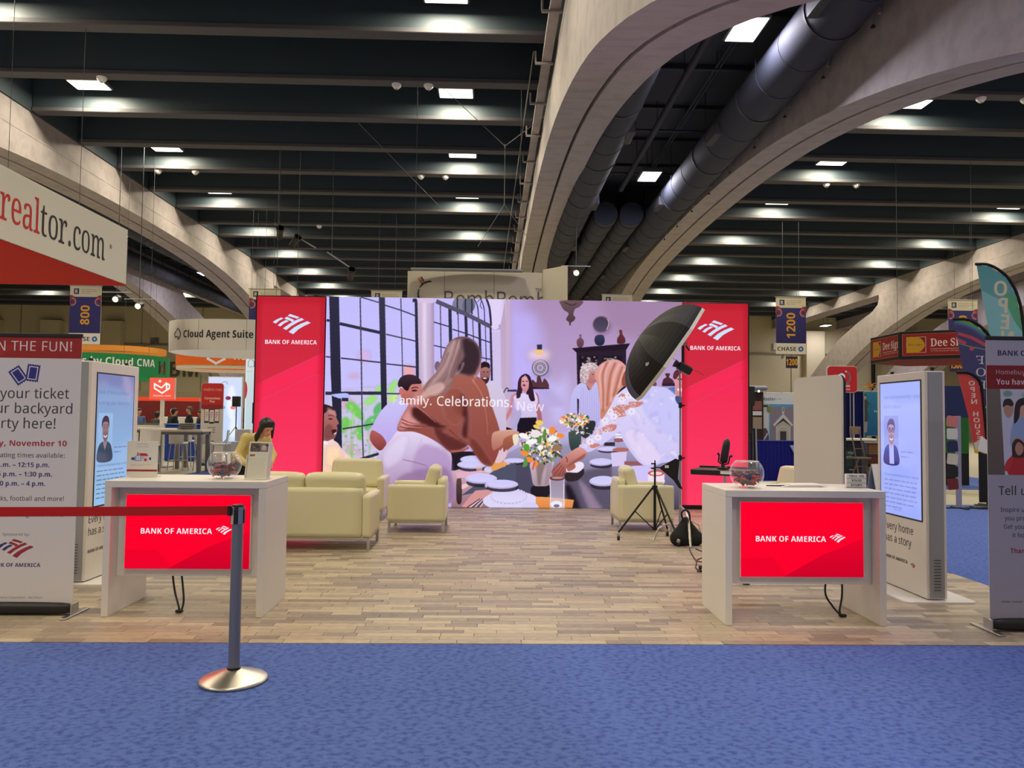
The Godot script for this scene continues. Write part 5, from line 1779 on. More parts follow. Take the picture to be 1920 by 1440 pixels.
# ------------------------------------------------------------------ studio gear
func photo_gear() -> void:
	umbrella()
	# stand that carries the umbrella
	var s := thing("light_stand", "grey light stand with bent legs holding the open umbrella", "light stand", Vector3(2.533, 0.012, -10.2))
	obj("column", bar(mb(), Vector3(0, 0.16, 0), Vector3(0, 1.05, 0), 0.017, -1, 12), M.grey_plastic, s)
	obj("upper_tube", bar(mb(), Vector3(0, 1.05, 0), Vector3(0, 1.75, 0), 0.0135, -1, 12), M.grey_plastic, s)
	obj("top_tube", bar(mb(), Vector3(0, 1.75, 0), Vector3(-0.01, 2.3, 0), 0.011, -1, 12), M.grey_plastic, s)
	for y in [1.02, 1.72]:
		obj("clamp", bar(mb(), Vector3(0, y, 0), Vector3(0, y + 0.07, 0), 0.024, -1, 10), M.black_plastic, s)
		obj("knob", bar(mb(), Vector3(0.02, y + 0.035, 0.0), Vector3(0.06, y + 0.035, 0.01), 0.014, -1, 8), M.black_plastic, s)
	obj("leg", tube(mb(), [Vector3(0, 0.2, 0), Vector3(0.13, 0.23, 0.13), Vector3(0.2, 0.2, 0.19), Vector3(0.25, 0.0, 0.25)], 0.012, 8), M.steel_brushed, s)
	obj("leg", tube(mb(), [Vector3(0, 0.16, 0), Vector3(-0.22, 0.19, 0.12), Vector3(-0.33, 0.14, 0.18), Vector3(-0.4, 0.0, 0.22)], 0.012, 8), M.steel_brushed, s)
	obj("leg", tube(mb(), [Vector3(0, 0.42, 0.0), Vector3(-0.02, 0.4, 0.3), Vector3(-0.05, 0.33, 0.62), Vector3(-0.09, 0.02, 0.88)], 0.016, 8), M.steel_brushed, s)
	# black wheeled stand
	var t := thing("wheeled_stand", "black three-legged wheeled stand in front of the right armchair", "stand", Vector3(2.135, 0.012, -9.92))
	obj("column", bar(mb(), Vector3(0, 0.15, 0), Vector3(0, 0.7, 0), 0.018, -1, 12), M.black_metal, t)
	obj("riser", bar(mb(), Vector3(0, 0.7, 0), Vector3(0, 1.0, 0), 0.013, -1, 12), M.black_metal, t)
	obj("collar", bar(mb(), Vector3(0, 0.655, 0), Vector3(0, 0.71, 0), 0.035, -1, 12), M.black_metal, t)
	obj("spigot", bar(mb(), Vector3(0, 1.0, 0), Vector3(0, 1.035, 0), 0.008, -1, 8), M.black_metal, t)
	for y in [0.93, 0.99]: obj("knob", bar(mb(), Vector3(-0.012, y, 0), Vector3(-0.05, y, 0), 0.01, -1, 8), M.black_plastic, t)
	obj("lower_hub", bar(mb(), Vector3(0, 0.14, 0), Vector3(0, 0.18, 0), 0.032, -1, 12), M.black_metal, t)
	for e in [Vector3(-0.465, 0.1, -0.03), Vector3(0.2, 0.1, 0.44), Vector3(0.26, 0.1, -0.42)]:
		var out := Vector3(e.x, 0, e.z).normalized()
		obj("leg", bar(mb(), out * 0.03 + Vector3(0, 0.68, 0), e, 0.013, -1, 8), M.black_metal, t)
		var mid: Vector3 = (out * 0.03 + Vector3(0, 0.68, 0)).lerp(e, 0.52)
		obj("brace", bar(mb(), mid, out * 0.025 + Vector3(0, 0.16, 0), 0.008, -1, 6), M.black_metal, t)
		var w := obj("caster", bar(mb(), e + Vector3(-0.014, -0.068, 0.0), e + Vector3(0.014, -0.068, 0), 0.032, -1, 14), M.black_plastic, t)
		obj("fork", bx(mb(), e + Vector3(0, -0.03, 0), Vector3(0.045, 0.05, 0.035), 0.01), M.steel, w)
	var flag := thing("flag_cutter", "black triangular cloth flag clipped to the top of the wheeled stand", "cloth flag", Vector3(2.135, 0.012, -9.92))
	var fp := PackedVector2Array([Vector2(0.05, 0.94), Vector2(0.265, 1.06), Vector2(0.315, 1.04), Vector2(0.295, 0.8), Vector2(0.36, 0.66), Vector2(0.31, 0.68), Vector2(0.24, 0.78)])
	obj("cloth", slab(mb(), fp, 0.012, Transform3D(Basis(), Vector3(0, 0, 0.012))), M.black_cloth, flag)
	obj("label", box_mesh(Vector3(0.15, 0.955, 0.0195), Vector3(0.05, 0.035, 0.002)), M.white_matt, flag)
	obj("clip", bar(mb(), Vector3(0.0, 0.94, 0.012), Vector3(0.07, 0.945, 0.012), 0.008, -1, 6), M.black_metal, flag)
	# sandbag
	var b := thing("sandbag", "black sandbag slumped over the light stand's front leg", "sandbag", Vector3(2.47, 0.012, -9.6))
	obj("body", field_mesh([[Vector3(-0.02, 0.3, 0.0), Vector3(-0.1, 0.11, 0.03), 0.045, 0.1], [Vector3(0.0, 0.28, 0.0), Vector3(0.1, 0.1, -0.02), 0.05, 0.095], [Vector3(-0.14, 0.08, 0.04), Vector3(0.13, 0.075, 0.0), 0.075, 0.07]], 0.016, 0.05), M.black_cloth, b)
	obj("strap", tube(mb(), curve([Vector3(-0.06, 0.31, 0.05), Vector3(-0.08, 0.4, 0.05), Vector3(-0.03, 0.44, 0.04), Vector3(0.02, 0.4, 0.03), Vector3(0.03, 0.31, 0.03)], 5), 0.012, 6), M.black_cloth, b)
	# microphone table
	var m := thing("tray_stand", "black tray on a chrome pole behind the right counter, with a low black foot", "tray stand", Vector3(2.34, 0.012, -7.62))
	var ty := Transform3D(Basis(Vector3.UP, -0.5), Vector3(0, 1.05, 0))
	obj("tray", bx(mb(), Vector3.ZERO, Vector3(0.6, 0.055, 0.36), 0.008, ty), M.black_plastic, m)
	obj("rim", bx(mb(), Vector3(0, 0.035, -0.165), Vector3(0.58, 0.02, 0.012), 0.003, ty), M.black_plastic, m)
	obj("label", bx(mb(), Vector3(0.06, 0.004, 0.1815), Vector3(0.13, 0.03, 0.002), 0.0, ty), M.white_matt, m)
	obj("pole", bar(mb(), Vector3(0, 0.06, 0), Vector3(0, 1.02, 0), 0.016, -1, 12), M.steel, m)
	obj("foot", bar(mb(), Vector3(-0.16, 0.05, -0.32), Vector3(0.12, 0.05, 0.28), 0.02, -1, 8), M.black_metal, m)
	obj("foot", bar(mb(), Vector3(0.2, 0.05, -0.2), Vector3(-0.14, 0.05, 0.12), 0.02, -1, 8), M.black_metal, m)
	for e in [Vector3(-0.16, 0, -0.32), Vector3(0.12, 0, 0.28), Vector3(0.2, 0, -0.2), Vector3(-0.14, 0, 0.12)]:
		obj("levelling_pad", lathe(mb(), [Vector2(0, 0), Vector2(0.035, 0), Vector2(0.03, 0.012), Vector2(0.012, 0.02), Vector2(0.012, 0.05), Vector2(0, 0.05)], 10, Transform3D(Basis(), e)), M.black_metal, m)
	var mic := thing("microphone", "black desk microphone in a tilting cradle on the black tray", "microphone", Vector3(2.32, 1.092, -7.62))
	obj("base", lathe(mb(), [Vector2(0, 0), Vector2(0.055, 0), Vector2(0.055, 0.012), Vector2(0.02, 0.02), Vector2(0.012, 0.07), Vector2(0, 0.07)], 18), M.black_plastic, mic)
	var tilt := Transform3D(Basis(Vector3(0, 0, 1), -0.17), Vector3(0.005, 0.06, 0))
	obj("yoke", tube(mb(), [tilt * Vector3(-0.055, 0.08, 0), tilt * Vector3(-0.05, 0.0, 0), tilt * Vector3(0, -0.02, 0), tilt * Vector3(0.05, 0.0, 0), tilt * Vector3(0.055, 0.08, 0)], 0.008, 6), M.black_plastic, mic)
	obj("body", lathe(mb(), [Vector2(0, 0), Vector2(0.03, 0.0), Vector2(0.038, 0.02), Vector2(0.038, 0.15), Vector2(0.036, 0.19), Vector2(0.028, 0.225), Vector2(0.012, 0.242), Vector2(0, 0.245)], 20, tilt), M.black_plastic, mic)
	obj("knob", bar(mb(), tilt * Vector3(-0.06, 0.08, 0), tilt * Vector3(-0.075, 0.08, 0), 0.014, -1, 10), M.black_plastic, mic)
	obj("knob", bar(mb(), tilt * Vector3(0.06, 0.08, 0), tilt * Vector3(0.075, 0.08, 0), 0.014, -1, 10), M.black_plastic, mic)
	# loose cables on the floor
	var c := thing("cable", "black cable trailing over the floor from the sandbag to the right counter", "cable")
	obj("strand", tube(mb(), curve([Vector3(2.42, 0.018, -9.28), Vector3(2.35, 0.018, -8.9), Vector3(2.28, 0.018, -8.45), Vector3(2.18, 0.018, -8.1), Vector3(2.2, 0.018, -7.95)], 8), 0.007, 6), M.black_plastic, c)
	obj("strand", tube(mb(), curve([Vector3(2.5, 0.018, -9.3), Vector3(2.52, 0.018, -8.9), Vector3(2.3, 0.018, -8.5), Vector3(2.6, 0.018, -8.45), Vector3(3.0, 0.018, -8.6)], 8), 0.006, 6), M.black_plastic, c)


func umbrella() -> void:
	# canopy axis points from the rim's middle to the crown
	var mid := Vector3(2.362, 2.443, -10.2)
	var axis := Vector3(-0.81, 0.565, -0.09).normalized()
	var t := thing("studio_umbrella", "large black studio umbrella tilted on its side, white edged, before the right red panel", "umbrella", mid)
	var up := Vector3(0.575, 0.818, 0.0)
	up = (up - axis * up.dot(axis)).normalized()
	var side := axis.cross(up).normalized()
	var xf := Transform3D(Basis(side, axis, up), Vector3.ZERO)   # local y runs to the crown, z up along the rim
	var R := 0.765
	var D := 0.45
	var n := 8
	var pt := func(a: float, f: float, off: float) -> Vector3:
		# ribs stand out, the cloth between them pulls in
		var seg := TAU / n
		var u := fposmod(a + seg / 2, seg) / seg - 0.5
		var flat := cos(seg / 2) / cos(u * seg)
		var r := R * sin(f * PI / 2) * lerpf(1.0, flat, 0.96)
		var y := D * cos(f * PI / 2) - 0.02 * (1.0 - absf(u) * 2.0) * sin(f * PI)
		return Vector3(cos(a) * (r + off * f), y + off, sin(a) * (r + off * f))
	var st := mb()
	var li := mb()
	var A := 64
	var F := 12
	for i in A:
		for j in F:
			var a0 := TAU * i / A + PI / 8 * 0.0
			var a1 := TAU * (i + 1) / A
			var f0 := float(j) / F
			var f1 := float(j + 1) / F
			var q := [pt.call(a0, f0, 0.0), pt.call(a1, f0, 0.0), pt.call(a1, f1, 0.0), pt.call(a0, f1, 0.0)]
			var p := [xf * q[0], xf * q[1], xf * q[2], xf * q[3]]
			quad(st, p[0], p[1], p[2], p[3], xf.basis * (q[0] + q[2] + Vector3(0, 0.3, 0)))
			q = [pt.call(a0, f0, -0.006), pt.call(a1, f0, -0.006), pt.call(a1, f1, -0.006), pt.call(a0, f1, -0.006)]
			p = [xf * q[0], xf * q[1], xf * q[2], xf * q[3]]
			quad(li, p[0], p[1], p[2], p[3], -(xf.basis * (q[0] + q[2] + Vector3(0, 0.3, 0))))
	obj("canopy", st, mat("umbrella_black", rgb8(9, 9, 7), 0.7), t)
	obj("lining", li, M.white_matt, t)
	var hem := mb()
	for i in A:
		var a0 := TAU * i / A
		var a1 := TAU * (i + 1) / A
		var q0: Vector3 = pt.call(a0, 1.0, 0.0)
		var q1: Vector3 = pt.call(a1, 1.0, 0.0)
		var dn := Vector3(0, -0.045, 0)
		quad(hem, xf * (q0 * 1.003), xf * (q1 * 1.003), xf * (q1 * 1.0 + dn), xf * (q0 * 1.0 + dn), xf.basis * Vector3(q0.x, 0, q0.z))
		quad(hem, xf * (q0 * 0.996), xf * (q1 * 0.996), xf * (q1 * 0.994 + dn), xf * (q0 * 0.994 + dn), -(xf.basis * Vector3(q0.x, 0, q0.z)))
	obj("hem", hem, M.white_matt, t)
	for i in n:
		var rib := []
		for j in 9: rib.append(xf * (pt.call(TAU * i / n, j / 8.0, -0.012) as Vector3))
		obj("rib", tube(mb(), rib, 0.004, 5), M.steel, t)
		obj("tip", bar(mb(), rib[8], rib[8] + (rib[8] - rib[7]).normalized() * 0.03, 0.006, 0.004, 6), M.black_plastic, t)
	obj("shaft", bar(mb(), xf * Vector3(0, D + 0.05, 0), xf * Vector3(0, -0.34, 0), 0.005, -1, 8), M.steel, t)
	obj("emblem", bar(mb(), xf * (pt.call(3.7, 0.74, 0.001) as Vector3), xf * (pt.call(3.7, 0.74, 0.003) as Vector3), 0.035, -1, 16), M.grey_plastic, t)
	var b := thing("flash_head", "black studio flash on a bracket under the umbrella's open side", "flash", Vector3(2.545, 2.3, -10.19))
	var tilt := Transform3D(Basis(Vector3(0, 0, 1), -0.5), Vector3(0.04, -0.04, 0.0))
	obj("body", bx(mb(), Vector3.ZERO, Vector3(0.2, 0.11, 0.11), 0.018, tilt), M.black_plastic, b)
	obj("reflector", lathe(mb(), [Vector2(0.03, -0.02), Vector2(0.05, 0.03), Vector2(0.055, 0.05), Vector2(0.0, 0.04)], 16, tilt * Transform3D(Basis(Vector3(0, 0, 1), PI / 2), Vector3(-0.1, 0, 0))), M.black_plastic, b)
	obj("bracket", bx(mb(), Vector3(0.02, 0.14, 0), Vector3(0.035, 0.26, 0.04), 0.008), M.black_metal, b)
	obj("shoe", bx(mb(), Vector3(0.03, 0.285, 0), Vector3(0.12, 0.03, 0.05), 0.008, Transform3D(Basis(Vector3(0, 0, 1), 0.3), Vector3(0.08, 0, 0))), M.grey_plastic, b)
	obj("lever", bar(mb(), Vector3(0.06, 0.27, 0), Vector3(0.1, 0.2, 0.02), 0.012, -1, 8), M.black_plastic, b)
	obj("cord", tube(mb(), curve([Vector3(0.13, -0.06, 0), Vector3(0.22, -0.08, 0), Vector3(0.3, -0.13, 0)], 5), 0.003, 5), M.black_plastic, b)


# ------------------------------------------------------------------ roll-up banners
func roll_up(label: String, at: Vector3, turn: float, w: float, h: float, tex: Texture2D, called: String) -> Node3D:
	var t := thing("roll_up_banner", label, "banner", at, turn)
	obj("sheet", box_mesh(Vector3(0, h / 2 + 0.06, 0), Vector3(w, h, 0.004)), M.white_matt, t)
	obj("print", sheet(w, h, Vector3(0, h / 2 + 0.06, 0.0026)), printed(called, tex, 0.55), t)
	obj("top_bar", box_mesh(Vector3(0, h + 0.07, 0), Vector3(w + 0.01, 0.03, 0.022), 0.004), M.black_plastic, t)
	obj("cassette", puff(mb(), Vector3(0, 0.05, 0), Vector3(w + 0.02, 0.08, 0.1), 0.03, Transform3D(), 5), M.black_plastic, t)
	for s in [-1.0, 1.0]:
		obj("end_cap", box_mesh(Vector3(s * (w / 2 + 0.014), 0.05, 0), Vector3(0.012, 0.085, 0.11), 0.004), M.steel, t)
		obj("swivel_foot", bx(mb(), Vector3(s * (w / 2 + 0.02), 0.008, 0.0), Vector3(0.05, 0.014, 0.36), 0.004), M.steel, t)
	obj("pole", bar(mb(), Vector3(0, 0.06, -0.03), Vector3(0, h + 0.06, -0.03), 0.01, -1, 8), M.steel, t)
	return t


func roll_ups() -> void:
	# left: the fun banner; laid out in units of 1/235 m
	var p := Paint.new(420, 1030, rgb8(226, 220, 216))
	p.units(211, 518)
	p.rect(0, 0, 211, 42, rgb8(164, 34, 30))
	p.poly([0, 42, 60, 42, 100, 14, 0, 30], rgb8(176, 42, 36))
	p.text("JOIN THE FUN!", 105, 28, 19, sans, rgb8(236, 224, 220), 0, 1.02)
	var nv := rgb8(48, 44, 128)
	for q in [[98, 76, -0.62], [124, 71, 0.12]]:
		var c := Vector2(q[0], q[1])
		for pass_ in 3:
			var hw: float = [11.5, 8.5, 6.5][pass_]
			var hh: float = [17.0, 13.0, 11.0][pass_]
			var n := []
			for k in [[-1, -1], [1, -1], [1, 1], [-1, 1]]:
				var v: Vector2 = c + Vector2(k[0] * hw, k[1] * hh).rotated(q[2])
				n.append(v.x)
				n.append(v.y)
			p.poly(n, [nv, rgb8(226, 220, 216), nv][pass_])
		for i in 5:
			for e in [-1.0, 1.0]:
				var v: Vector2 = c + Vector2(-9.2 + i * 4.6, e * 17.0).rotated(q[2])
				p.oval(v.x, v.y, 1.5, 1.5, rgb8(226, 220, 216))
	var ink := rgb8(64, 58, 62)
	p.text("Get your ticket", 105, 120, 19.5, sans, ink, 0, 0.98)
	p.text("to our backyard", 105, 149, 19.5, sans, ink, 0, 0.98)
	p.text("party here!", 105, 178, 19.5, sans, ink, 0, 0.98)
	p.text("Sunday, November 10", 105, 212, 10.5, sans_bold, rgb8(176, 50, 58), 0, 1.12)
	p.text("Three seating times available:", 105, 234, 8.6, sans, ink, 0, 1.04)
	p.text("11 a.m. – 12:15 p.m.", 105, 252.5, 8.8, sans_bold, rgb8(60, 54, 110), 0, 0.98)
	p.text("12:15 p.m. – 1:30 p.m.", 105, 270.5, 8.8, sans_bold, rgb8(60, 54, 110), 0, 0.98)
	p.text("2:30 p.m. – 4 p.m.", 105, 288.5, 8.8, sans_bold, rgb8(60, 54, 110), 0, 0.98)
	p.text("Food, drinks, football and more!", 105, 317, 8.6, sans, ink, 0, 0.98)
	p.text("See ticket for seating time frame.", 105, 347, 8.6, sans, ink, 0, 0.96)
	p.text("Sponsored by:", 105, 384, 5.5, sans, rgb8(110, 104, 108), 0, 1.0)
	paint_flag(p, 105, 408, 66, [rgb8(164, 48, 58), rgb8(164, 48, 58), rgb8(50, 46, 110), rgb8(50, 46, 110), rgb8(164, 48, 58), rgb8(164, 48, 58)])
	p.text("BANK OF AMERICA", 105, 443, 7, sans_bold, rgb8(52, 48, 100), 0, 1.06)
	p.text("Bank of America Corporation   ARCXXBLX", 105, 503, 4, sans, rgb8(130, 124, 124), 0, 1.0)
	roll_up("tall white roll-up banner with a red JOIN THE FUN! header at the far left", Vector3(-3.675, 0.012, -6.126), 0.0, 0.9, 2.1, p.done(), "fun_banner")
	# right: the story banner; laid out in units of 1/249 m
	var q := Paint.new(420, 1070, rgb8(160, 152, 162))
	q.units(211, 537)
	q.rect(0, 0, 211, 50, rgb8(184, 178, 186))
	q.text("BANK OF AMERICA", 22.5, 31, 9.8, sans_bold, rgb8(36, 34, 84), -1, 1.12)
	paint_flag(q, 178, 27, 26, [rgb8(164, 48, 58), rgb8(164, 48, 58), rgb8(50, 46, 110)])
	q.rect(0, 50, 211, 45, rgb8(138, 16, 24))
	q.text("Homebuyers", 19, 67, 9, sans, rgb8(220, 200, 196), -1, 1.05)
	q.text("You have", 19, 86.5, 10.5, sans_bold, rgb8(232, 220, 214), -1, 0.98)
	q.rect(0, 95, 211, 164, rgb8(124, 110, 96), rgb8(104, 90, 78))
	q.poly([26, 95, 211, 95, 211, 259, 33, 259], rgb8(212, 208, 216))
	q.soft(rgb8(150, 190, 170))
	for i in 26: q.oval(30 + rng.randf() * 180, 98 + rng.randf() * 36, 9, 6, [rgb8(150, 190, 170), rgb8(190, 206, 200), rgb8(120, 170, 146)][i % 3])
	q.blend(3)
	q.blob([34, 250, 32, 160, 40, 146, 52, 150, 62, 175, 60, 250], rgb8(206, 206, 220))
	q.blob([33, 128, 38, 118, 46, 118, 52, 130, 48, 146, 40, 150, 34, 142], rgb8(196, 150, 124))
	q.blob([31, 130, 34, 116, 46, 114, 52, 124, 48, 128, 38, 126], rgb8(56, 40, 36))
	q.blob([44, 200, 50, 160, 62, 146, 84, 152, 92, 190, 80, 210, 60, 214], rgb8(152, 176, 214))
	q.blob([60, 128, 68, 118, 78, 120, 82, 136, 76, 148, 66, 148], rgb8(216, 166, 140))
	q.blob([52, 160, 56, 122, 72, 112, 86, 124, 90, 156, 82, 160, 80, 130, 66, 128, 62, 150], rgb8(44, 26, 34))
	q.blob([48, 190, 60, 188, 84, 200, 80, 206, 56, 202], rgb8(206, 156, 130))
	q.blob([40, 259, 44, 226, 56, 218, 74, 226, 78, 259], rgb8(196, 36, 44))
	q.blob([48, 222, 48, 200, 58, 190, 72, 200, 74, 220, 66, 226, 54, 226], rgb8(58, 34, 32))
	q.blob([54, 204, 60, 196, 69, 204, 68, 216, 60, 222, 54, 214], rgb8(196, 138, 112))
	q.blob([32, 250, 36, 234, 48, 224, 44, 250], rgb8(206, 52, 50))
	q.poly([0, 259, 211, 259, 211, 537, 0, 537], rgb8(172, 166, 176))
	var dk := rgb8(44, 40, 48)
	q.text("Tell us", 20, 297, 16.5, sans, dk, -1, 1.0)
	q.text("Inspire us", 23.5, 329, 8.4, sans, dk, -1, 1.0)
	q.text("you proud", 31, 345, 8.4, sans, dk, -1, 1.0)
	q.text("Get your", 29, 361, 8.4, sans, dk, -1, 1.0)
	q.text("it home", 46, 377, 8.4, sans, dk, -1, 1.0)
	q.text("Thanks", 41, 407, 9, sans_bold, rgb8(150, 30, 52), -1, 0.98)
	q.fine(22, 497, 1, 8, 120, rgb8(120, 114, 120), rng, 0.3)
	roll_up("roll-up banner with a red band and a family photo at the far right", Vector3(4.222, 0.012, -5.78), 0.0, 0.85, 2.15, q.done(), "story_banner")


func stanchion() -> void:
	var t := thing("stanchion", "polished steel stanchion post with a round base and black head, on the blue carpet", "stanchion", Vector3(-1.494, 0.01, -4.64))
	var prof := [Vector2(0.19, 0.0), Vector2(0.195, 0.004), Vector2(0.195, 0.014), Vector2(0.188, 0.02)]
	for i in 9:
		var f := i / 8.0
		prof.append(Vector2(lerpf(0.185, 0.036, f), 0.021 + 0.05 * pow(f, 0.9)))
	obj("base", lathe(mb(), prof, 64), M.steel_brushed, t)
	obj("collar", lathe(mb(), [Vector2(0.0385, 0.068), Vector2(0.0385, 0.08), Vector2(0.033, 0.082)], 32), M.black_metal, t)
	obj("post", bar(mb(), Vector3(0, 0.07, 0), Vector3(0, 0.955, 0), 0.033, -1, 40), mat("steel_post", rgb8(138, 138, 142), 0.38, 0.6), t)
	obj("head", lathe(mb(), [Vector2(0.0335, 0.93), Vector2(0.0345, 0.935), Vector2(0.0345, 1.02), Vector2(0.031, 1.032), Vector2(0.0, 1.035)], 32), M.black_plastic, t)
	for k in 4:
		var a := PI / 4 + PI / 2 * k + PI / 4
		var f := Transform3D(Basis(Vector3.UP, a), Vector3.ZERO)
		obj("clip_slot", bx(mb(), Vector3(0, 0.965, 0.035), Vector3(0.024, 0.085, 0.012), 0.003, f), M.black_plastic, t)
		obj("cover_plate", bx(mb(), Vector3(0, 0.97, 0.0335), Vector3(0.03, 0.1, 0.006), 0.002, Transform3D(Basis(Vector3.UP, a + PI / 4), Vector3.ZERO)), M.steel, t)
	var b := thing("belt", "red retractable belt running left from the steel stanchion's head", "belt")
	var a0 := Vector3(-1.541, 1.008, -4.628)
	var a1 := Vector3(-4.6, 1.125, -3.55)
	var d := (a1 - a0).normalized()
	var n := d.cross(Vector3.UP).normalized()
	var st := mb()
	var N := 24
	for i in N:
		var p0 := a0.lerp(a1, float(i) / N) - Vector3(0, sin(PI * i / N) * 0.012, 0)
		var p1 := a0.lerp(a1, float(i + 1) / N) - Vector3(0, sin(PI * (i + 1) / N) * 0.012, 0)
		for s in [-1.0, 1.0]:
			quad(st, p0 + n * 0.0008 * s - Vector3(0, 0.026, 0), p1 + n * 0.0008 * s - Vector3(0, 0.026, 0), p1 + n * 0.0008 * s + Vector3(0, 0.026, 0), p0 + n * 0.0008 * s + Vector3(0, 0.026, 0), n * s)
	obj("webbing", st, M.belt_red, b)
	obj("clip", bx(mb(), a0 + Vector3(0.0, 0, 0), Vector3(0.02, 0.06, 0.02), 0.003), M.black_plastic, b)


# ------------------------------------------------------------------ hanging signs
# a closed outline seen from above as points with running length, starting at the front middle and going right
func plan(rx: float, rz: float, sharp: float, n := 96) -> Array:
	var pts := []
	var run := 0.0
	var last := Vector2.ZERO
	for i in n + 1:
		var a := TAU * i / n
		var s := sin(a)
		var c := cos(a)
		var p := Vector2(rx * signf(s) * pow(absf(s), 2.0 / sharp), rz * signf(c) * pow(absf(c), 2.0 / sharp))
		if i > 0: run += p.distance_to(last)
		last = p
		pts.append([p, run])
	return pts


func on_plan(pl: Array, s: float) -> Array:
	var total: float = pl[-1][1]
	s = fposmod(s, total)
	for i in pl.size() - 1:
		if s <= pl[i + 1][1]:
			var k: float = (s - pl[i][1]) / maxf(pl[i + 1][1] - pl[i][1], 1e-6)
			var p: Vector2 = pl[i][0].lerp(pl[i + 1][0], k)
			var d: Vector2 = (pl[i + 1][0] - pl[i][0]).normalized()
			return [p, Vector2(-d.y, d.x) * -1.0 if Vector2(-d.y, d.x).dot(p) < 0 else Vector2(-d.y, d.x)]
	return [pl[0][0], Vector2(0, 1)]


func ring_band(pl: Array, y0: float, y1: float, inside := false) -> SurfaceTool:
	var st := mb()
	for i in pl.size() - 1:
		var a: Vector2 = pl[i][0]
		var b: Vector2 = pl[i + 1][0]
		var m := (a + b) * 0.5
		var out := Vector3(m.x, 0, m.y)
		for s in [1.0, -1.0]:
			var k: float = 1.0 if s > 0 else 0.985
			quad(st, Vector3(a.x * k, y0, a.y * k), Vector3(b.x * k, y0, b.y * k), Vector3(b.x * k, y1, b.y * k), Vector3(a.x * k, y1, a.y * k), out * s)
		for y in [y0, y1]:
			quad(st, Vector3(a.x, y, a.y), Vector3(b.x, y, b.y), Vector3(b.x * 0.985, y, b.y * 0.985), Vector3(a.x * 0.985, y, a.y * 0.985), Vector3(0, y - (y0 + y1) / 2, 0))
	return st


func bend(mesh: ArrayMesh, pl: Array, s0: float, y: float, lift := 0.008) -> SurfaceTool:
	var a := mesh.surface_get_arrays(0)
	var v: PackedVector3Array = a[Mesh.ARRAY_VERTEX]
	var idx = a[Mesh.ARRAY_INDEX]
	var st := mb()
	var n: int = idx.size() if idx != null else v.size()
	for i in range(0, n, 3):
		var p := []
		var nn := []
		for k in 3:
			var q: Vector3 = v[idx[i + k]] if idx != null else v[i + k]
			var o := on_plan(pl, s0 + q.x)
			p.append(Vector3(o[0].x + o[1].x * lift, y + q.y, o[0].y + o[1].y * lift))
			nn.append(Vector3(o[1].x, 0, o[1].y))
		tri3(st, p, nn, [Vector2.ZERO, Vector2.ZERO, Vector2.ZERO])
	return st


func flat_shape(n: Array, s := 1.0) -> ArrayMesh:
	var a := PackedVector2Array()
	for i in range(0, n.size(), 2): a.append(Vector2(n[i], n[i + 1]) * s)
	return slab(mb(), a, 0.0).commit()


func outline_shape(n: Array, wd: float, closed := true, s := 1.0) -> ArrayMesh:
	# a line drawn as flat strips
	var st := mb()
	var m := n.size() / 2
	for i in m if closed else m - 1:
		var a := Vector2(n[2 * i], n[2 * i + 1]) * s
		var j := (i + 1) % m
		var b := Vector2(n[2 * j], n[2 * j + 1]) * s
		var d := (b - a).normalized() * wd * 0.5
		var o := Vector2(-d.y, d.x)
		var p := [a - d - o, b + d - o, b + d + o, a - d + o]
		quad(st, Vector3(p[0].x, p[0].y, 0), Vector3(p[1].x, p[1].y, 0), Vector3(p[2].x, p[2].y, 0), Vector3(p[3].x, p[3].y, 0), Vector3.BACK)
	return st.commit()


func wires(t: Node3D, pts: Array, top: float) -> void:
	for p in pts: obj("wire", bar(mb(), p, Vector3(p.x, top - t.position.y, p.z), 0.006, -1, 4), M.dark_grey, t)


func aisle_picture(number: String) -> ImageTexture:
	var p := Paint.new(140, 264, rgb8(46, 42, 112))
	p.units(56, 106)
	p.rect(0, 0, 56, 20, rgb8(222, 214, 186))
	p.rect(7, 5, 9, 10, rgb8(44, 42, 96))
	p.text("R", 11.5, 13.4, 6.6, sans_bold, rgb8(230, 226, 210), 0)
	p.fine(20, 6.5, 3, 3.2, 30, rgb8(170, 164, 150), rng, 0.3)
	p.poly([0, 20, 56, 20, 56, 86, 0, 86], rgb8(52, 48, 122), rgb8(38, 34, 96))
	for s in [0, 1]:
		var x: float = 56.0 * s
		p.oval(x, 22, 9, 5, rgb8(150, 60, 70))
		p.ring(x + (4.0 if s == 0 else -4.0), 29, 6.5, 6.5, 2.2, rgb8(206, 132, 110), -PI / 2 if s == 0 else -PI / 2, PI * 0.6 if s == 0 else -PI * 1.6)
		p.ring(x + (4.0 if s == 0 else -4.0), 29, 3.5, 3.5, 1.5, rgb8(150, 60, 70))
	p.text(number, 36, 53, 16, sans_bold, rgb8(232, 166, 40), 0, 1.0, -PI / 2)
	p.rect(0, 86, 56, 20, rgb8(226, 222, 208))
	p.text("CHASE", 20, 100, 7.2, sans_bold, rgb8(60, 58, 60), 0, 1.18)
	for k in 4:
		var n := []
		for q in [[-1.6, -5], [2.4, -5], [5, -2], [-1.6, -1.6]]:
			var v := Vector2(q[0], q[1]).rotated(PI / 2 * k) * 0.95 + Vector2(46.5, 96.4)
			n.append(v.x)
			n.append(v.y)
		p.poly(n, rgb8(40, 96, 170))
	return p.done()


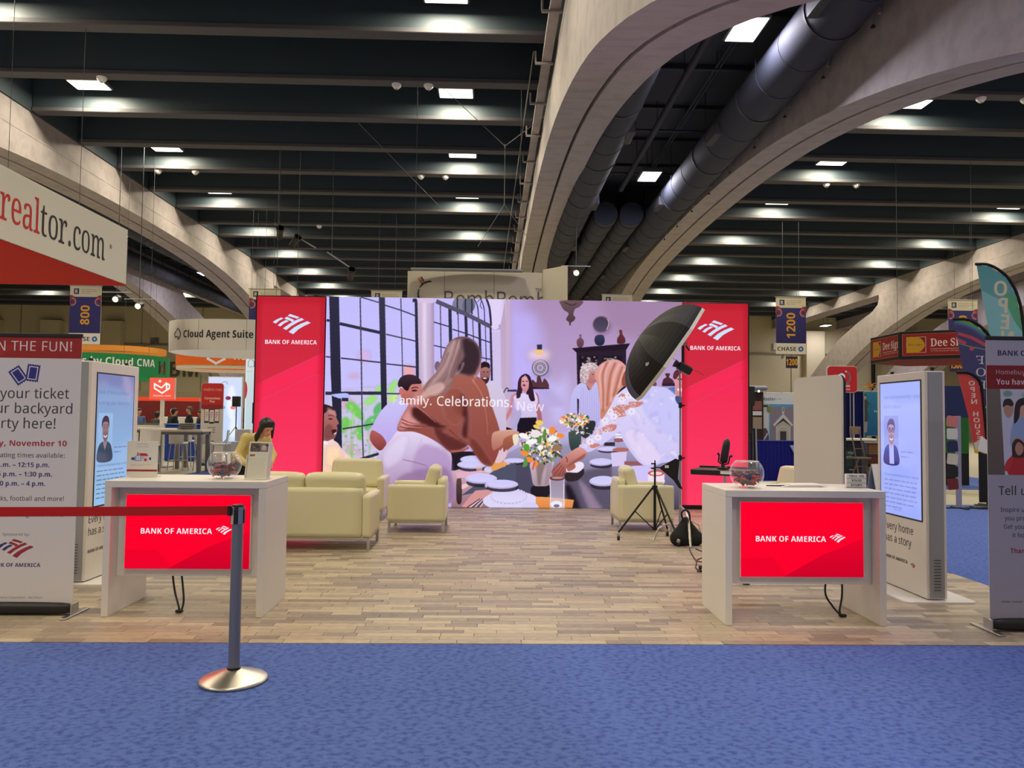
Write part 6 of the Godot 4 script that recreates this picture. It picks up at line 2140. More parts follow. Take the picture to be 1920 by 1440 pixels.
func hanging_signs() -> void:
	# aisle banners
	for b in [["800", -16.24, "the 800s, left of the green ring sign"], ["1200", 12.25, "the 1200s, right of the video wall"], ["1300", 19.42, "the 1300s, behind the feather flags"], ["900", -9.14, "an aisle, its top showing over the left red light box"], ["1000", -4.26, "an aisle, its top showing left of the curved white sign"], ["1100", 5.1, "an aisle, its top showing over the video wall's right half"]]:
		var t := thing("aisle_banner", "purple hanging banner numbering " + b[2], "aisle banner", Vector3(b[1] * 1.042, 4.41, -32.3), 0.0, "purple aisle banners")
		obj("cloth", box_mesh(Vector3(0, 1.22, 0), Vector3(1.29, 2.44, 0.015)), M.white_matt, t)
		obj("print", sheet(1.29, 2.44, Vector3(0, 1.22, 0.009)), printed("aisle_" + b[0], aisle_picture(b[0]), 0.7), t)
		obj("rod", bar(mb(), Vector3(-0.68, 2.44, 0), Vector3(0.68, 2.44, 0), 0.02, -1, 8), M.grey_plastic, t)
		if b[0] == "1100": wires(t, [Vector3(-0.28, 2.45, 0), Vector3(-0.08, 2.45, 0)], 8.72)
		else: wires(t, [Vector3(-0.35, 2.45, 0), Vector3(0.35, 2.45, 0)], 10.47 if b[0] == "800" else 10.2)
	# large box sign of the property site on the left
	var t := thing("box_sign", "large hanging box sign reading realtor.com, white sided with a red underside", "hanging sign", Vector3(-11.0, 4.72, -16.2))
	obj("body", box_mesh(Vector3(0, 0.69, 0), Vector3(4.0, 1.36, 5.65), 0.01), M.white_matt, t)
	obj("underside", box_mesh(Vector3(0, -0.012, 0), Vector3(4.0, 0.02, 5.65), 0.004), mat("sign_red", rgb8(196, 22, 2), 0.95), t)
	var red := mat("realtor_red", rgb8(204, 44, 48), 0.7)
	var a := letters("real", serif, 0.66, 1, 0.74)
	var o := obj("lettering", a, red, t)
	o.position = Vector3(2.006, 0.38, 0.84)
	o.rotation.y = PI / 2
	o = obj("lettering", letters("tor.com", serif, 0.66, -1, 0.76), M.ink, t)
	o.position = Vector3(2.006, 0.38, 0.82)
	o.rotation.y = PI / 2
	o = obj("lettering", letters("®", sans, 0.1, -1), M.ink, t)
	o.position = Vector3(2.006, 0.72, -1.95)
	o.rotation.y = PI / 2
	wires(t, [Vector3(-1.8, 1.37, -0.955), Vector3(1.8, 1.37, -0.955), Vector3(-1.8, 1.37, 1.57), Vector3(1.8, 1.37, 1.57)], 10.2)
	# curved white sign behind the video wall
	t = thing("curved_sign", "curved white hanging sign with a bomb mark, showing above the video wall", "hanging sign", Vector3(-0.3, 4.0, -20.0))
	var face := mb()
	var N := 20
	var arc := func(x: float) -> float: return -0.16 * pow(x / 1.9, 2)
	for i in N:
		var x0 := -1.93 + 3.84 * i / N
		var x1 := -1.93 + 3.84 * (i + 1) / N
		for s in [0.0, -0.03]:
			quad(face, Vector3(x0, 0, arc.call(x0) + s), Vector3(x1, 0, arc.call(x1) + s), Vector3(x1, 1.4, arc.call(x1) + s), Vector3(x0, 1.4, arc.call(x0) + s), Vector3(0, 0, 1.0 if s == 0.0 else -1.0))
		quad(face, Vector3(x0, 1.4, arc.call(x0)), Vector3(x1, 1.4, arc.call(x1)), Vector3(x1, 1.4, arc.call(x1) - 0.03), Vector3(x0, 1.4, arc.call(x0) - 0.03), Vector3.UP)
	var cream := mat("sign_cream", rgb8(204, 196, 176), 0.8)
	obj("panel", face, cream, t)
	obj("return_panel", bx(mb(), Vector3(0.32, 0.74, 0.25), Vector3(0.86, 1.48, 0.03), 0.004, Transform3D(Basis(Vector3.UP, -0.83), Vector3(1.9, 0, -0.17))), cream, t)
	for x in [-0.95, 0.35]: obj("seam", box_mesh(Vector3(x, 0.7, arc.call(x) + 0.002), Vector3(0.012, 1.4, 0.006)), M.mid_grey, t)
	var gr := mat("bomb_grey", rgb8(92, 88, 88), 0.7)
	var word := letters("BombBomb", sans, 0.41, -1, 0.9)
	var bent := mb()
	var wa := word.surface_get_arrays(0)
	var wv: PackedVector3Array = wa[Mesh.ARRAY_VERTEX]
	for i in range(0, wv.size(), 3):
		var p := []
		for k in 3:
			var x: float = -0.95 + wv[i + k].x
			p.append(Vector3(x, 0.46 + wv[i + k].y, arc.call(x) + 0.006))
		tri3(bent, p, [Vector3.BACK, Vector3.BACK, Vector3.BACK], [Vector2.ZERO, Vector2.ZERO, Vector2.ZERO])
	obj("lettering", bent, gr, t)
	lettering(t, "TM", sans, 0.09, gr, Vector3(1.51, 0.9, arc.call(1.5) + 0.01))
	var ringp := []
	for i in 22:
		var an := lerpf(2.5, 8.5, i / 21.0) + 0.35
		ringp.append(-1.32 + cos(an) * 0.32)
		ringp.append(0.8 + sin(an) * 0.32)
	o = obj("emblem", outline_shape(ringp, 0.045, false), gr, t)
	o.position.z = arc.call(-1.4) + 0.012
	o = obj("fuse", outline_shape([-1.63, 1.2, -1.54, 1.06], 0.05, false), mat("fuse_orange", rgb8(216, 120, 50), 0.7), t)
	o.position.z = arc.call(-1.6) + 0.012
	o = obj("fuse", outline_shape([-1.56, 1.22, -1.44, 1.06], 0.05, false), gr, t)
	o.position.z = arc.call(-1.6) + 0.014
	wires(t, [Vector3(-1.7, 1.4, 0.325), Vector3(1.0, 1.4, 0.325)], 10.2)
	obj("hanging_bar", box_mesh(Vector3(-0.35, 1.38, 0.2), Vector3(2.9, 0.03, 0.3)), M.grey_plastic, t)
	# ring signs
	var rings := [
		["ring_sign", "white hanging ring sign reading Cloud Agent Suite, left of the red light box", Vector3(-6.85, 3.24, -21.6), 1.95, 1.6, 2.6, 0.8, M.white_matt],
		["ring_sign", "green hanging ring sign reading Cloud CMA, above the left kiosk", Vector3(-13.35, 2.7, -25.6), 2.6, 1.9, 2.2, 0.72, mat("sign_green", rgb8(22, 140, 78), 0.7)],
		["ring_sign", "orange hanging ring sign with a white house mark, under the white ring sign", Vector3(-10.4, 3.42, -30.6), 1.85, 1.6, 2.6, 0.55, mat("sign_orange", rgb8(240, 104, 16), 0.7)],
		["ring_sign", "thin orange band of a far ring sign, just above the green ring", Vector3(-18.4, 4.46, -38.0), 2.3, 2.0, 2.2, 0.26, mat("sign_amber", rgb8(232, 150, 52), 0.7)],
	]
	for r in rings:
		t = thing(r[0], r[1], "hanging sign", r[2], 0.0, "round hanging signs over the left stands")
		var pl := plan(r[3], r[4], r[5])
		obj("band", ring_band(pl, 0.0, r[6]), r[7], t)
		wires(t, [Vector3(0.35, r[6], -r[4]), Vector3(r[3] * 0.55, r[6], -r[4] * 0.75)], 8.86 if r[2].x < -15.0 else 11.4)
		if "Agent" in r[1]:
			obj("lettering", bend(letters("Cloud Agent Suite", sans_bold, 0.185, -1, 0.86), pl, -1.2, 0.32), M.ink, t)
			obj("emblem", bend(outline_shape([-0.1, -0.06, -0.13, 0.04, -0.06, 0.1, 0.0, 0.17, 0.08, 0.1, 0.12, 0.02, 0.08, -0.09, 0.02, -0.12, 0.03, -0.05], 0.025, true), pl, -1.42, 0.4), M.ink, t)
			obj("blue_patch", bend(flat_shape([-0.14, 0.0, 0.14, 0.0, 0.13, 0.2, 0.06, 0.33, -0.06, 0.33, -0.13, 0.2]), pl, -2.15, 0.0), mat("sign_blue", rgb8(50, 104, 190), 0.7), t)
			for s in [-0.75, 0.5]: obj("seam", bend(flat_shape([-0.005, 0, 0.005, 0, 0.005, 0.8, -0.005, 0.8]), pl, s, 0.0, 0.003), M.grey_plastic, t)
		elif "CMA" in r[1]:
			obj("lettering", bend(letters("Homes by Cloud CMA", sans_bold, 0.23, 1, 0.92), pl, 3.02, 0.36), M.white_ink, t)
			obj("icon", bend(flat_shape([-0.2, 0.0, 0.2, 0.0, 0.2, 0.42, -0.2, 0.42]), pl, 3.42, 0.15), M.ink, t)
			obj("icon_house", bend(outline_shape([-0.1, 0.08, 0.1, 0.08, 0.1, 0.2, 0.0, 0.32, -0.1, 0.2], 0.03, true), pl, 3.42, 0.15, 0.014), M.ink_red, t)
		elif "house" in r[1]:
			obj("emblem", bend(outline_shape([-0.3, 0.36, -0.3, 0.22, 0.0, 0.05, 0.3, 0.22, 0.3, 0.36], 0.09, false), pl, 0.1, 0.0), M.white_ink, t)
			obj("lettering", bend(letters("Homes", sans_bold, 0.26, -1), pl, 0.75, 0.2), M.white_ink, t)
			var skirt := ring_band(plan(r[3] * 0.99, r[4] * 0.99, r[5]), -0.14, -0.01)
			obj("lower_band", skirt, mat("band_cream", rgb8(214, 204, 176), 0.8), t)


# ------------------------------------------------------------------ stands on the left
func left_background() -> void:
	# lit tile sign on a pole
	var t := thing("tile_sign", "square orange-red lit sign with a white open-book house on a pole", "sign", Vector3(-9.73, 0.0, -23.0))
	obj("box", box_mesh(Vector3(0, 2.31, -0.06), Vector3(0.74, 0.64, 0.1), 0.01), M.white_matt, t)
	var p := Paint.new(256, 224, rgb8(246, 96, 74))
	p.units(46, 41)
	p.line([9, 10, 9, 20, 23, 29, 36, 20, 36, 13, 32, 11], 3.2, rgb8(255, 246, 240))
	p.line([9, 12, 22, 19, 31, 9], 3.2, rgb8(255, 246, 240))
	p.line([31, 10, 31, 22], 3, rgb8(255, 246, 240))
	p.oval(18.5, 6.5, 2.6, 2.6, rgb8(255, 246, 240))
	p.text("homes.com", 23, 35.4, 3.2, sans_bold, rgb8(255, 210, 196), 0, 1.3)
	obj("face", sheet(0.74, 0.64, Vector3(0, 2.31, -0.008)), lit("tile_picture", p.done(), 1.0), t)
	obj("pole", box_mesh(Vector3(0.0, 1.0, -0.06), Vector3(0.1, 2.0, 0.08), 0.004), M.white_matt, t)
	obj("foot", box_mesh(Vector3(0.0, 0.01, -0.06), Vector3(0.6, 0.02, 0.5), 0.004), M.grey_plastic, t)
	# red stand with a glowing band behind the people
	t = thing("low_stand", "low dark red stand wall with a glowing orange top edge, behind the seated crowd", "stand", Vector3(-14.25, 0.0, -33.0))
	obj("panel", box_mesh(Vector3(0, 1.05, 0), Vector3(3.8, 2.1, 0.2), 0.01), mat("stand_red", rgb8(120, 22, 22), 0.6), t)
	obj("light_strip", box_mesh(Vector3(0, 2.18, 0.02), Vector3(3.8, 0.14, 0.14), 0.01), glow("strip_orange", rgb8(240, 60, 24), 0.9), t)
	for i in 2: obj("white_desk", box_mesh(Vector3([-0.9, 1.3][i], 0.72, 0.9), Vector3(1.5, 1.44, 0.6), 0.02), M.white_matt, t)
	# glowing white stand: wall and column
	t = thing("lit_panel", "bluish-white glowing wall panel with coloured dots, beyond the red roll-up", "lit wall", Vector3(-11.6, 0.0, -33.86))
	obj("frame", box_mesh(Vector3(0, 1.78, -0.08), Vector3(1.5, 2.86, 0.14), 0.01), M.white_matt, t)
	var q := Paint.new(256, 512, rgb8(206, 222, 255))
	q.units(52, 130)
	q.poly([0, 0, 52, 0, 52, 130, 0, 130], rgb8(214, 224, 250), rgb8(196, 220, 255))
	q.soft(rgb8(255, 255, 255))
	q.oval(36, 50, 7, 34, rgb8(246, 250, 255, 0.9))
	q.oval(40, 100, 6, 24, rgb8(246, 250, 255, 0.8))
	q.blend(12)
	q.line([21, 14, 21, 11, 25, 8, 29, 11, 29, 14], 0.8, rgb8(110, 116, 130))
	q.fine(18, 20, 1, 3, 16, rgb8(150, 156, 176), rng, 0.4)
	q.oval(31, 42, 4.2, 4, rgb8(140, 54, 92))
	q.oval(23, 61, 3.6, 3.6, rgb8(90, 160, 232))
	q.oval(39, 61, 4.2, 4, rgb8(246, 130, 140))
	q.fine(34, 47, 1, 3, 10, rgb8(190, 196, 216), rng, 0.3)
	obj("face", sheet(1.44, 2.8, Vector3(0, 1.78, -0.008)), lit("lit_wall_picture", q.done(), 1.0), t)
	t = thing("platform", "low grey platform under the loudspeaker", "platform", Vector3(-11.1, 0.0, -33.3))
	obj("deck", box_mesh(Vector3(0, 0.17, 0), Vector3(2.4, 0.34, 1.5), 0.01), M.grey_plastic, t)
	t = thing("lit_column", "glowing white column with green, red and blue patches, left of the red light box", "lit column", Vector3(-6.9, 0.0, -24.2))
	obj("core", bar(mb(), Vector3(0, 0, -0.55), Vector3(0, 3.9, -0.55), 0.9, -1, 40), M.white_matt, t)
	var r := Paint.new(256, 720, rgb8(222, 236, 240))
	r.units(70, 240)
	r.poly([0, 0, 70, 0, 70, 240, 0, 240], rgb8(232, 238, 236), rgb8(196, 222, 236))
	r.soft(rgb8(240, 250, 255))
	r.oval(6, 120, 6, 130, rgb8(246, 252, 255, 0.9))
	r.blend(8)
	r.poly([4, 22, 12, 22, 9, 38], rgb8(34, 170, 80))
	r.poly([28, 22, 40, 22, 36, 34, 30, 32], rgb8(60, 76, 190))
	r.line([15, 52, 15, 42, 19, 36, 23, 42, 23, 52, 17, 52], 1.0, rgb8(130, 140, 146))
	r.fine(11, 60, 1, 3.4, 18, rgb8(180, 190, 196), rng, 0.3)
	r.oval(8, 96, 6.5, 17, rgb8(214, 50, 56))
	r.oval(34, 90, 7, 18, rgb8(50, 110, 210))
	var lc := mb()
	for i in 20:
		var a0 := lerpf(-1.5, 1.5, i / 20.0)
		var a1 := lerpf(-1.5, 1.5, (i + 1) / 20.0)
		var v0 := Vector3(sin(a0), 0, cos(a0)) * 0.905
		var v1 := Vector3(sin(a1), 0, cos(a1)) * 0.905
		var w := Vector3(0, 0, -0.55)
		quad(lc, v0 + w, v1 + w, v1 + w + Vector3(0, 3.9, 0), v0 + w + Vector3(0, 3.9, 0), v0, [Vector2(i / 20.0, 1), Vector2((i + 1) / 20.0, 1), Vector2((i + 1) / 20.0, 0), Vector2(i / 20.0, 0)])
	obj("face", lc, lit("lit_column_picture", r.done(), 0.85), t)
	for m in [["dark framed monitor beside the glowing column", Vector3(-6.88, 1.62, -22.9), Vector3(0.3, 0.62, 0.06)]]:
		t = thing("monitor", m[0], "monitor", m[1])
		obj("panel", box_mesh(Vector3.ZERO, m[2], 0.01), M.black_plastic, t)
		obj("pole", box_mesh(Vector3(0, -0.95, -0.05), Vector3(0.06, 1.3, 0.05)), M.black_metal, t)
		obj("foot", box_mesh(Vector3(0, -1.61, -0.05), Vector3(0.5, 0.02, 0.4)), M.black_metal, t)
	t = thing("boxes", "two white cartons stacked beside the glowing column", "carton", Vector3(-7.12, 0.0, -22.35))
	obj("carton", box_mesh(Vector3(0, 0.4, 0), Vector3(0.5, 0.8, 0.5), 0.01), M.white_matt, t)
	obj("carton", box_mesh(Vector3(0.06, 0.98, 0), Vector3(0.42, 0.34, 0.4), 0.01), M.white_matt, t)
	# loudspeaker on a tripod
	t = thing("loudspeaker", "black loudspeaker on a tripod before the glowing white wall", "loudspeaker", Vector3(-10.83, 0.34, -33.05))
	obj("cabinet", box_mesh(Vector3(0, 1.78, 0), Vector3(0.3, 0.44, 0.26), 0.02), M.black_plastic, t)
	obj("pole", bar(mb(), Vector3(0, 0.1, 0), Vector3(0, 1.56, 0), 0.022, -1, 8), M.black_metal, t)
	for k in 3:
		var an := 0.5 + TAU * k / 3
		obj("leg", bar(mb(), Vector3(0, 0.72, 0), Vector3(cos(an) * 0.5, 0.0, sin(an) * 0.5), 0.014, -1, 6), M.black_metal, t)
	# red-headed roll-up
	var s := Paint.new(160, 600, rgb8(216, 206, 200))
	s.units(39, 148)
	s.rect(0, 0, 39, 48, rgb8(206, 40, 36), rgb8(186, 34, 34))
	s.text("realtor.com", 19.5, 14, 5.2, serif_bold, rgb8(240, 170, 160), 0, 0.75)
	s.text("Connections", 19.5, 30, 4.2, sans_bold, rgb8(250, 226, 220), 0, 0.8)
	s.text("Plus", 19.5, 36, 4.2, sans_bold, rgb8(250, 226, 220), 0, 0.8)
	s.poly([0, 46, 12, 54, 28, 48, 39, 46, 39, 40, 0, 40], rgb8(150, 30, 32))
	for i in 3:
		var x: float = [6.0, 15.0, 24.0][i]
		s.rect(x, 47 + (i % 2) * 1.5, 8.4, 27, rgb8(50, 44, 46))
		s.rect(x + 0.7, 48.5 + (i % 2) * 1.5, 7, 22, rgb8(228, 218, 214))
		s.fine(x + 2, 54, 3, 4, 4.5, rgb8(214, 96, 92), rng, 0.4)
	for y in [82, 86, 90.5]: s.fine(19.5, y, 1, 4, 24, rgb8(120, 112, 112), rng, 0.35, 0)
	s.fine(19.5, 98, 1, 3, 12, rgb8(176, 166, 162), rng, 0.3, 0)
	s.fine(19.5, 107, 1, 4, 20, rgb8(80, 74, 76), rng, 0.4, 0)
	s.fine(19.5, 111.5, 1, 4, 14, rgb8(214, 90, 84), rng, 0.4, 0)
	t = thing("roll_up_banner", "slim white banner with a rounded red head, between the bar stools and the glowing wall", "banner", Vector3(-8.6, 0.0, -24.0))
	obj("sheet", slab(mb(), rounded(0.68, 2.46, 0.09), 0.03, Transform3D(Basis(), Vector3(0, 1.3, 0))), M.white_matt, t)
	obj("print", slab(mb(), rounded(0.67, 2.45, 0.09), 0.0, Transform3D(Basis(), Vector3(0, 1.3, 0.017))), printed("red_head_print", s.done(), 0.6), t)
	obj("foot", box_mesh(Vector3(0, 0.035, 0), Vector3(0.6, 0.07, 0.4), 0.01), M.dark_grey, t)
	# grey high table and white stools
	t = thing("high_table", "grey square-legged high table with a white top, behind the left counter", "table", Vector3(-8.35, 0.0, -20.9))
	obj("tabletop", box_mesh(Vector3(0, 1.12, 0), Vector3(1.5, 0.06, 0.75), 0.008), mat("table_top", rgb8(206, 198, 182), 0.5), t)
	obj("apron", box_mesh(Vector3(0, 1.055, 0), Vector3(1.42, 0.07, 0.67), 0.005), M.mid_grey, t)
	for x in [-0.66, 0.66]:
		for z in [-0.3, 0.3]: obj("leg", box_mesh(Vector3(x, 0.545, z), Vector3(0.1, 1.09, 0.1), 0.006), M.mid_grey, t)
	t = thing("high_table", "farther grey high table whose end shows at the left kiosk's edge", "table", Vector3(-9.6, 0.0, -22.6))
	obj("tabletop", box_mesh(Vector3(0, 1.12, 0), Vector3(1.5, 0.06, 0.75), 0.008), M.table_top, t)
	obj("apron", box_mesh(Vector3(0, 1.055, 0), Vector3(1.42, 0.07, 0.67), 0.005), M.mid_grey, t)
	for x in [-0.66, 0.66]:
		for z in [-0.3, 0.3]: obj("leg", box_mesh(Vector3(x, 0.545, z), Vector3(0.1, 1.09, 0.1), 0.006), M.mid_grey, t)
	var st := thing("bar_stool", "white bar stool with a curved back, nearest the red-headed banner", "stool", Vector3(-7.35, 0.0, -21.15), -1.2, "white bar stools at the high tables")
	st.set_meta("stem", "bar_stool")
	obj("seat", puff(mb(), Vector3(0, 0.76, 0), Vector3(0.4, 0.05, 0.4), 0.02), M.white_gloss, st)
	var back := mb()
	for i in 8:
		for j in 4:
			var f := func(u: float, v: float, o: float) -> Vector3: return Vector3((u - 0.5) * 0.4, 0.78 + v * 0.36, -0.2 - 0.04 * v + 0.05 * pow(absf(u - 0.5) * 2, 2) + o)
			for o in [0.0, -0.015]:
				quad(back, f.call(i / 8.0, j / 4.0, o), f.call((i + 1) / 8.0, j / 4.0, o), f.call((i + 1) / 8.0, (j + 1) / 4.0, o), f.call(i / 8.0, (j + 1) / 4.0, o), Vector3(0, 0, 1.0 if o == 0.0 else -1.0))
	obj("backrest", back, M.white_gloss, st)
	for x in [-1.0, 1.0]:
		for z in [-1.0, 1.0]: obj("leg", bar(mb(), Vector3(x * 0.15, 0.74, z * 0.15), Vector3(x * 0.21, 0.0, z * 0.21), 0.013, -1, 8), M.steel, st)
	for k in 4:
		var a := Vector3(0.192, 0.28, 0.192).rotated(Vector3.UP, PI / 2 * k)
		var b := Vector3(0.192, 0.28, -0.192).rotated(Vector3.UP, PI / 2 * k)
		obj("footrest", bar(mb(), a, b, 0.009, -1, 6), M.steel, st)
	var spots := [[-8.0, -21.75, PI, "second from the red-headed banner, pushed under the far side of the table"], [-8.7, -21.75, PI, "on the far side of the near table, beside its left legs"], [-8.75, -20.1, 0.2, "on the near side of the table by its left legs"], [-9.6, -21.7, 0.1, "between the two high tables, half hidden by the kiosk"], [-9.1, -23.4, PI, "beyond the farther table"]]
	for q2 in spots: dup(st, Vector3(q2[0], 0, q2[1]), q2[2], "white bar stool " + q2[3])
	for i in 4:
		var c := thing("tray", "grey tray stacked on the near high table, %s from the bottom" % ORDER[i], "tray", Vector3(-8.15 + 0.01 * i, 1.15 + 0.045 * i, -20.9), 0.1 * i, "grey trays stacked on the near high table")
		obj("dish", puff(mb(), Vector3(0, 0.02, 0), Vector3(0.42, 0.035, 0.3), 0.014, Transform3D(), 4), mat("tray_grey", rgb8(140, 132, 116), 0.6), c)
	# blue counter
	t = thing("stand_counter", "blue draped counter behind the bar stools", "counter", Vector3(-10.1, 0.0, -26.3))
	obj("body", box_mesh(Vector3(0, 0.6, 0), Vector3(1.5, 1.2, 0.7), 0.03), mat("counter_blue", rgb8(18, 56, 148), 0.6), t)
	obj("top", box_mesh(Vector3(0, 1.215, 0), Vector3(1.56, 0.03, 0.76), 0.008), mat("counter_blue_top", rgb8(60, 110, 190), 0.5), t)
	lettering(t, "realtor", sans, 0.07, M.white_ink, Vector3(0.2, 0.8, 0.352))
	t = thing("stand_counter", "white desk front beside the farther high table", "counter", Vector3(-11.75, 0.0, -27.0))
	obj("body", box_mesh(Vector3(0, 0.6, 0), Vector3(1.5, 1.2, 0.6), 0.02), M.white_matt, t)
	obj("top", box_mesh(Vector3(0, 1.215, 0), Vector3(1.56, 0.03, 0.66), 0.008), M.dark_grey, t)
	# lettering on the far wall
	t = thing("wall_lettering", "large dark letters mounted low on the far left wall", "lettering", Vector3(-25.1, 5.0, -64.9))
	lettering(t, "BM&", sans_bold, 1.25, mat("wall_letter", rgb8(92, 84, 62), 0.8), Vector3(0.1, -0.35, 0.0))
	t = thing("wall_vent", "small square grille on the far left wall", "vent", Vector3(-28.2, 7.6, -64.95))
	obj("grille", box_mesh(Vector3.ZERO, Vector3(0.7, 0.6, 0.1), 0.02), M.mid_grey, t)
	for i in 4: obj("slat", box_mesh(Vector3(0, -0.2 + 0.13 * i, 0.06), Vector3(0.6, 0.03, 0.03)), M.dark_grey, t)


# ------------------------------------------------------------------ stands on the right
func feather(label: String, at: Vector3, turn: float, outline: Array, tex: Texture2D, called: String, pole: Array) -> void:
	var t := thing("feather_flag", label, "feather flag", at, turn, "feather flags on the right")
	var a := PackedVector2Array()
	for i in range(0, outline.size(), 2): a.append(Vector2(outline[i], outline[i + 1]))
	obj("cloth", slab(mb(), a, 0.006), printed(called, tex, 0.7), t)
	var pts := []
	for i in range(0, pole.size(), 2): pts.append(Vector3(pole[i], pole[i + 1], 0))
	obj("sleeve", tube(mb(), curve(pts, 6), 0.03, 8), M.black_cloth, t)
	obj("foot", box_mesh(Vector3(pts[-1].x, 0.015, 0), Vector3(0.5, 0.03, 0.08), 0.006), M.black_metal, t)
	obj("foot", box_mesh(Vector3(pts[-1].x, 0.015, 0), Vector3(0.08, 0.03, 0.5), 0.006), M.black_metal, t)


func right_background() -> void:
	# three feather flags; outlines in metres about the foot
	var p := Paint.new(256, 640, rgb8(86, 152, 166))
	p.units(100, 400)
	p.poly([0, 0, 100, 0, 100, 400, 0, 400], rgb8(84, 150, 164), rgb8(136, 196, 180))
	p.blob([-10, 90, 40, 70, 80, 110, 110, 160, 110, 420, -10, 420], rgb8(126, 182, 196), rgb8(140, 200, 186))
	p.blob([60, 60, 110, 90, 110, 150, 80, 120], rgb8(84, 160, 124))
	p.blob([10, 190, 50, 220, 110, 260, 110, 300, 60, 260, 10, 230], rgb8(104, 174, 146))
	for i in 4: p.text("OPEN"[i], 50 + i * 4.2, 66 + i * 36, 32, sans_bold, rgb8(206, 196, 176), 0, 1.0, 0.06, true)
	feather("tall teal feather flag lettered OPEN seen from behind, at the right edge", Vector3(10.7, 0.0, -15.6), 0.0, [-0.62, 4.86, -0.35, 4.84, 0.0, 4.62, 0.22, 4.2, 0.32, 3.6, 0.36, 2.6, 0.36, 1.0, -0.16, 1.0, -0.22, 2.2, -0.34, 3.2], p.done(), "flag_open", [-0.64, 4.88, -0.33, 4.86, 0.03, 4.62, 0.25, 4.2, 0.35, 3.6, 0.38, 2.6, 0.38, 1.0, 0.38, 0.03])
	var q := Paint.new(256, 900, rgb8(62, 58, 104))
	q.units(70, 270)
	q.poly([0, 0, 70, 0, 70, 270, 0, 270], rgb8(70, 64, 112), rgb8(52, 50, 110))
	for i in 5: q.blob([-6, -4 + i * 4, 20, -2 + i * 4, 50, 14 + i * 5, 72, 40 + i * 5, 72, 60, -6, 40], [rgb8(180, 190, 60), rgb8(110, 170, 90), rgb8(60, 140, 160), rgb8(80, 80, 150), rgb8(66, 60, 108)][i])
	q.line([6, 26, 30, 34, 60, 52], 6, rgb8(196, 70, 96))
	q.line([4, 38, 20, 46], 6, rgb8(196, 70, 96))
	q.oval(30, 56, 4, 4, rgb8(206, 80, 100))
	for i in [0, 1, 2, 4, 5, 6]: q.text("FOR SAL"[i], 44 + i * 0.8, 86 + i * 24.5, 16, serif, rgb8(212, 212, 222), 0, 1.2, 0.04, true)
	q.blob([0, 110, 20, 150, 40, 200, 60, 240, 50, 270, 0, 270], rgb8(92, 40, 110, 0.85))
	q.blob([20, 190, 40, 220, 72, 236, 72, 250, 40, 240, 16, 210], rgb8(196, 44, 110))
	for i in 4: q.poly([0, 232 + i * 9, 72, 240 + i * 9, 72, 252 + i * 9, 0, 244 + i * 9], [rgb8(90, 100, 140), rgb8(120, 180, 90), rgb8(226, 190, 60), rgb8(214, 90, 44)][i])
	feather("purple rainbow feather flag lettered FOR SALE seen from behind", Vector3(9.85, 0.0, -15.02), 0.0, [-0.62, 3.62, -0.3, 3.6, 0.02, 3.36, 0.16, 3.0, 0.2, 2.4, 0.2, 0.9, -0.24, 0.98, -0.3, 1.4, -0.42, 2.4], q.done(), "flag_sale", [-0.64, 3.64, -0.28, 3.62, 0.05, 3.37, 0.19, 3.0, 0.22, 2.4, 0.22, 0.9, 0.22, 0.03])
	var r := Paint.new(160, 512, rgb8(206, 62, 58))
	r.units(50, 160)
	r.poly([0, 0, 50, 0, 50, 160, 0, 160], rgb8(206, 62, 60), rgb8(196, 52, 50))
	for i in 10:
		if i != 4: r.text("OPEN HOUSE"[i], 25 + i * 1.3, 24 + i * 12.4, 9.4, sans_bold, rgb8(214, 200, 184), 0, 1.35, 0.05, true)
	r.poly([0, 150, 50, 130, 50, 160, 0, 160], rgb8(206, 196, 190))
	feather("small red feather flag lettered OPEN HOUSE seen from behind", Vector3(9.28, 0.0, -14.46), 0.0, [-0.34, 2.52, -0.12, 2.5, 0.06, 2.36, 0.13, 2.0, 0.2, 1.0, -0.02, 1.08, -0.14, 1.7], r.done(), "flag_house", [-0.36, 2.54, -0.11, 2.53, 0.09, 2.37, 0.15, 2.0, 0.22, 1.0, 0.22, 0.03])
	# hexagonal sign
	var t := thing("hexagon_sign", "hexagonal hanging sign with red and yellow Dee Sign panels and a red underside", "hanging sign", Vector3(13.9, 3.45, -23.6))
	var R := 1.85
	var dp := Paint.new(420, 196, rgb8(150, 24, 24))
	dp.units(105, 49)
	dp.rect(0, 0, 105, 49, rgb8(190, 110, 70))
	dp.rect(1, 1, 103, 47, rgb8(152, 22, 24))
	dp.rect(7, 7, 32, 35, rgb8(220, 196, 180))
	dp.rect(8, 8, 30, 33, rgb8(140, 20, 24))
	dp.blob([8, 8, 26, 8, 34, 16, 37, 25, 34, 34, 26, 41, 8, 41, 8, 24], rgb8(206, 154, 20))
	dp.text("Dee Sign", 21, 26, 3.4, sans_bold, rgb8(120, 90, 40), 0, 1.2)
	dp.text("Dee Sign", 46, 29, 17, serif_bold, rgb8(232, 218, 210), -1, 0.62)
	dp.rect(46, 34, 54, 1, rgb8(220, 196, 180))
	dp.text("A Thousand Shapes & Sizes", 46, 40.5, 3.6, serif, rgb8(220, 196, 180), -1, 1.05)
	var dtex := printed("dee_print", dp.done(), 0.5)
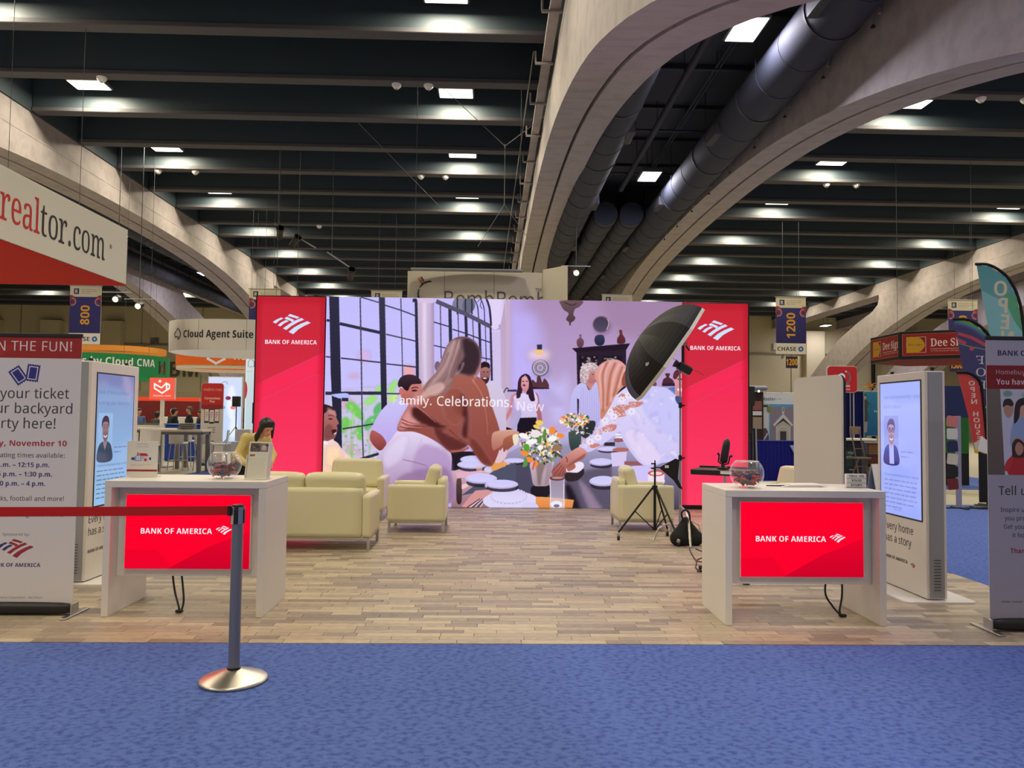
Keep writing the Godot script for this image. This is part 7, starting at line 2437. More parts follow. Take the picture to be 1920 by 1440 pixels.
	for k in 6:
		var a0 := PI / 3 * k + PI / 6 + 0.5 + PI / 2
		var a1 := a0 + PI / 3
		var v0 := Vector3(cos(a0) * R, 0, -sin(a0) * R)
		var v1 := Vector3(cos(a1) * R, 0, -sin(a1) * R)
		var n := (v0 + v1).normalized()
		var w := v0.distance_to(v1)
		var xf := Transform3D(Basis(Vector3.UP, atan2(n.x, n.z)), (v0 + v1) / 2)
		obj("frame", bx(mb(), Vector3(0, 0.42, -0.04), Vector3(w, 0.84, 0.08), 0.01, xf), M.black_plastic, t)
		var s := mb()
		quad(s, xf * Vector3(-w * 0.46, 0.1, 0.004), xf * Vector3(w * 0.46, 0.1, 0.004), xf * Vector3(w * 0.46, 0.76, 0.004), xf * Vector3(-w * 0.46, 0.76, 0.004), n)
		obj("panel", s, dtex, t)
	obj("underside", bar(mb(), Vector3(0, 0.0, 0), Vector3(0, 0.02, 0), R * 0.97, -1, 6), mat("under_red", rgb8(120, 6, 8), 0.95), t)
	t.get_child(-1).rotation.y = PI / 6 + 0.5
	wires(t, [Vector3(-1.2, 0.84, 0), Vector3(1.2, 0.84, 0)], 11.4)
	# stand right of the light box: brown and grey panels, house poster, blue drape
	t = thing("display_wall", "dark brown display panel with small photos, just right of the red light box", "display panel", Vector3(7.66, 0.0, -22.0))
	obj("panel", box_mesh(Vector3(0, 1.2, 0), Vector3(0.42, 2.4, 0.12), 0.02), mat("stand_brown", rgb8(58, 36, 28), 0.7), t)
	obj("canopy", bx(mb(), Vector3(-0.2, 2.5, 0.1), Vector3(0.9, 0.14, 0.5), 0.05), M.grey_plastic, t)
	for i in 3: obj("spot", lathe(mb(), [Vector2(0, 0), Vector2(0.03, 0.0), Vector2(0.03, 0.06), Vector2(0, 0.06)], 8, Transform3D(Basis(), Vector3(-0.35 + 0.17 * i, 2.38, 0.28))), glow("spot_white", rgb8(255, 250, 236), 2.0), t)
	for i in 3: obj("photo", box_mesh(Vector3(0.02, [2.0, 1.78, 1.5][i], 0.064), Vector3(0.26, [0.26, 0.12, 0.34][i], 0.01)), [mat("photo_red", rgb8(150, 90, 80), 0.6), M.white_matt, mat("photo_beige", rgb8(170, 150, 120), 0.6)][i], t)
	t = thing("display_wall", "pale display panel with a painted scene, at the red light box's edge", "display panel", Vector3(7.18, 0.0, -22.1))
	obj("panel", box_mesh(Vector3(0, 1.15, 0), Vector3(0.4, 2.3, 0.1), 0.02), M.white_matt, t)
	for i in 4: obj("figure", puff(mb(), Vector3(-0.05 + 0.07 * (i % 2), 1.1 + 0.18 * i, 0.055), Vector3(0.12, 0.2, 0.02), 0.009, Transform3D(), 3), [M.dark_grey, M.navy, M.mid_grey, M.black_cloth][i], t)
	obj("screen_shelf", box_mesh(Vector3(0.05, 0.98, 0.16), Vector3(0.5, 0.05, 0.3), 0.01), M.black_plastic, t)
	t = thing("tripod_case", "dark upright bundle of poles leaning at the red light box's right edge", "bundle", Vector3(6.7, 0.0, -19.6))
	for i in 4: obj("pole", bar(mb(), Vector3(0.05 * i, 0.0, 0.03 * (i % 2)), Vector3(0.04 * i, 1.25 + 0.06 * i, 0), 0.025, -1, 8), [M.black_metal, M.dark_grey, M.black_metal, M.grey_plastic][i], t)
	obj("head", box_mesh(Vector3(0.02, 2.2, 0.0), Vector3(0.14, 0.5, 0.06), 0.01), M.black_plastic, t)
	obj("post", bar(mb(), Vector3(0.02, 0.0, 0.0), Vector3(0.02, 2.0, 0.0), 0.018, -1, 8), M.black_metal, t)
	var hp := Paint.new(320, 460, rgb8(206, 226, 240))
	hp.units(64, 92)
	hp.rect(0, 0, 64, 20, rgb8(236, 240, 236))
	hp.rect(18, 20, 46, 5, rgb8(96, 170, 214))
	hp.text("Master", 3, 13, 6, sans_bold, rgb8(80, 96, 96), -1, 0.95)
	hp.fine(24, 9, 1, 5, 30, rgb8(190, 200, 204), rng, 0.35)
	hp.rect(18, 25, 46, 67, rgb8(150, 142, 150))
	hp.rect(0, 20, 18, 72, rgb8(150, 200, 220))
	hp.rect(4, 26, 12, 66, rgb8(226, 228, 226))
	hp.rect(5, 22, 10, 4, rgb8(56, 80, 80))
	hp.oval(17, 30, 5, 7, rgb8(140, 150, 90))
	hp.blob([3, 92, 3, 76, 8, 66, 14, 72, 16, 92], rgb8(96, 84, 96))
	hp.line([6, 90, 14, 76], 3, rgb8(206, 200, 206))
	hp.poly([24, 60, 44, 38, 64, 60, 60, 62, 44, 46, 28, 62], rgb8(226, 222, 214))
	hp.poly([30, 60, 44, 47, 58, 60, 54, 62, 44, 54, 34, 62], rgb8(58, 50, 56))
	hp.poly([32, 60, 44, 52, 56, 60, 56, 92, 32, 92], rgb8(202, 190, 166))
	hp.line([44, 26, 44, 38], 4, rgb8(226, 222, 220))
	hp.line([44, 27, 44, 34], 1.6, rgb8(80, 74, 84))
	hp.ring(44, 70, 9, 8, 2, rgb8(226, 214, 190), PI, TAU)
	hp.rect(38, 72, 12, 20, rgb8(70, 62, 66))
	hp.rect(30, 62, 3, 30, rgb8(220, 212, 196))
	hp.rect(55, 62, 3, 30, rgb8(220, 212, 196))
	t = thing("display_wall", "lit stand wall with a church-like house poster, left of the white rounded panel", "display panel", Vector3(8.34, 0.0, -22.3))
	obj("panel", box_mesh(Vector3(0.05, 1.2, -0.04), Vector3(1.05, 2.4, 0.07), 0.01), M.white_matt, t)
	obj("print", sheet(0.98, 1.4, Vector3(0.05, 1.66, -0.001)), printed("house_poster", hp.done(), 0.6), t)
	for x in [-0.3, 0.2]: obj("lamp_arm", tube(mb(), curve([Vector3(x, 2.38, 0), Vector3(x - 0.02, 2.58, 0.1), Vector3(x - 0.1, 2.62, 0.3)], 4), 0.012, 6), M.white_gloss, t)
	t = thing("draped_table", "table draped to the floor in royal blue pleats, right of the red light box", "table", Vector3(7.45, 0.0, -20.3))
	obj("tabletop", box_mesh(Vector3(0, 1.03, 0), Vector3(1.26, 0.03, 0.62), 0.008), M.blue_drape, t)
	var dr := mb()
	for i in 60:
		var x0 := -0.63 + 1.26 * i / 60.0
		var x1 := -0.63 + 1.26 * (i + 1) / 60.0
		var z0 := 0.31 + 0.016 * sin(i * 1.3)
		var z1 := 0.31 + 0.016 * sin((i + 1) * 1.3)
		quad(dr, Vector3(x0, 0, z0), Vector3(x1, 0, z1), Vector3(x1, 1.02, z1 - 0.012), Vector3(x0, 1.02, z0 - 0.012), Vector3.BACK)
	bx(dr, Vector3(0, 0.5, -0.02), Vector3(1.24, 1.0, 0.56))
	obj("drape", dr, M.blue_drape, t)
	t = thing("cloth", "pale blue cloth corner over the blue draped table's right end", "cloth", Vector3(7.98, 0.0, -19.94))
	obj("fold", slab(mb(), PackedVector2Array([Vector2(-0.14, 0.93), Vector2(0.2, 0.96), Vector2(0.2, 0.5), Vector2(0.06, 0.56)]), 0.02), mat("pale_blue", rgb8(150, 186, 214), 0.8), t)
	# red panel, blue pipe and drape, teal poster
	t = thing("swirl_sign", "red upright panel with a white swirl, beside the white rounded panel's right edge", "display panel", Vector3(8.8, 1.25, -19.0))
	obj("panel", slab(mb(), rounded(0.74, 0.64, 0.08), 0.05, Transform3D(Basis(), Vector3(0, 1.38, 0))), mat("panel_red", rgb8(196, 26, 38), 0.5), t)
	obj("edge", slab(mb(), rounded(0.77, 0.67, 0.09), 0.04, Transform3D(Basis(), Vector3(0, 1.38, -0.02))), M.white_gloss, t)
	lettering(t, "Team", sans_bold, 0.07, M.white_ink, Vector3(0.06, 1.18, 0.027))
	lettering(t, "HOME LOANS", sans_bold, 0.03, M.white_ink, Vector3(0.06, 1.11, 0.027))
	var sw := []
	for i in 14: sw.append_array([0.02 + cos(-2.2 + i * 0.26) * 0.17, 1.42 + sin(-2.2 + i * 0.26) * 0.17])
	obj("emblem", outline_shape(sw, 0.035, false), M.white_ink, t).position.z = 0.027
	obj("emblem", bar(mb(), Vector3(-0.02, 1.44, 0.025), Vector3(-0.02, 1.44, 0.028), 0.09, -1, 20), M.white_ink, t)
	for s in [-0.3, 0.3]: obj("post", bar(mb(), Vector3(s, -1.25, -0.02), Vector3(s, 1.1, -0.02), 0.02, -1, 8), M.grey_plastic, t)
	t = thing("pipe_and_drape", "dark blue pleated drape on grey pipes, behind the white counter", "drape", Vector3(9.85, 0.0, -21.1))
	var d2 := mb()
	for i in 70:
		var x0 := -0.6 + 1.1 * i / 70.0
		var x1 := -0.6 + 1.1 * (i + 1) / 70.0
		quad(d2, Vector3(x0, 0.02, 0.03 * sin(i * 1.1)), Vector3(x1, 0.02, 0.03 * sin((i + 1) * 1.1)), Vector3(x1, 2.4, 0.02 * sin((i + 1) * 1.1)), Vector3(x0, 2.4, 0.02 * sin(i * 1.1)), Vector3.BACK)
	obj("drape", d2, mat("drape_navy", rgb8(10, 16, 92), 0.9), t)
	for x in [-0.58, 0.12, 0.5]: obj("pipe", bar(mb(), Vector3(x, 0, 0.06), Vector3(x, 2.42, 0.06), 0.018, -1, 8), M.grey_plastic, t)
	obj("pipe", bar(mb(), Vector3(-0.6, 2.42, 0.04), Vector3(0.5, 2.42, 0.04), 0.018, -1, 8), M.grey_plastic, t)
	var tp := Paint.new(256, 420, rgb8(30, 120, 160))
	tp.units(50, 82)
	tp.poly([0, 0, 50, 0, 50, 82, 0, 82], rgb8(44, 140, 176), rgb8(24, 104, 148))
	tp.oval(13, 10, 3, 4.6, rgb8(206, 176, 150))
	tp.blob([10.4, 10, 11, 4.6, 15, 4.6, 16, 11, 14.6, 8], rgb8(80, 60, 50))
	tp.blob([9, 20, 11, 16, 16, 16, 18, 22, 16.5, 34, 18, 46, 16, 56, 11, 56, 10, 44, 11, 32], rgb8(80, 84, 82))
	tp.stroke([9, 20, 6, 30, 11, 36], 2.2, rgb8(70, 74, 76))
	tp.stroke([18, 20, 21, 30, 20, 24], 2.0, rgb8(90, 92, 90))
	tp.line([13, 56, 13.5, 76], 2, rgb8(196, 168, 146))
	tp.line([15.5, 56, 15, 76], 2, rgb8(196, 168, 146))
	tp.rect(28, 20, 22, 10, rgb8(206, 96, 60))
	tp.text("Mighty fine", 30, 27.5, 4.8, sans_bold, rgb8(250, 230, 214), -1, 0.9)
	tp.text("is a smart home", 24, 38, 3.6, sans_bold, rgb8(214, 232, 240), -1, 1.0)
	tp.text("real estate", 29, 47, 3.6, sans_bold, rgb8(214, 232, 240), -1, 1.0)
	tp.fine(28, 66, 2, 5, 18, rgb8(170, 206, 220), rng, 0.35)
	t = thing("poster_wall", "teal poster of a standing woman, partly behind the right kiosk", "poster", Vector3(10.75, 0.0, -21.2))
	obj("board", box_mesh(Vector3(0, 1.8, -0.02), Vector3(1.32, 1.25, 0.03), 0.004), M.white_matt, t)
	obj("print", sheet(1.3, 1.23, Vector3(0, 1.8, -0.003)), printed("teal_poster", tp.done(), 0.6), t)
	for x in [-0.5, 0.5]: obj("post", bar(mb(), Vector3(x, 0, -0.06), Vector3(x, 2.4, -0.06), 0.018, -1, 8), M.grey_plastic, t)
	t = thing("paper_flower", "spiky orange paper decoration above the teal poster", "decoration", Vector3(10.62, 2.44, -21.22))
	for i in 9:
		var an := TAU * i / 9
		obj("petal", bar(mb(), Vector3(0, 0.14, 0), Vector3(cos(an) * 0.2, 0.14 + sin(an) * 0.14, 0.04 * (i % 2)), 0.03, 0.004, 5), mat("petal_orange", rgb8(206, 140, 50), 0.7), t)
	obj("stem", bar(mb(), Vector3(0, -0.02, 0), Vector3(0, 0.14, 0), 0.01, -1, 6), M.grey_plastic, t)
	t = thing("stand_counter", "dark blue counter front with HELPING YOU GET TO lettering under a white top", "counter", Vector3(8.35, 0.0, -18.2))
	obj("body", box_mesh(Vector3(0, 0.56, 0), Vector3(0.86, 1.12, 0.5), 0.01), mat("counter_navy", rgb8(8, 16, 46), 0.6), t)
	obj("green_patch", box_mesh(Vector3(-0.1, 0.72, 0.251), Vector3(0.6, 0.42, 0.004)), mat("patch_green", rgb8(12, 46, 38), 0.6), t)
	obj("top", box_mesh(Vector3(0.1, 1.15, 0.02), Vector3(1.3, 0.05, 0.62), 0.01), M.white_gloss, t)
	lettering(t, "HELPING YOU", sans_bold, 0.065, mat("pale_ink", rgb8(150, 170, 166), 0.7), Vector3(-0.22, 0.8, 0.2535), 0.0, -1, 0.75)
	lettering(t, "GET TO BEST", sans_bold, 0.065, M.pale_ink, Vector3(-0.22, 0.7, 0.2535), 0.0, -1, 0.75)
	obj("label_strip", box_mesh(Vector3(-0.1, 0.3, 0.252), Vector3(0.4, 0.07, 0.004)), M.white_matt, t)
	for i in 3: obj("fine_print", box_mesh(Vector3(-0.22 + 0.2 * i, 0.44, 0.252), Vector3(0.12, 0.018, 0.003)), M.pale_ink, t)
	t = thing("folding_chair", "brown wooden folding stool-chair before the dark blue counter", "chair", Vector3(8.5, 0.0, -17.5), 0.3)
	for x in [-0.14, 0.14]:
		obj("frame", bar(mb(), Vector3(x, 0, 0.2), Vector3(x * 0.85, 1.42, -0.14), 0.016, -1, 8), mat("chair_wood", rgb8(98, 84, 72), 0.6), t)
		obj("leg", bar(mb(), Vector3(x, 0, -0.25), Vector3(x, 0.72, 0.12), 0.016, -1, 8), M.chair_wood, t)
	for y in [0.3, 0.55, 0.95]: obj("rung", bar(mb(), Vector3(-0.14, y, 0.2 - 0.24 * y), Vector3(0.14, y, 0.2 - 0.24 * y), 0.012, -1, 6), M.chair_wood, t)
	obj("seat", box_mesh(Vector3(0, 0.74, 0.02), Vector3(0.34, 0.04, 0.34), 0.008), M.chair_wood, t)
	obj("backrest", box_mesh(Vector3(0, 1.37, -0.13), Vector3(0.32, 0.18, 0.02), 0.006), mat("chair_slat", rgb8(136, 112, 98), 0.6), t)
	t = thing("a_frame_sign", "grey folded A-frame sign beside the chair, by the right kiosk", "sign", Vector3(7.0, 0.0, -13.6), 0.4)
	for s in [-1.0, 1.0]:
		obj("board", bx(mb(), Vector3(0, 0.42, 0), Vector3(0.5, 0.84, 0.02), 0.004, Transform3D(Basis(Vector3.RIGHT, s * -0.2), Vector3(0, 0, s * 0.17))), [M.grey_plastic, M.white_matt][int(s > 0)], t)
	t = thing("shelf_boxes", "open shelf with brown and tan cartons, right of the dark blue counter", "shelf", Vector3(9.55, 0.0, -18.9))
	for i in 3: obj("carton", box_mesh(Vector3(0, 0.35 + 0.28 * i, 0), Vector3(0.5, 0.24, 0.4), 0.01), [mat("carton_tan", rgb8(176, 150, 104), 0.8), mat("carton_red", rgb8(96, 44, 34), 0.8), mat("carton_brown", rgb8(116, 78, 52), 0.8)][i], t)
	for y in [0.2, 0.48, 0.76, 1.04]: obj("board", box_mesh(Vector3(0, y, 0), Vector3(0.58, 0.02, 0.44)), M.dark_grey, t)
	for x in [-0.28, 0.28]: obj("upright", box_mesh(Vector3(x, 0.52, 0), Vector3(0.02, 1.04, 0.44)), M.dark_grey, t)
	# yard signs and the green-blue backdrop beside the flags
	t = thing("backdrop", "blue and green backdrop between the right kiosk and the feather flags", "backdrop", Vector3(11.2, 0.0, -19.0))
	obj("lower_panel", box_mesh(Vector3(0, 1.25, 0), Vector3(1.6, 0.9, 0.05), 0.005), mat("panel_green", rgb8(12, 96, 30), 0.7), t)
	obj("upper_panel", box_mesh(Vector3(0, 2.1, 0), Vector3(1.6, 0.8, 0.05), 0.005), mat("panel_blue", rgb8(12, 30, 90), 0.7), t)
	obj("skirt", box_mesh(Vector3(0, 0.4, 0), Vector3(1.6, 0.8, 0.04), 0.005), mat("panel_dark", rgb8(16, 14, 18), 0.8), t)
	lettering(t, "R", sans_bold, 0.3, M.white_ink, Vector3(-0.72, 2.2, 0.03))
	t = thing("sign_rack", "narrow white rack hung with small coloured yard signs, left of the red flag", "rack", Vector3(8.6, 0.0, -13.9))
	obj("post", box_mesh(Vector3(0, 0.86, -0.02), Vector3(0.1, 1.68, 0.03), 0.004), mat("rack_lilac", rgb8(150, 146, 170), 0.7), t)
	obj("foot", box_mesh(Vector3(0, 0.015, 0), Vector3(0.6, 0.03, 0.06), 0.005), M.black_metal, t)
	obj("foot", box_mesh(Vector3(0, 0.015, 0), Vector3(0.06, 0.03, 0.5), 0.005), M.black_metal, t)
	var cols := [["rider_pink", rgb8(206, 120, 116)], ["rider_white", rgb8(210, 206, 200)], ["rider_navy", rgb8(26, 30, 76)], ["rider_cream", rgb8(206, 200, 176)], ["rider_black", rgb8(22, 18, 20)], ["rider_red", rgb8(110, 30, 34)]]
	for i in 6: obj("small_sign", slab(mb(), rounded(0.2, 0.2, 0.03), 0.01, Transform3D(Basis(Vector3(0, 0, 1), 0.1 * (i % 3 - 1)), Vector3(-0.12, 1.6 - 0.23 * i, 0.0))), mat(cols[i][0], cols[i][1], 0.6), t)
	t = thing("dark_flag", "low black feather banner with a white curved edge, under the red flag", "banner", Vector3(9.3, 0.0, -13.95))
	obj("cloth", slab(mb(), PackedVector2Array([Vector2(-0.3, 0.12), Vector2(-0.3, 1.05), Vector2(-0.16, 1.0), Vector2(0.02, 0.82), Vector2(0.1, 0.55), Vector2(0.1, 0.12)]), 0.02), M.black_cloth, t)
	obj("edge", slab(mb(), PackedVector2Array([Vector2(-0.3, 1.06), Vector2(-0.16, 1.02), Vector2(0.03, 0.83), Vector2(0.11, 0.55), Vector2(0.11, 0.1), Vector2(0.17, 0.1), Vector2(0.17, 0.7), Vector2(0.1, 1.0), Vector2(-0.1, 1.22), Vector2(-0.24, 1.34)]), 0.016), M.white_matt, t)
	obj("foot", box_mesh(Vector3(-0.05, 0.02, 0), Vector3(0.7, 0.04, 0.3), 0.008), M.black_metal, t)
	# number plates on the far wall
	for n in [["small dark 1200 number plate under the 1200 banner", "1200", Vector3(19.8, 5.42, -49.975)], ["small dark 1300 number plate behind the feather flags", "1300", Vector3(27.75, 5.0, -45.0)]]:
		t = thing("number_plate", n[0], "number plate", n[2])
		obj("board", box_mesh(Vector3.ZERO, Vector3(0.78, 0.78, 0.04), 0.005), mat("plate_navy", rgb8(40, 30, 60), 0.7), t)
		lettering(t, n[1], sans_bold, 0.42, M.gold_ink, Vector3(0, -0.2, 0.022), 0.0, 0, 0.6)
		wires(t, [Vector3(-0.35, 0.39, 0), Vector3(0.35, 0.39, 0)], 10.2 if n[1] == "1200" else 10.47)
	t = thing("wall_light", "small white exit lamp on the far wall above the right arch's foot", "wall lamp", Vector3(24.7, 7.9, -64.9))
	obj("box", box_mesh(Vector3.ZERO, Vector3(1.2, 0.6, 0.15), 0.02), M.white_gloss, t)


# ------------------------------------------------------------------ wires, spotlights and detectors
func rigging() -> void:
	var wm := M.mid_grey as Material
	var w := thing("bridle", "thin steel bridle wires meeting in a knot above the video wall's middle", "wire", Vector3(0.28, 8.45, -19.2))
	for e in [Vector3(-1.6, 1.7, -0.6), Vector3(0.95, 0.55, 0.6), Vector3(0.0, -1.5, 0)]:
		obj("wire", bar(mb(), Vector3.ZERO, e, 0.009, -1, 5), wm, w)
	for e in [Vector3(-0.65, -2.6, 0.1), Vector3(0.55, -2.3, 0.1)]:
		obj("wire", bar(mb(), Vector3(0, -1.5, 0), e, 0.007, -1, 5), wm, w)
	obj("knot", bar(mb(), Vector3(0, 0.05, 0), Vector3(0, -0.05, 0), 0.02, -1, 6), wm, w)
	w = thing("wire", "long thin wire slanting down from a beam left of the middle ceiling light", "wire", Vector3(-4.0, 10.15, -22.2))
	obj("strand", bar(mb(), Vector3.ZERO, Vector3(2.3, -1.7, -3.0), 0.008, -1, 5), wm, w)
	w = thing("wire", "thin vertical conduit rising just left of the cable tray", "wire", Vector3(0.9, 10.15, -17.6))
	obj("strand", bar(mb(), Vector3.ZERO, Vector3(-0.3, -0.1, -30), 0.02, -1, 5), wm, w)
	for s in [
		["two black spotlights on a slanting bar above the left red light box", Vector3(-7.25, 7.95, -26.0), Vector3(1.3, -0.75, 0.2), 2],
		["single black spotlight at the end of a slanting bar, left of the curved sign", Vector3(-5.5, 7.05, -26.2), Vector3(0.75, -0.5, 0.1), 1],
	]:
		var t := thing("spotlight", s[0], "spotlight", s[1], 0.0, "black stage spotlights hung below the ceiling")
		obj("bar", bar(mb(), Vector3(-0.15, 0.1, 0), s[2], 0.025, -1, 8), M.grey_plastic, t)
		obj("drop_wire", bar(mb(), Vector3(0, 0, 0), Vector3(0, 11.4 - s[1].y, 0), 0.012, -1, 5), M.dark_grey, t)
		for k in s[3]:
			var at: Vector3 = s[2] * (0.95 if s[3] == 1 else 0.05 + 0.4 * k) + Vector3(0, -0.22, 0.1)
			var xf := Transform3D(Basis.from_euler(Vector3(0.9, 0.8 + 0.5 * k, 0.4)), at)
			obj("can", lathe(mb(), [Vector2(0, -0.24), Vector2(0.1, -0.22), Vector2(0.11, 0.12), Vector2(0.13, 0.14), Vector2(0.13, 0.26), Vector2(0.11, 0.26), Vector2(0.1, 0.1), Vector2(0, 0.1)], 16, xf), M.black_metal, t)
			obj("yoke", bar(mb(), at, at + Vector3(0, 0.22, -0.1), 0.02, -1, 6), M.black_metal, t)
	for s in [["lit spotlight under a bar, nearer the green ring, left", Vector3(-12.6, 5.4, -26.0)], ["lit spotlight under a bar, right of its twin above the green ring", Vector3(-11.85, 5.18, -26.0)], ["lit round spotlight beside the curved white sign's right end", Vector3(2.86, 6.55, -26.0)]]:
		var t := thing("spotlight", s[0], "spotlight", s[1], 0.0, "lit spotlights over the stands")
		var xf := Transform3D(Basis(Vector3.RIGHT, 1.9), Vector3.ZERO)
		obj("can", lathe(mb(), [Vector2(0, -0.2), Vector2(0.1, -0.18), Vector2(0.12, 0.1), Vector2(0.11, 0.1), Vector2(0.0, 0.06)], 16, xf), M.black_metal, t)
		obj("bulb", lathe(mb(), [Vector2(0, 0.08), Vector2(0.1, 0.08), Vector2(0.09, 0.11), Vector2(0, 0.12)], 14, xf), glow("spot_warm", rgb8(255, 226, 170), 3.0), t)
		obj("drop_wire", bar(mb(), Vector3(0, 0.1, 0), Vector3(0, (8.56 if s[1].x > 0 else 11.4) - s[1].y, 0), 0.012, -1, 5), M.dark_grey, t)
		obj("bar", bar(mb(), Vector3(-0.5, 0.22, 0), Vector3(0.5, 0.22, 0), 0.02, -1, 6), M.grey_plastic, t)
	# white detectors under the beams: beam number, x
	var proto: Node3D = null
	var names := ["left of the second middle ceiling light", "just left of the second middle ceiling light", "left of the fourth middle ceiling light", "nearer the fourth middle ceiling light", "beside the nearest left ceiling light", "left one of a pair under the second left ceiling light", "right one of a pair under the second left ceiling light", "alone on a beam above the left light box", "left one of a pair right of the right arch's crown", "right one of a pair right of the right arch's crown", "left one of a pair below the second right ceiling light", "right one of a pair below the second right ceiling light"]
	var spots := [[1, -2.55], [1, -1.72], [4, -2.6], [4, -1.72], [1, -10.1], [4, -11.9], [4, -10.6], [7, -7.9], [1, 12.9], [1, 14.1], [4, 12.1], [4, 13.2]]
	for i in spots.size():
		var at := Vector3(spots[i][1], 10.19, BEAM_Z0 - BEAM_STEP * spots[i][0])
		var label: String = "small white detector, " + names[i]
		if proto == null:
			proto = thing("detector", label, "detector", at, 0.0, "white detectors under the beams")
			proto.set_meta("stem", "detector")
			obj("dome", lathe(mb(), [Vector2(0, -0.13), Vector2(0.07, -0.11), Vector2(0.12, -0.05), Vector2(0.13, 0.0), Vector2(0, 0.0)], 14), M.white_gloss, proto)
			obj("lens", lathe(mb(), [Vector2(0, -0.15), Vector2(0.03, -0.14), Vector2(0.03, -0.12), Vector2(0, -0.12)], 8), M.grey_plastic, proto)
		else:
			dup(proto, at, 0.0, label)


# ------------------------------------------------------------------ people
# a smooth body: bones are [a, b, radius at a, radius at b], blended over k
func field_mesh(bones: Array, cell: float, k: float) -> ArrayMesh:
	var lo := Vector3.ONE * 1e9
	var hi := -lo
	for b in bones:
		var r := maxf(b[2], b[3]) + k * 0.5 + cell * 2
		lo = lo.min(b[0] - Vector3.ONE * r).min(b[1] - Vector3.ONE * r)
		hi = hi.max(b[0] + Vector3.ONE * r).max(b[1] + Vector3.ONE * r)
	var nx := int((hi.x - lo.x) / cell) + 2
	var ny := int((hi.y - lo.y) / cell) + 2
	var nz := int((hi.z - lo.z) / cell) + 2
	var f := PackedFloat32Array()
	f.resize(nx * ny * nz)
	f.fill(1e3)
	for b in bones:
		var A: Vector3 = b[0]
		var B: Vector3 = b[1]
		var ra: float = b[2]
		var rb: float = b[3]
		var ab := B - A
		var l2 := maxf(ab.length_squared(), 1e-9)
		var m := maxf(ra, rb) + k + cell * 2
		var p0 := (A.min(B) - Vector3.ONE * m - lo) / cell
		var p1 := (A.max(B) + Vector3.ONE * m - lo) / cell
		for z in range(maxi(int(p0.z), 0), mini(int(p1.z) + 1, nz)):
			for y in range(maxi(int(p0.y), 0), mini(int(p1.y) + 1, ny)):
				var at := (z * ny + y) * nx
				for x in range(maxi(int(p0.x), 0), mini(int(p1.x) + 1, nx)):
					var p := lo + Vector3(x, y, z) * cell
					var t := clampf((p - A).dot(ab) / l2, 0.0, 1.0)
					var d := p.distance_to(A + ab * t) - lerpf(ra, rb, t)
					var o := f[at + x]
					if o > 900.0:
						f[at + x] = d
					else:
						var h := maxf(k - absf(o - d), 0.0) / k
						f[at + x] = minf(o, d) - h * h * k * 0.25
	# surface nets
	var where := PackedInt32Array()
	where.resize(nx * ny * nz)
	where.fill(-1)
	var vs := PackedVector3Array()
	var ns := PackedVector3Array()
	var sx := 1
	var sy := nx
	var sz := nx * ny
	var off := [0, sx, sy, sx + sy, sz, sx + sz, sy + sz, sx + sy + sz]
	var ed := [[0, 1], [2, 3], [4, 5], [6, 7], [0, 2], [1, 3], [4, 6], [5, 7], [0, 4], [1, 5], [2, 6], [3, 7]]
	for z in nz - 1:
		for y in ny - 1:
			for x in nx - 1:
				var i := (z * ny + y) * nx + x
				var c0 := f[i]
				if c0 > cell * 4 or c0 < -cell * 4: continue
				var inside := 0
				for c in 8:
					if f[i + off[c]] < 0.0: inside += 1
				if inside == 0 or inside == 8: continue
				var s := Vector3.ZERO
				var n := 0
				for e in ed:
					var a: float = f[i + off[e[0]]]
					var b: float = f[i + off[e[1]]]
					if (a < 0.0) != (b < 0.0):
						var t := a / (a - b)
						var pa := Vector3(e[0] & 1, (e[0] >> 1) & 1, e[0] >> 2)
						var pb := Vector3(e[1] & 1, (e[1] >> 1) & 1, e[1] >> 2)
						s += pa.lerp(pb, t)
						n += 1
				where[i] = vs.size()
				vs.append(lo + (Vector3(x, y, z) + s / n) * cell)
				var g := Vector3(f[i + 1] + f[i + 1 + sy] + f[i + 1 + sz] + f[i + 1 + sy + sz] - f[i] - f[i + sy] - f[i + sz] - f[i + sy + sz],
					f[i + sy] + f[i + sy + 1] + f[i + sy + sz] + f[i + 1 + sy + sz] - f[i] - f[i + 1] - f[i + sz] - f[i + 1 + sz],
					f[i + sz] + f[i + sz + 1] + f[i + sz + sy] + f[i + 1 + sy + sz] - f[i] - f[i + 1] - f[i + sy] - f[i + 1 + sy])
				ns.append(g.normalized())
	var idx := PackedInt32Array()
	for z in range(1, nz - 1):
		for y in range(1, ny - 1):
			for x in range(1, nx - 1):
				var i := (z * ny + y) * nx + x
				var c := f[i]
				if absf(c) > cell * 4: continue
				for ax in 3:
					var step: int = [sx, sy, sz][ax]
					if (c < 0.0) == (f[i + step] < 0.0): continue
					var u: int = [sy, sz, sx][ax]
					var v: int = [sz, sx, sy][ax]
					var q := [where[i], where[i - u], where[i - u - v], where[i - v]]
					if q[0] < 0 or q[1] < 0 or q[2] < 0 or q[3] < 0: continue
					if c < 0.0: idx.append_array(PackedInt32Array([q[0], q[2], q[1], q[0], q[3], q[2]]))
					else: idx.append_array(PackedInt32Array([q[0], q[1], q[2], q[0], q[2], q[3]]))
	var arr := []
	arr.resize(Mesh.ARRAY_MAX)
	arr[Mesh.ARRAY_VERTEX] = vs
	arr[Mesh.ARRAY_NORMAL] = ns
	arr[Mesh.ARRAY_INDEX] = idx
	var me := ArrayMesh.new()
	me.add_surface_from_arrays(Mesh.PRIMITIVE_TRIANGLES, arr)
	return me


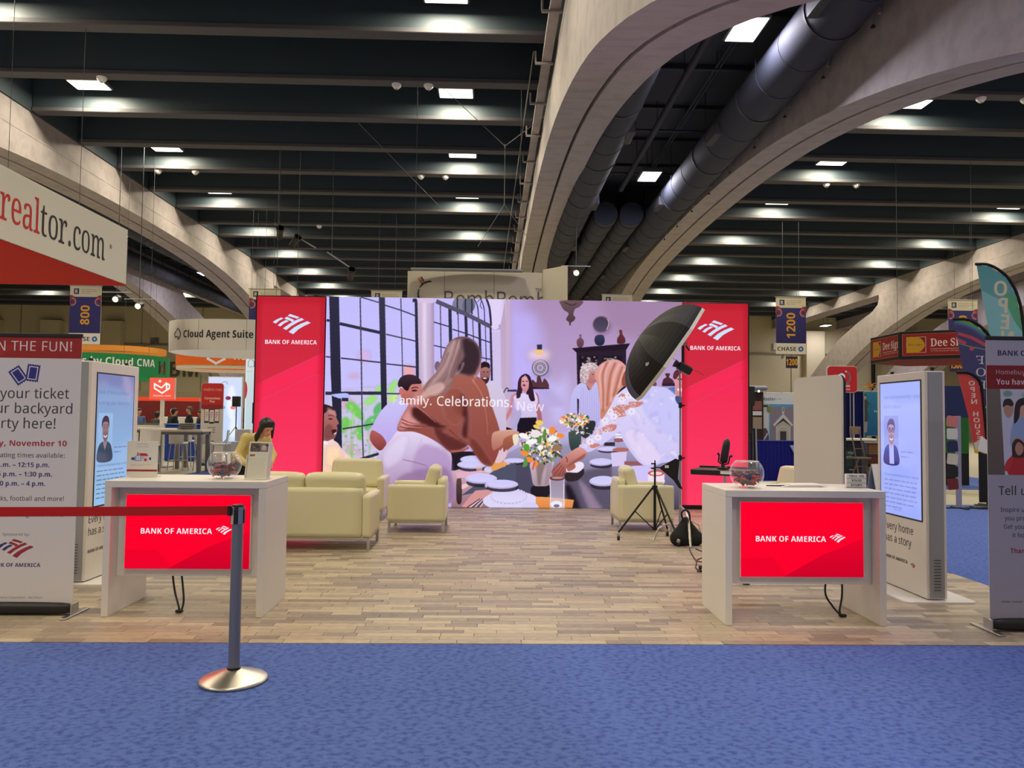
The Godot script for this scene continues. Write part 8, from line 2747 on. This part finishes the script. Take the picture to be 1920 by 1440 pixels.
func head_bones(xf: Transform3D) -> Array:
	var b := []
	for q in [[0, 0.035, -0.025, 0, 0.03, 0.0, 0.088, 0.085], [0, -0.01, 0.035, 0, -0.065, 0.04, 0.062, 0.05], [-0.02, -0.085, 0.055, 0.02, -0.085, 0.055, 0.03, 0.03], [0, 0.0, 0.096, 0, -0.03, 0.112, 0.01, 0.015], [-0.014, -0.036, 0.1, 0.014, -0.036, 0.1, 0.011, 0.011], [-0.02, -0.064, 0.092, 0.02, -0.064, 0.092, 0.01, 0.01], [-0.086, -0.005, -0.01, -0.086, -0.035, -0.005, 0.02, 0.014], [0.086, -0.005, -0.01, 0.086, -0.035, -0.005, 0.02, 0.014], [-0.035, 0.026, 0.08, 0.035, 0.026, 0.08, 0.016, 0.016]]:
		b.append([xf * Vector3(q[0], q[1], q[2]), xf * Vector3(q[3], q[4], q[5]), q[6], q[7]])
	return b


func hand_bones(wrist: Vector3, dir: Vector3, across: Vector3, s := 1.0) -> Array:
	var b := []
	var palm := across.cross(dir).normalized()
	var knuckle := wrist + dir * 0.085 * s
	b.append([wrist, wrist + dir * 0.03, 0.022, 0.024])
	for i in 4:
		var o := across * (i - 1.5) * 0.021
		b.append([wrist + dir * 0.025 + o * 0.7, knuckle + o, 0.015, 0.012])
		var len: float = [0.038, 0.044, 0.041, 0.032][i] * s
		var j1 := knuckle + o + (dir * 0.9 - palm * 0.35).normalized() * len
		var j2 := j1 + (dir * 0.6 - palm * 0.8).normalized() * len * 0.7
		var j3 := j2 + (dir * 0.25 - palm * 0.95).normalized() * len * 0.5
		b.append([knuckle + o, j1, 0.0095, 0.009])
		b.append([j1, j2, 0.009, 0.008])
		b.append([j2, j3, 0.008, 0.0065])
	var th := wrist + dir * 0.025 - across * 0.026
	var t1 := th + (dir * 0.6 - across * 0.7 - palm * 0.2).normalized() * 0.04
	b.append([th, t1, 0.014, 0.011])
	b.append([t1, t1 + (dir * 0.9 - across * 0.2 - palm * 0.4).normalized() * 0.032, 0.011, 0.008])
	return b


# joints: hips, chest, neck, head, then for each side shoulder, elbow, wrist and hip, knee, ankle
func figure(t: Node3D, j: Dictionary, look: Basis, top: Material, legs: Material, skin: Material, hair: Material, cell: float, fine: bool, sleeves := 1.0, hair_kind := 0, skirt := false) -> void:
	var torso := [[j.hips + Vector3(-0.06, 0, 0), j.hips + Vector3(0.06, 0, 0), 0.13, 0.13], [j.hips, j.chest, 0.125, 0.13], [j.chest, j.chest.lerp(j.neck, 0.55), 0.13, 0.09]]
	for s in 2: torso.append([j.chest.lerp(j.neck, 0.3), j.shoulder[s], 0.085, 0.06])
	var body := torso.duplicate()
	body.append([j.neck, j.neck.lerp(j.head, 0.7), 0.052, 0.05])
	var cloth := []
	for b in torso: cloth.append([b[0], b[1], b[2] + 0.014, b[3] + 0.014])
	var low := [[j.hips + Vector3(-0.06, -0.01, 0), j.hips + Vector3(0.06, -0.01, 0), 0.145, 0.145]]
	for s in 2:
		body.append([j.shoulder[s], j.elbow[s], 0.05, 0.038])
		body.append([j.elbow[s], j.wrist[s], 0.038, 0.025])
		cloth.append([j.shoulder[s], j.elbow[s], 0.064, 0.054])
		cloth.append([j.elbow[s], j.elbow[s].lerp(j.wrist[s], sleeves), 0.054, 0.042])
		body.append([j.thigh[s], j.knee[s], 0.085, 0.055])
		body.append([j.knee[s], j.ankle[s], 0.055, 0.036])
		low.append([j.thigh[s], j.knee[s], 0.1, 0.075 if not skirt else 0.1])
		if not skirt: low.append([j.knee[s], j.ankle[s] + Vector3(0, 0.03, 0), 0.075, 0.062])
		var d: Vector3 = (j.wrist[s] - j.elbow[s]).normalized()
		if not fine:
			body.append([j.wrist[s], j.wrist[s] + d * 0.1, 0.026, 0.03])
			body.append([j.wrist[s] + d * 0.1, j.wrist[s] + d * 0.16, 0.026, 0.018])
	var xf := Transform3D(look, j.head)
	if not fine:
		body.append_array([[xf * Vector3(0, 0.035, -0.02), xf * Vector3(0, 0.03, 0), 0.09, 0.088], [xf * Vector3(0, -0.01, 0.03), xf * Vector3(0, -0.075, 0.045), 0.064, 0.042], [xf * Vector3(0, 0, 0.095), xf * Vector3(0, -0.03, 0.105), 0.014, 0.016]])
		obj("body", field_mesh(body, cell, 0.03), skin, t)
	else:
		# one continuous surface: the body grid plus finer grids for head and hands in the same mesh
		var me := field_mesh(body, cell, 0.03)
		var st := mb()
		st.append_from(me, 0, Transform3D())
		st.append_from(field_mesh(head_bones(xf), 0.006, 0.02), 0, Transform3D())
		for s in 2:
			var d: Vector3 = (j.wrist[s] - j.elbow[s]).normalized()
			var ac := d.cross(Vector3(0, 0, 1)).normalized() * (1.0 if s == 0 else -1.0)
			st.append_from(field_mesh(hand_bones(j.wrist[s], d, ac), 0.004, 0.008), 0, Transform3D())
		obj("body", st, skin, t)
		for s in [-1.0, 1.0]:
			obj("eye", lathe(mb(), [Vector2(0, -0.009), Vector2(0.007, -0.006), Vector2(0.01, 0), Vector2(0.007, 0.006), Vector2(0, 0.009)], 10, xf * Transform3D(Basis(Vector3.RIGHT, PI / 2), Vector3(s * 0.034, 0.008, 0.088))), M.hair_dark, t)
		obj("mouth", bx(mb(), Vector3(0, -0.062, 0.101), Vector3(0.04, 0.007, 0.008), 0.003, xf), mat("lips", rgb8(150, 70, 66), 0.5), t)
	obj("top", field_mesh(cloth, cell, 0.04), top, t)
	obj("skirt" if skirt else "trousers", field_mesh(low, cell, 0.05), legs, t)
	var hb := [[xf * Vector3(0, 0.05, -0.035), xf * Vector3(0, 0.05, -0.01), 0.094, 0.092], [xf * Vector3(-0.045, 0.09, 0.035), xf * Vector3(0.045, 0.09, 0.035), 0.04, 0.04], [xf * Vector3(0, 0.0, -0.06), xf * Vector3(0, -0.06, -0.06), 0.07, 0.045]]
	if hair_kind == 1:
		hb.append([xf * Vector3(-0.07, 0.04, 0.01), xf * Vector3(-0.1, -0.14, 0.0), 0.035, 0.03])
		hb.append([xf * Vector3(-0.1, -0.14, 0.0), xf * Vector3(-0.1, -0.3, 0.02), 0.035, 0.02])
		hb.append([xf * Vector3(0.075, 0.05, 0.03), xf * Vector3(0.105, -0.13, 0.07), 0.03, 0.016])
		hb.append([xf * Vector3(0.0, 0.0, -0.08), xf * Vector3(-0.03, -0.2, -0.07), 0.06, 0.04])
	if hair: obj("hair", field_mesh(hb, maxf(cell * 0.7, 0.007), 0.03), hair, t)
	for s in 2:
		var fwd: Vector3 = look * Vector3(0, 0, 1)
		fwd = Vector3(fwd.x, 0, fwd.z).normalized()
		obj("shoe", puff(mb(), Vector3.ZERO, Vector3(0.09, 0.08, 0.25), 0.035, Transform3D(Basis(Vector3.UP, atan2(fwd.x, fwd.z)), Vector3(j.ankle[s].x, 0.041, j.ankle[s].z) + fwd * 0.05), 4), M.black_cloth, t)


func people() -> void:
	# woman leaning forward behind the sofa, in front of the left light box
	var t := thing("person", "dark-haired woman in a pale yellow cardigan bending forward behind the left counter", "person", Vector3(0, 0.012, 0))
	var V := func(x: float, y: float, z: float) -> Vector3: return Vector3(x, y, z)
	var j := {
		"hips": V.call(-3.63, 0.86, -11.62), "chest": V.call(-3.52, 1.12, -11.5), "neck": V.call(-3.38, 1.26, -11.42), "head": V.call(-3.285, 1.375, -11.38),
		"shoulder": [V.call(-3.56, 1.22, -11.34), V.call(-3.36, 1.2, -11.64)], "elbow": [V.call(-3.66, 0.97, -11.24), V.call(-3.24, 0.97, -11.58)], "wrist": [V.call(-3.46, 0.83, -11.12), V.call(-3.2, 0.83, -11.34)],
		"thigh": [V.call(-3.66, 0.82, -11.54), V.call(-3.6, 0.82, -11.7)], "knee": [V.call(-3.64, 0.46, -11.5), V.call(-3.58, 0.46, -11.68)], "ankle": [V.call(-3.68, 0.07, -11.54), V.call(-3.62, 0.07, -11.72)],
	}
	var look := Basis(Vector3.UP, 0.85) * Basis(Vector3.RIGHT, 0.55)
	figure(t, j, look, mat("cardigan", rgb8(212, 192, 118), 0.8), M.black_cloth, M.skin, M.hair_dark, 0.014, true, 0.75, 1, false)
	obj("lanyard", tube(mb(), [Vector3(-3.42, 1.28, -11.36), Vector3(-3.4, 1.18, -11.3), Vector3(-3.38, 1.08, -11.28)], 0.01, 6), M.black_cloth, t)
	var nt := thing("side_table", "small white round table the woman leans over, hidden behind the sofa", "table", Vector3(-3.2, 0.012, -11.05))
	obj("top", lathe(mb(), [Vector2(0, 0.66), Vector2(0.3, 0.66), Vector2(0.3, 0.69), Vector2(0, 0.69)], 24), M.white_gloss, nt)
	obj("pole", bar(mb(), Vector3(0, 0.02, 0), Vector3(0, 0.66, 0), 0.025, -1, 10), M.steel, nt)
	obj("foot", lathe(mb(), [Vector2(0, 0), Vector2(0.2, 0), Vector2(0.2, 0.01), Vector2(0, 0.02)], 20), M.steel, nt)
	# crowd at the far left stand
	var suit := mat("suit_navy", rgb8(20, 22, 34), 0.8)
	var green := mat("shirt_green", rgb8(50, 58, 46), 0.8)
	var black := mat("jacket_black", rgb8(18, 18, 20), 0.8)
	var blue := mat("shirt_blue", rgb8(76, 98, 140), 0.8)
	var tan := mat("trousers_tan", rgb8(120, 112, 92), 0.8)
	var crowd := [
		["man in a blue shirt and tan trousers beside the left kiosk's edge", -13.1, -29.0, 0.9, blue, tan, M.skin, M.hair_dark, 1.74],
		["person in a dark green top seen from behind, under the lit tile sign", -11.95, -27.9, 2.8, green, black, M.skin_dark, M.hair_dark, 1.62],
		["person in a black jacket seen from the back, right of the one in green", -11.55, -28.4, 2.2, black, black, M.skin, M.hair_dark, 1.76],
		["bald man in a dark jacket talking to the man in the navy suit", -12.2, -29.9, -0.6, black, black, M.skin, null, 1.78],
		["man in a navy suit turned sideways, left of the red-headed banner", -11.32, -29.25, -1.3, suit, suit, M.skin, mat("hair_brown", rgb8(96, 76, 54), 0.6), 1.84],
		["woman in dark clothes half hidden by the red-headed banner", -11.3, -30.3, -0.8, black, black, M.skin_dark, M.hair_dark, 1.68],
	]
	for c in crowd:
		t = thing("person", c[0], "person", Vector3(c[1], 0, c[2]), c[3], "visitors at the far left stand")
		var h: float = c[8] / 1.75
		var k := {"hips": V.call(0, 0.95, 0) * h, "chest": V.call(0, 1.25, 0.01) * h, "neck": V.call(0, 1.48, 0) * h, "head": V.call(0, 1.63, 0.02) * h, "shoulder": [V.call(-0.18, 1.41, 0) * h, V.call(0.18, 1.41, 0) * h],
			"elbow": [V.call(-0.25, 1.13, 0.03) * h, V.call(0.24, 1.13, 0.05) * h], "wrist": [V.call(-0.2, 0.95, 0.2) * h, V.call(0.12, 1.08, 0.26) * h], "thigh": [V.call(-0.09, 0.9, 0) * h, V.call(0.09, 0.9, 0) * h], "knee": [V.call(-0.1, 0.5, 0.03) * h, V.call(0.1, 0.5, 0.02) * h], "ankle": [V.call(-0.11, 0.08, 0) * h, V.call(0.11, 0.08, 0) * h]}
		figure(t, k, Basis(Vector3.UP, 0.2), c[4], c[5], c[6], c[7], 0.03, false)
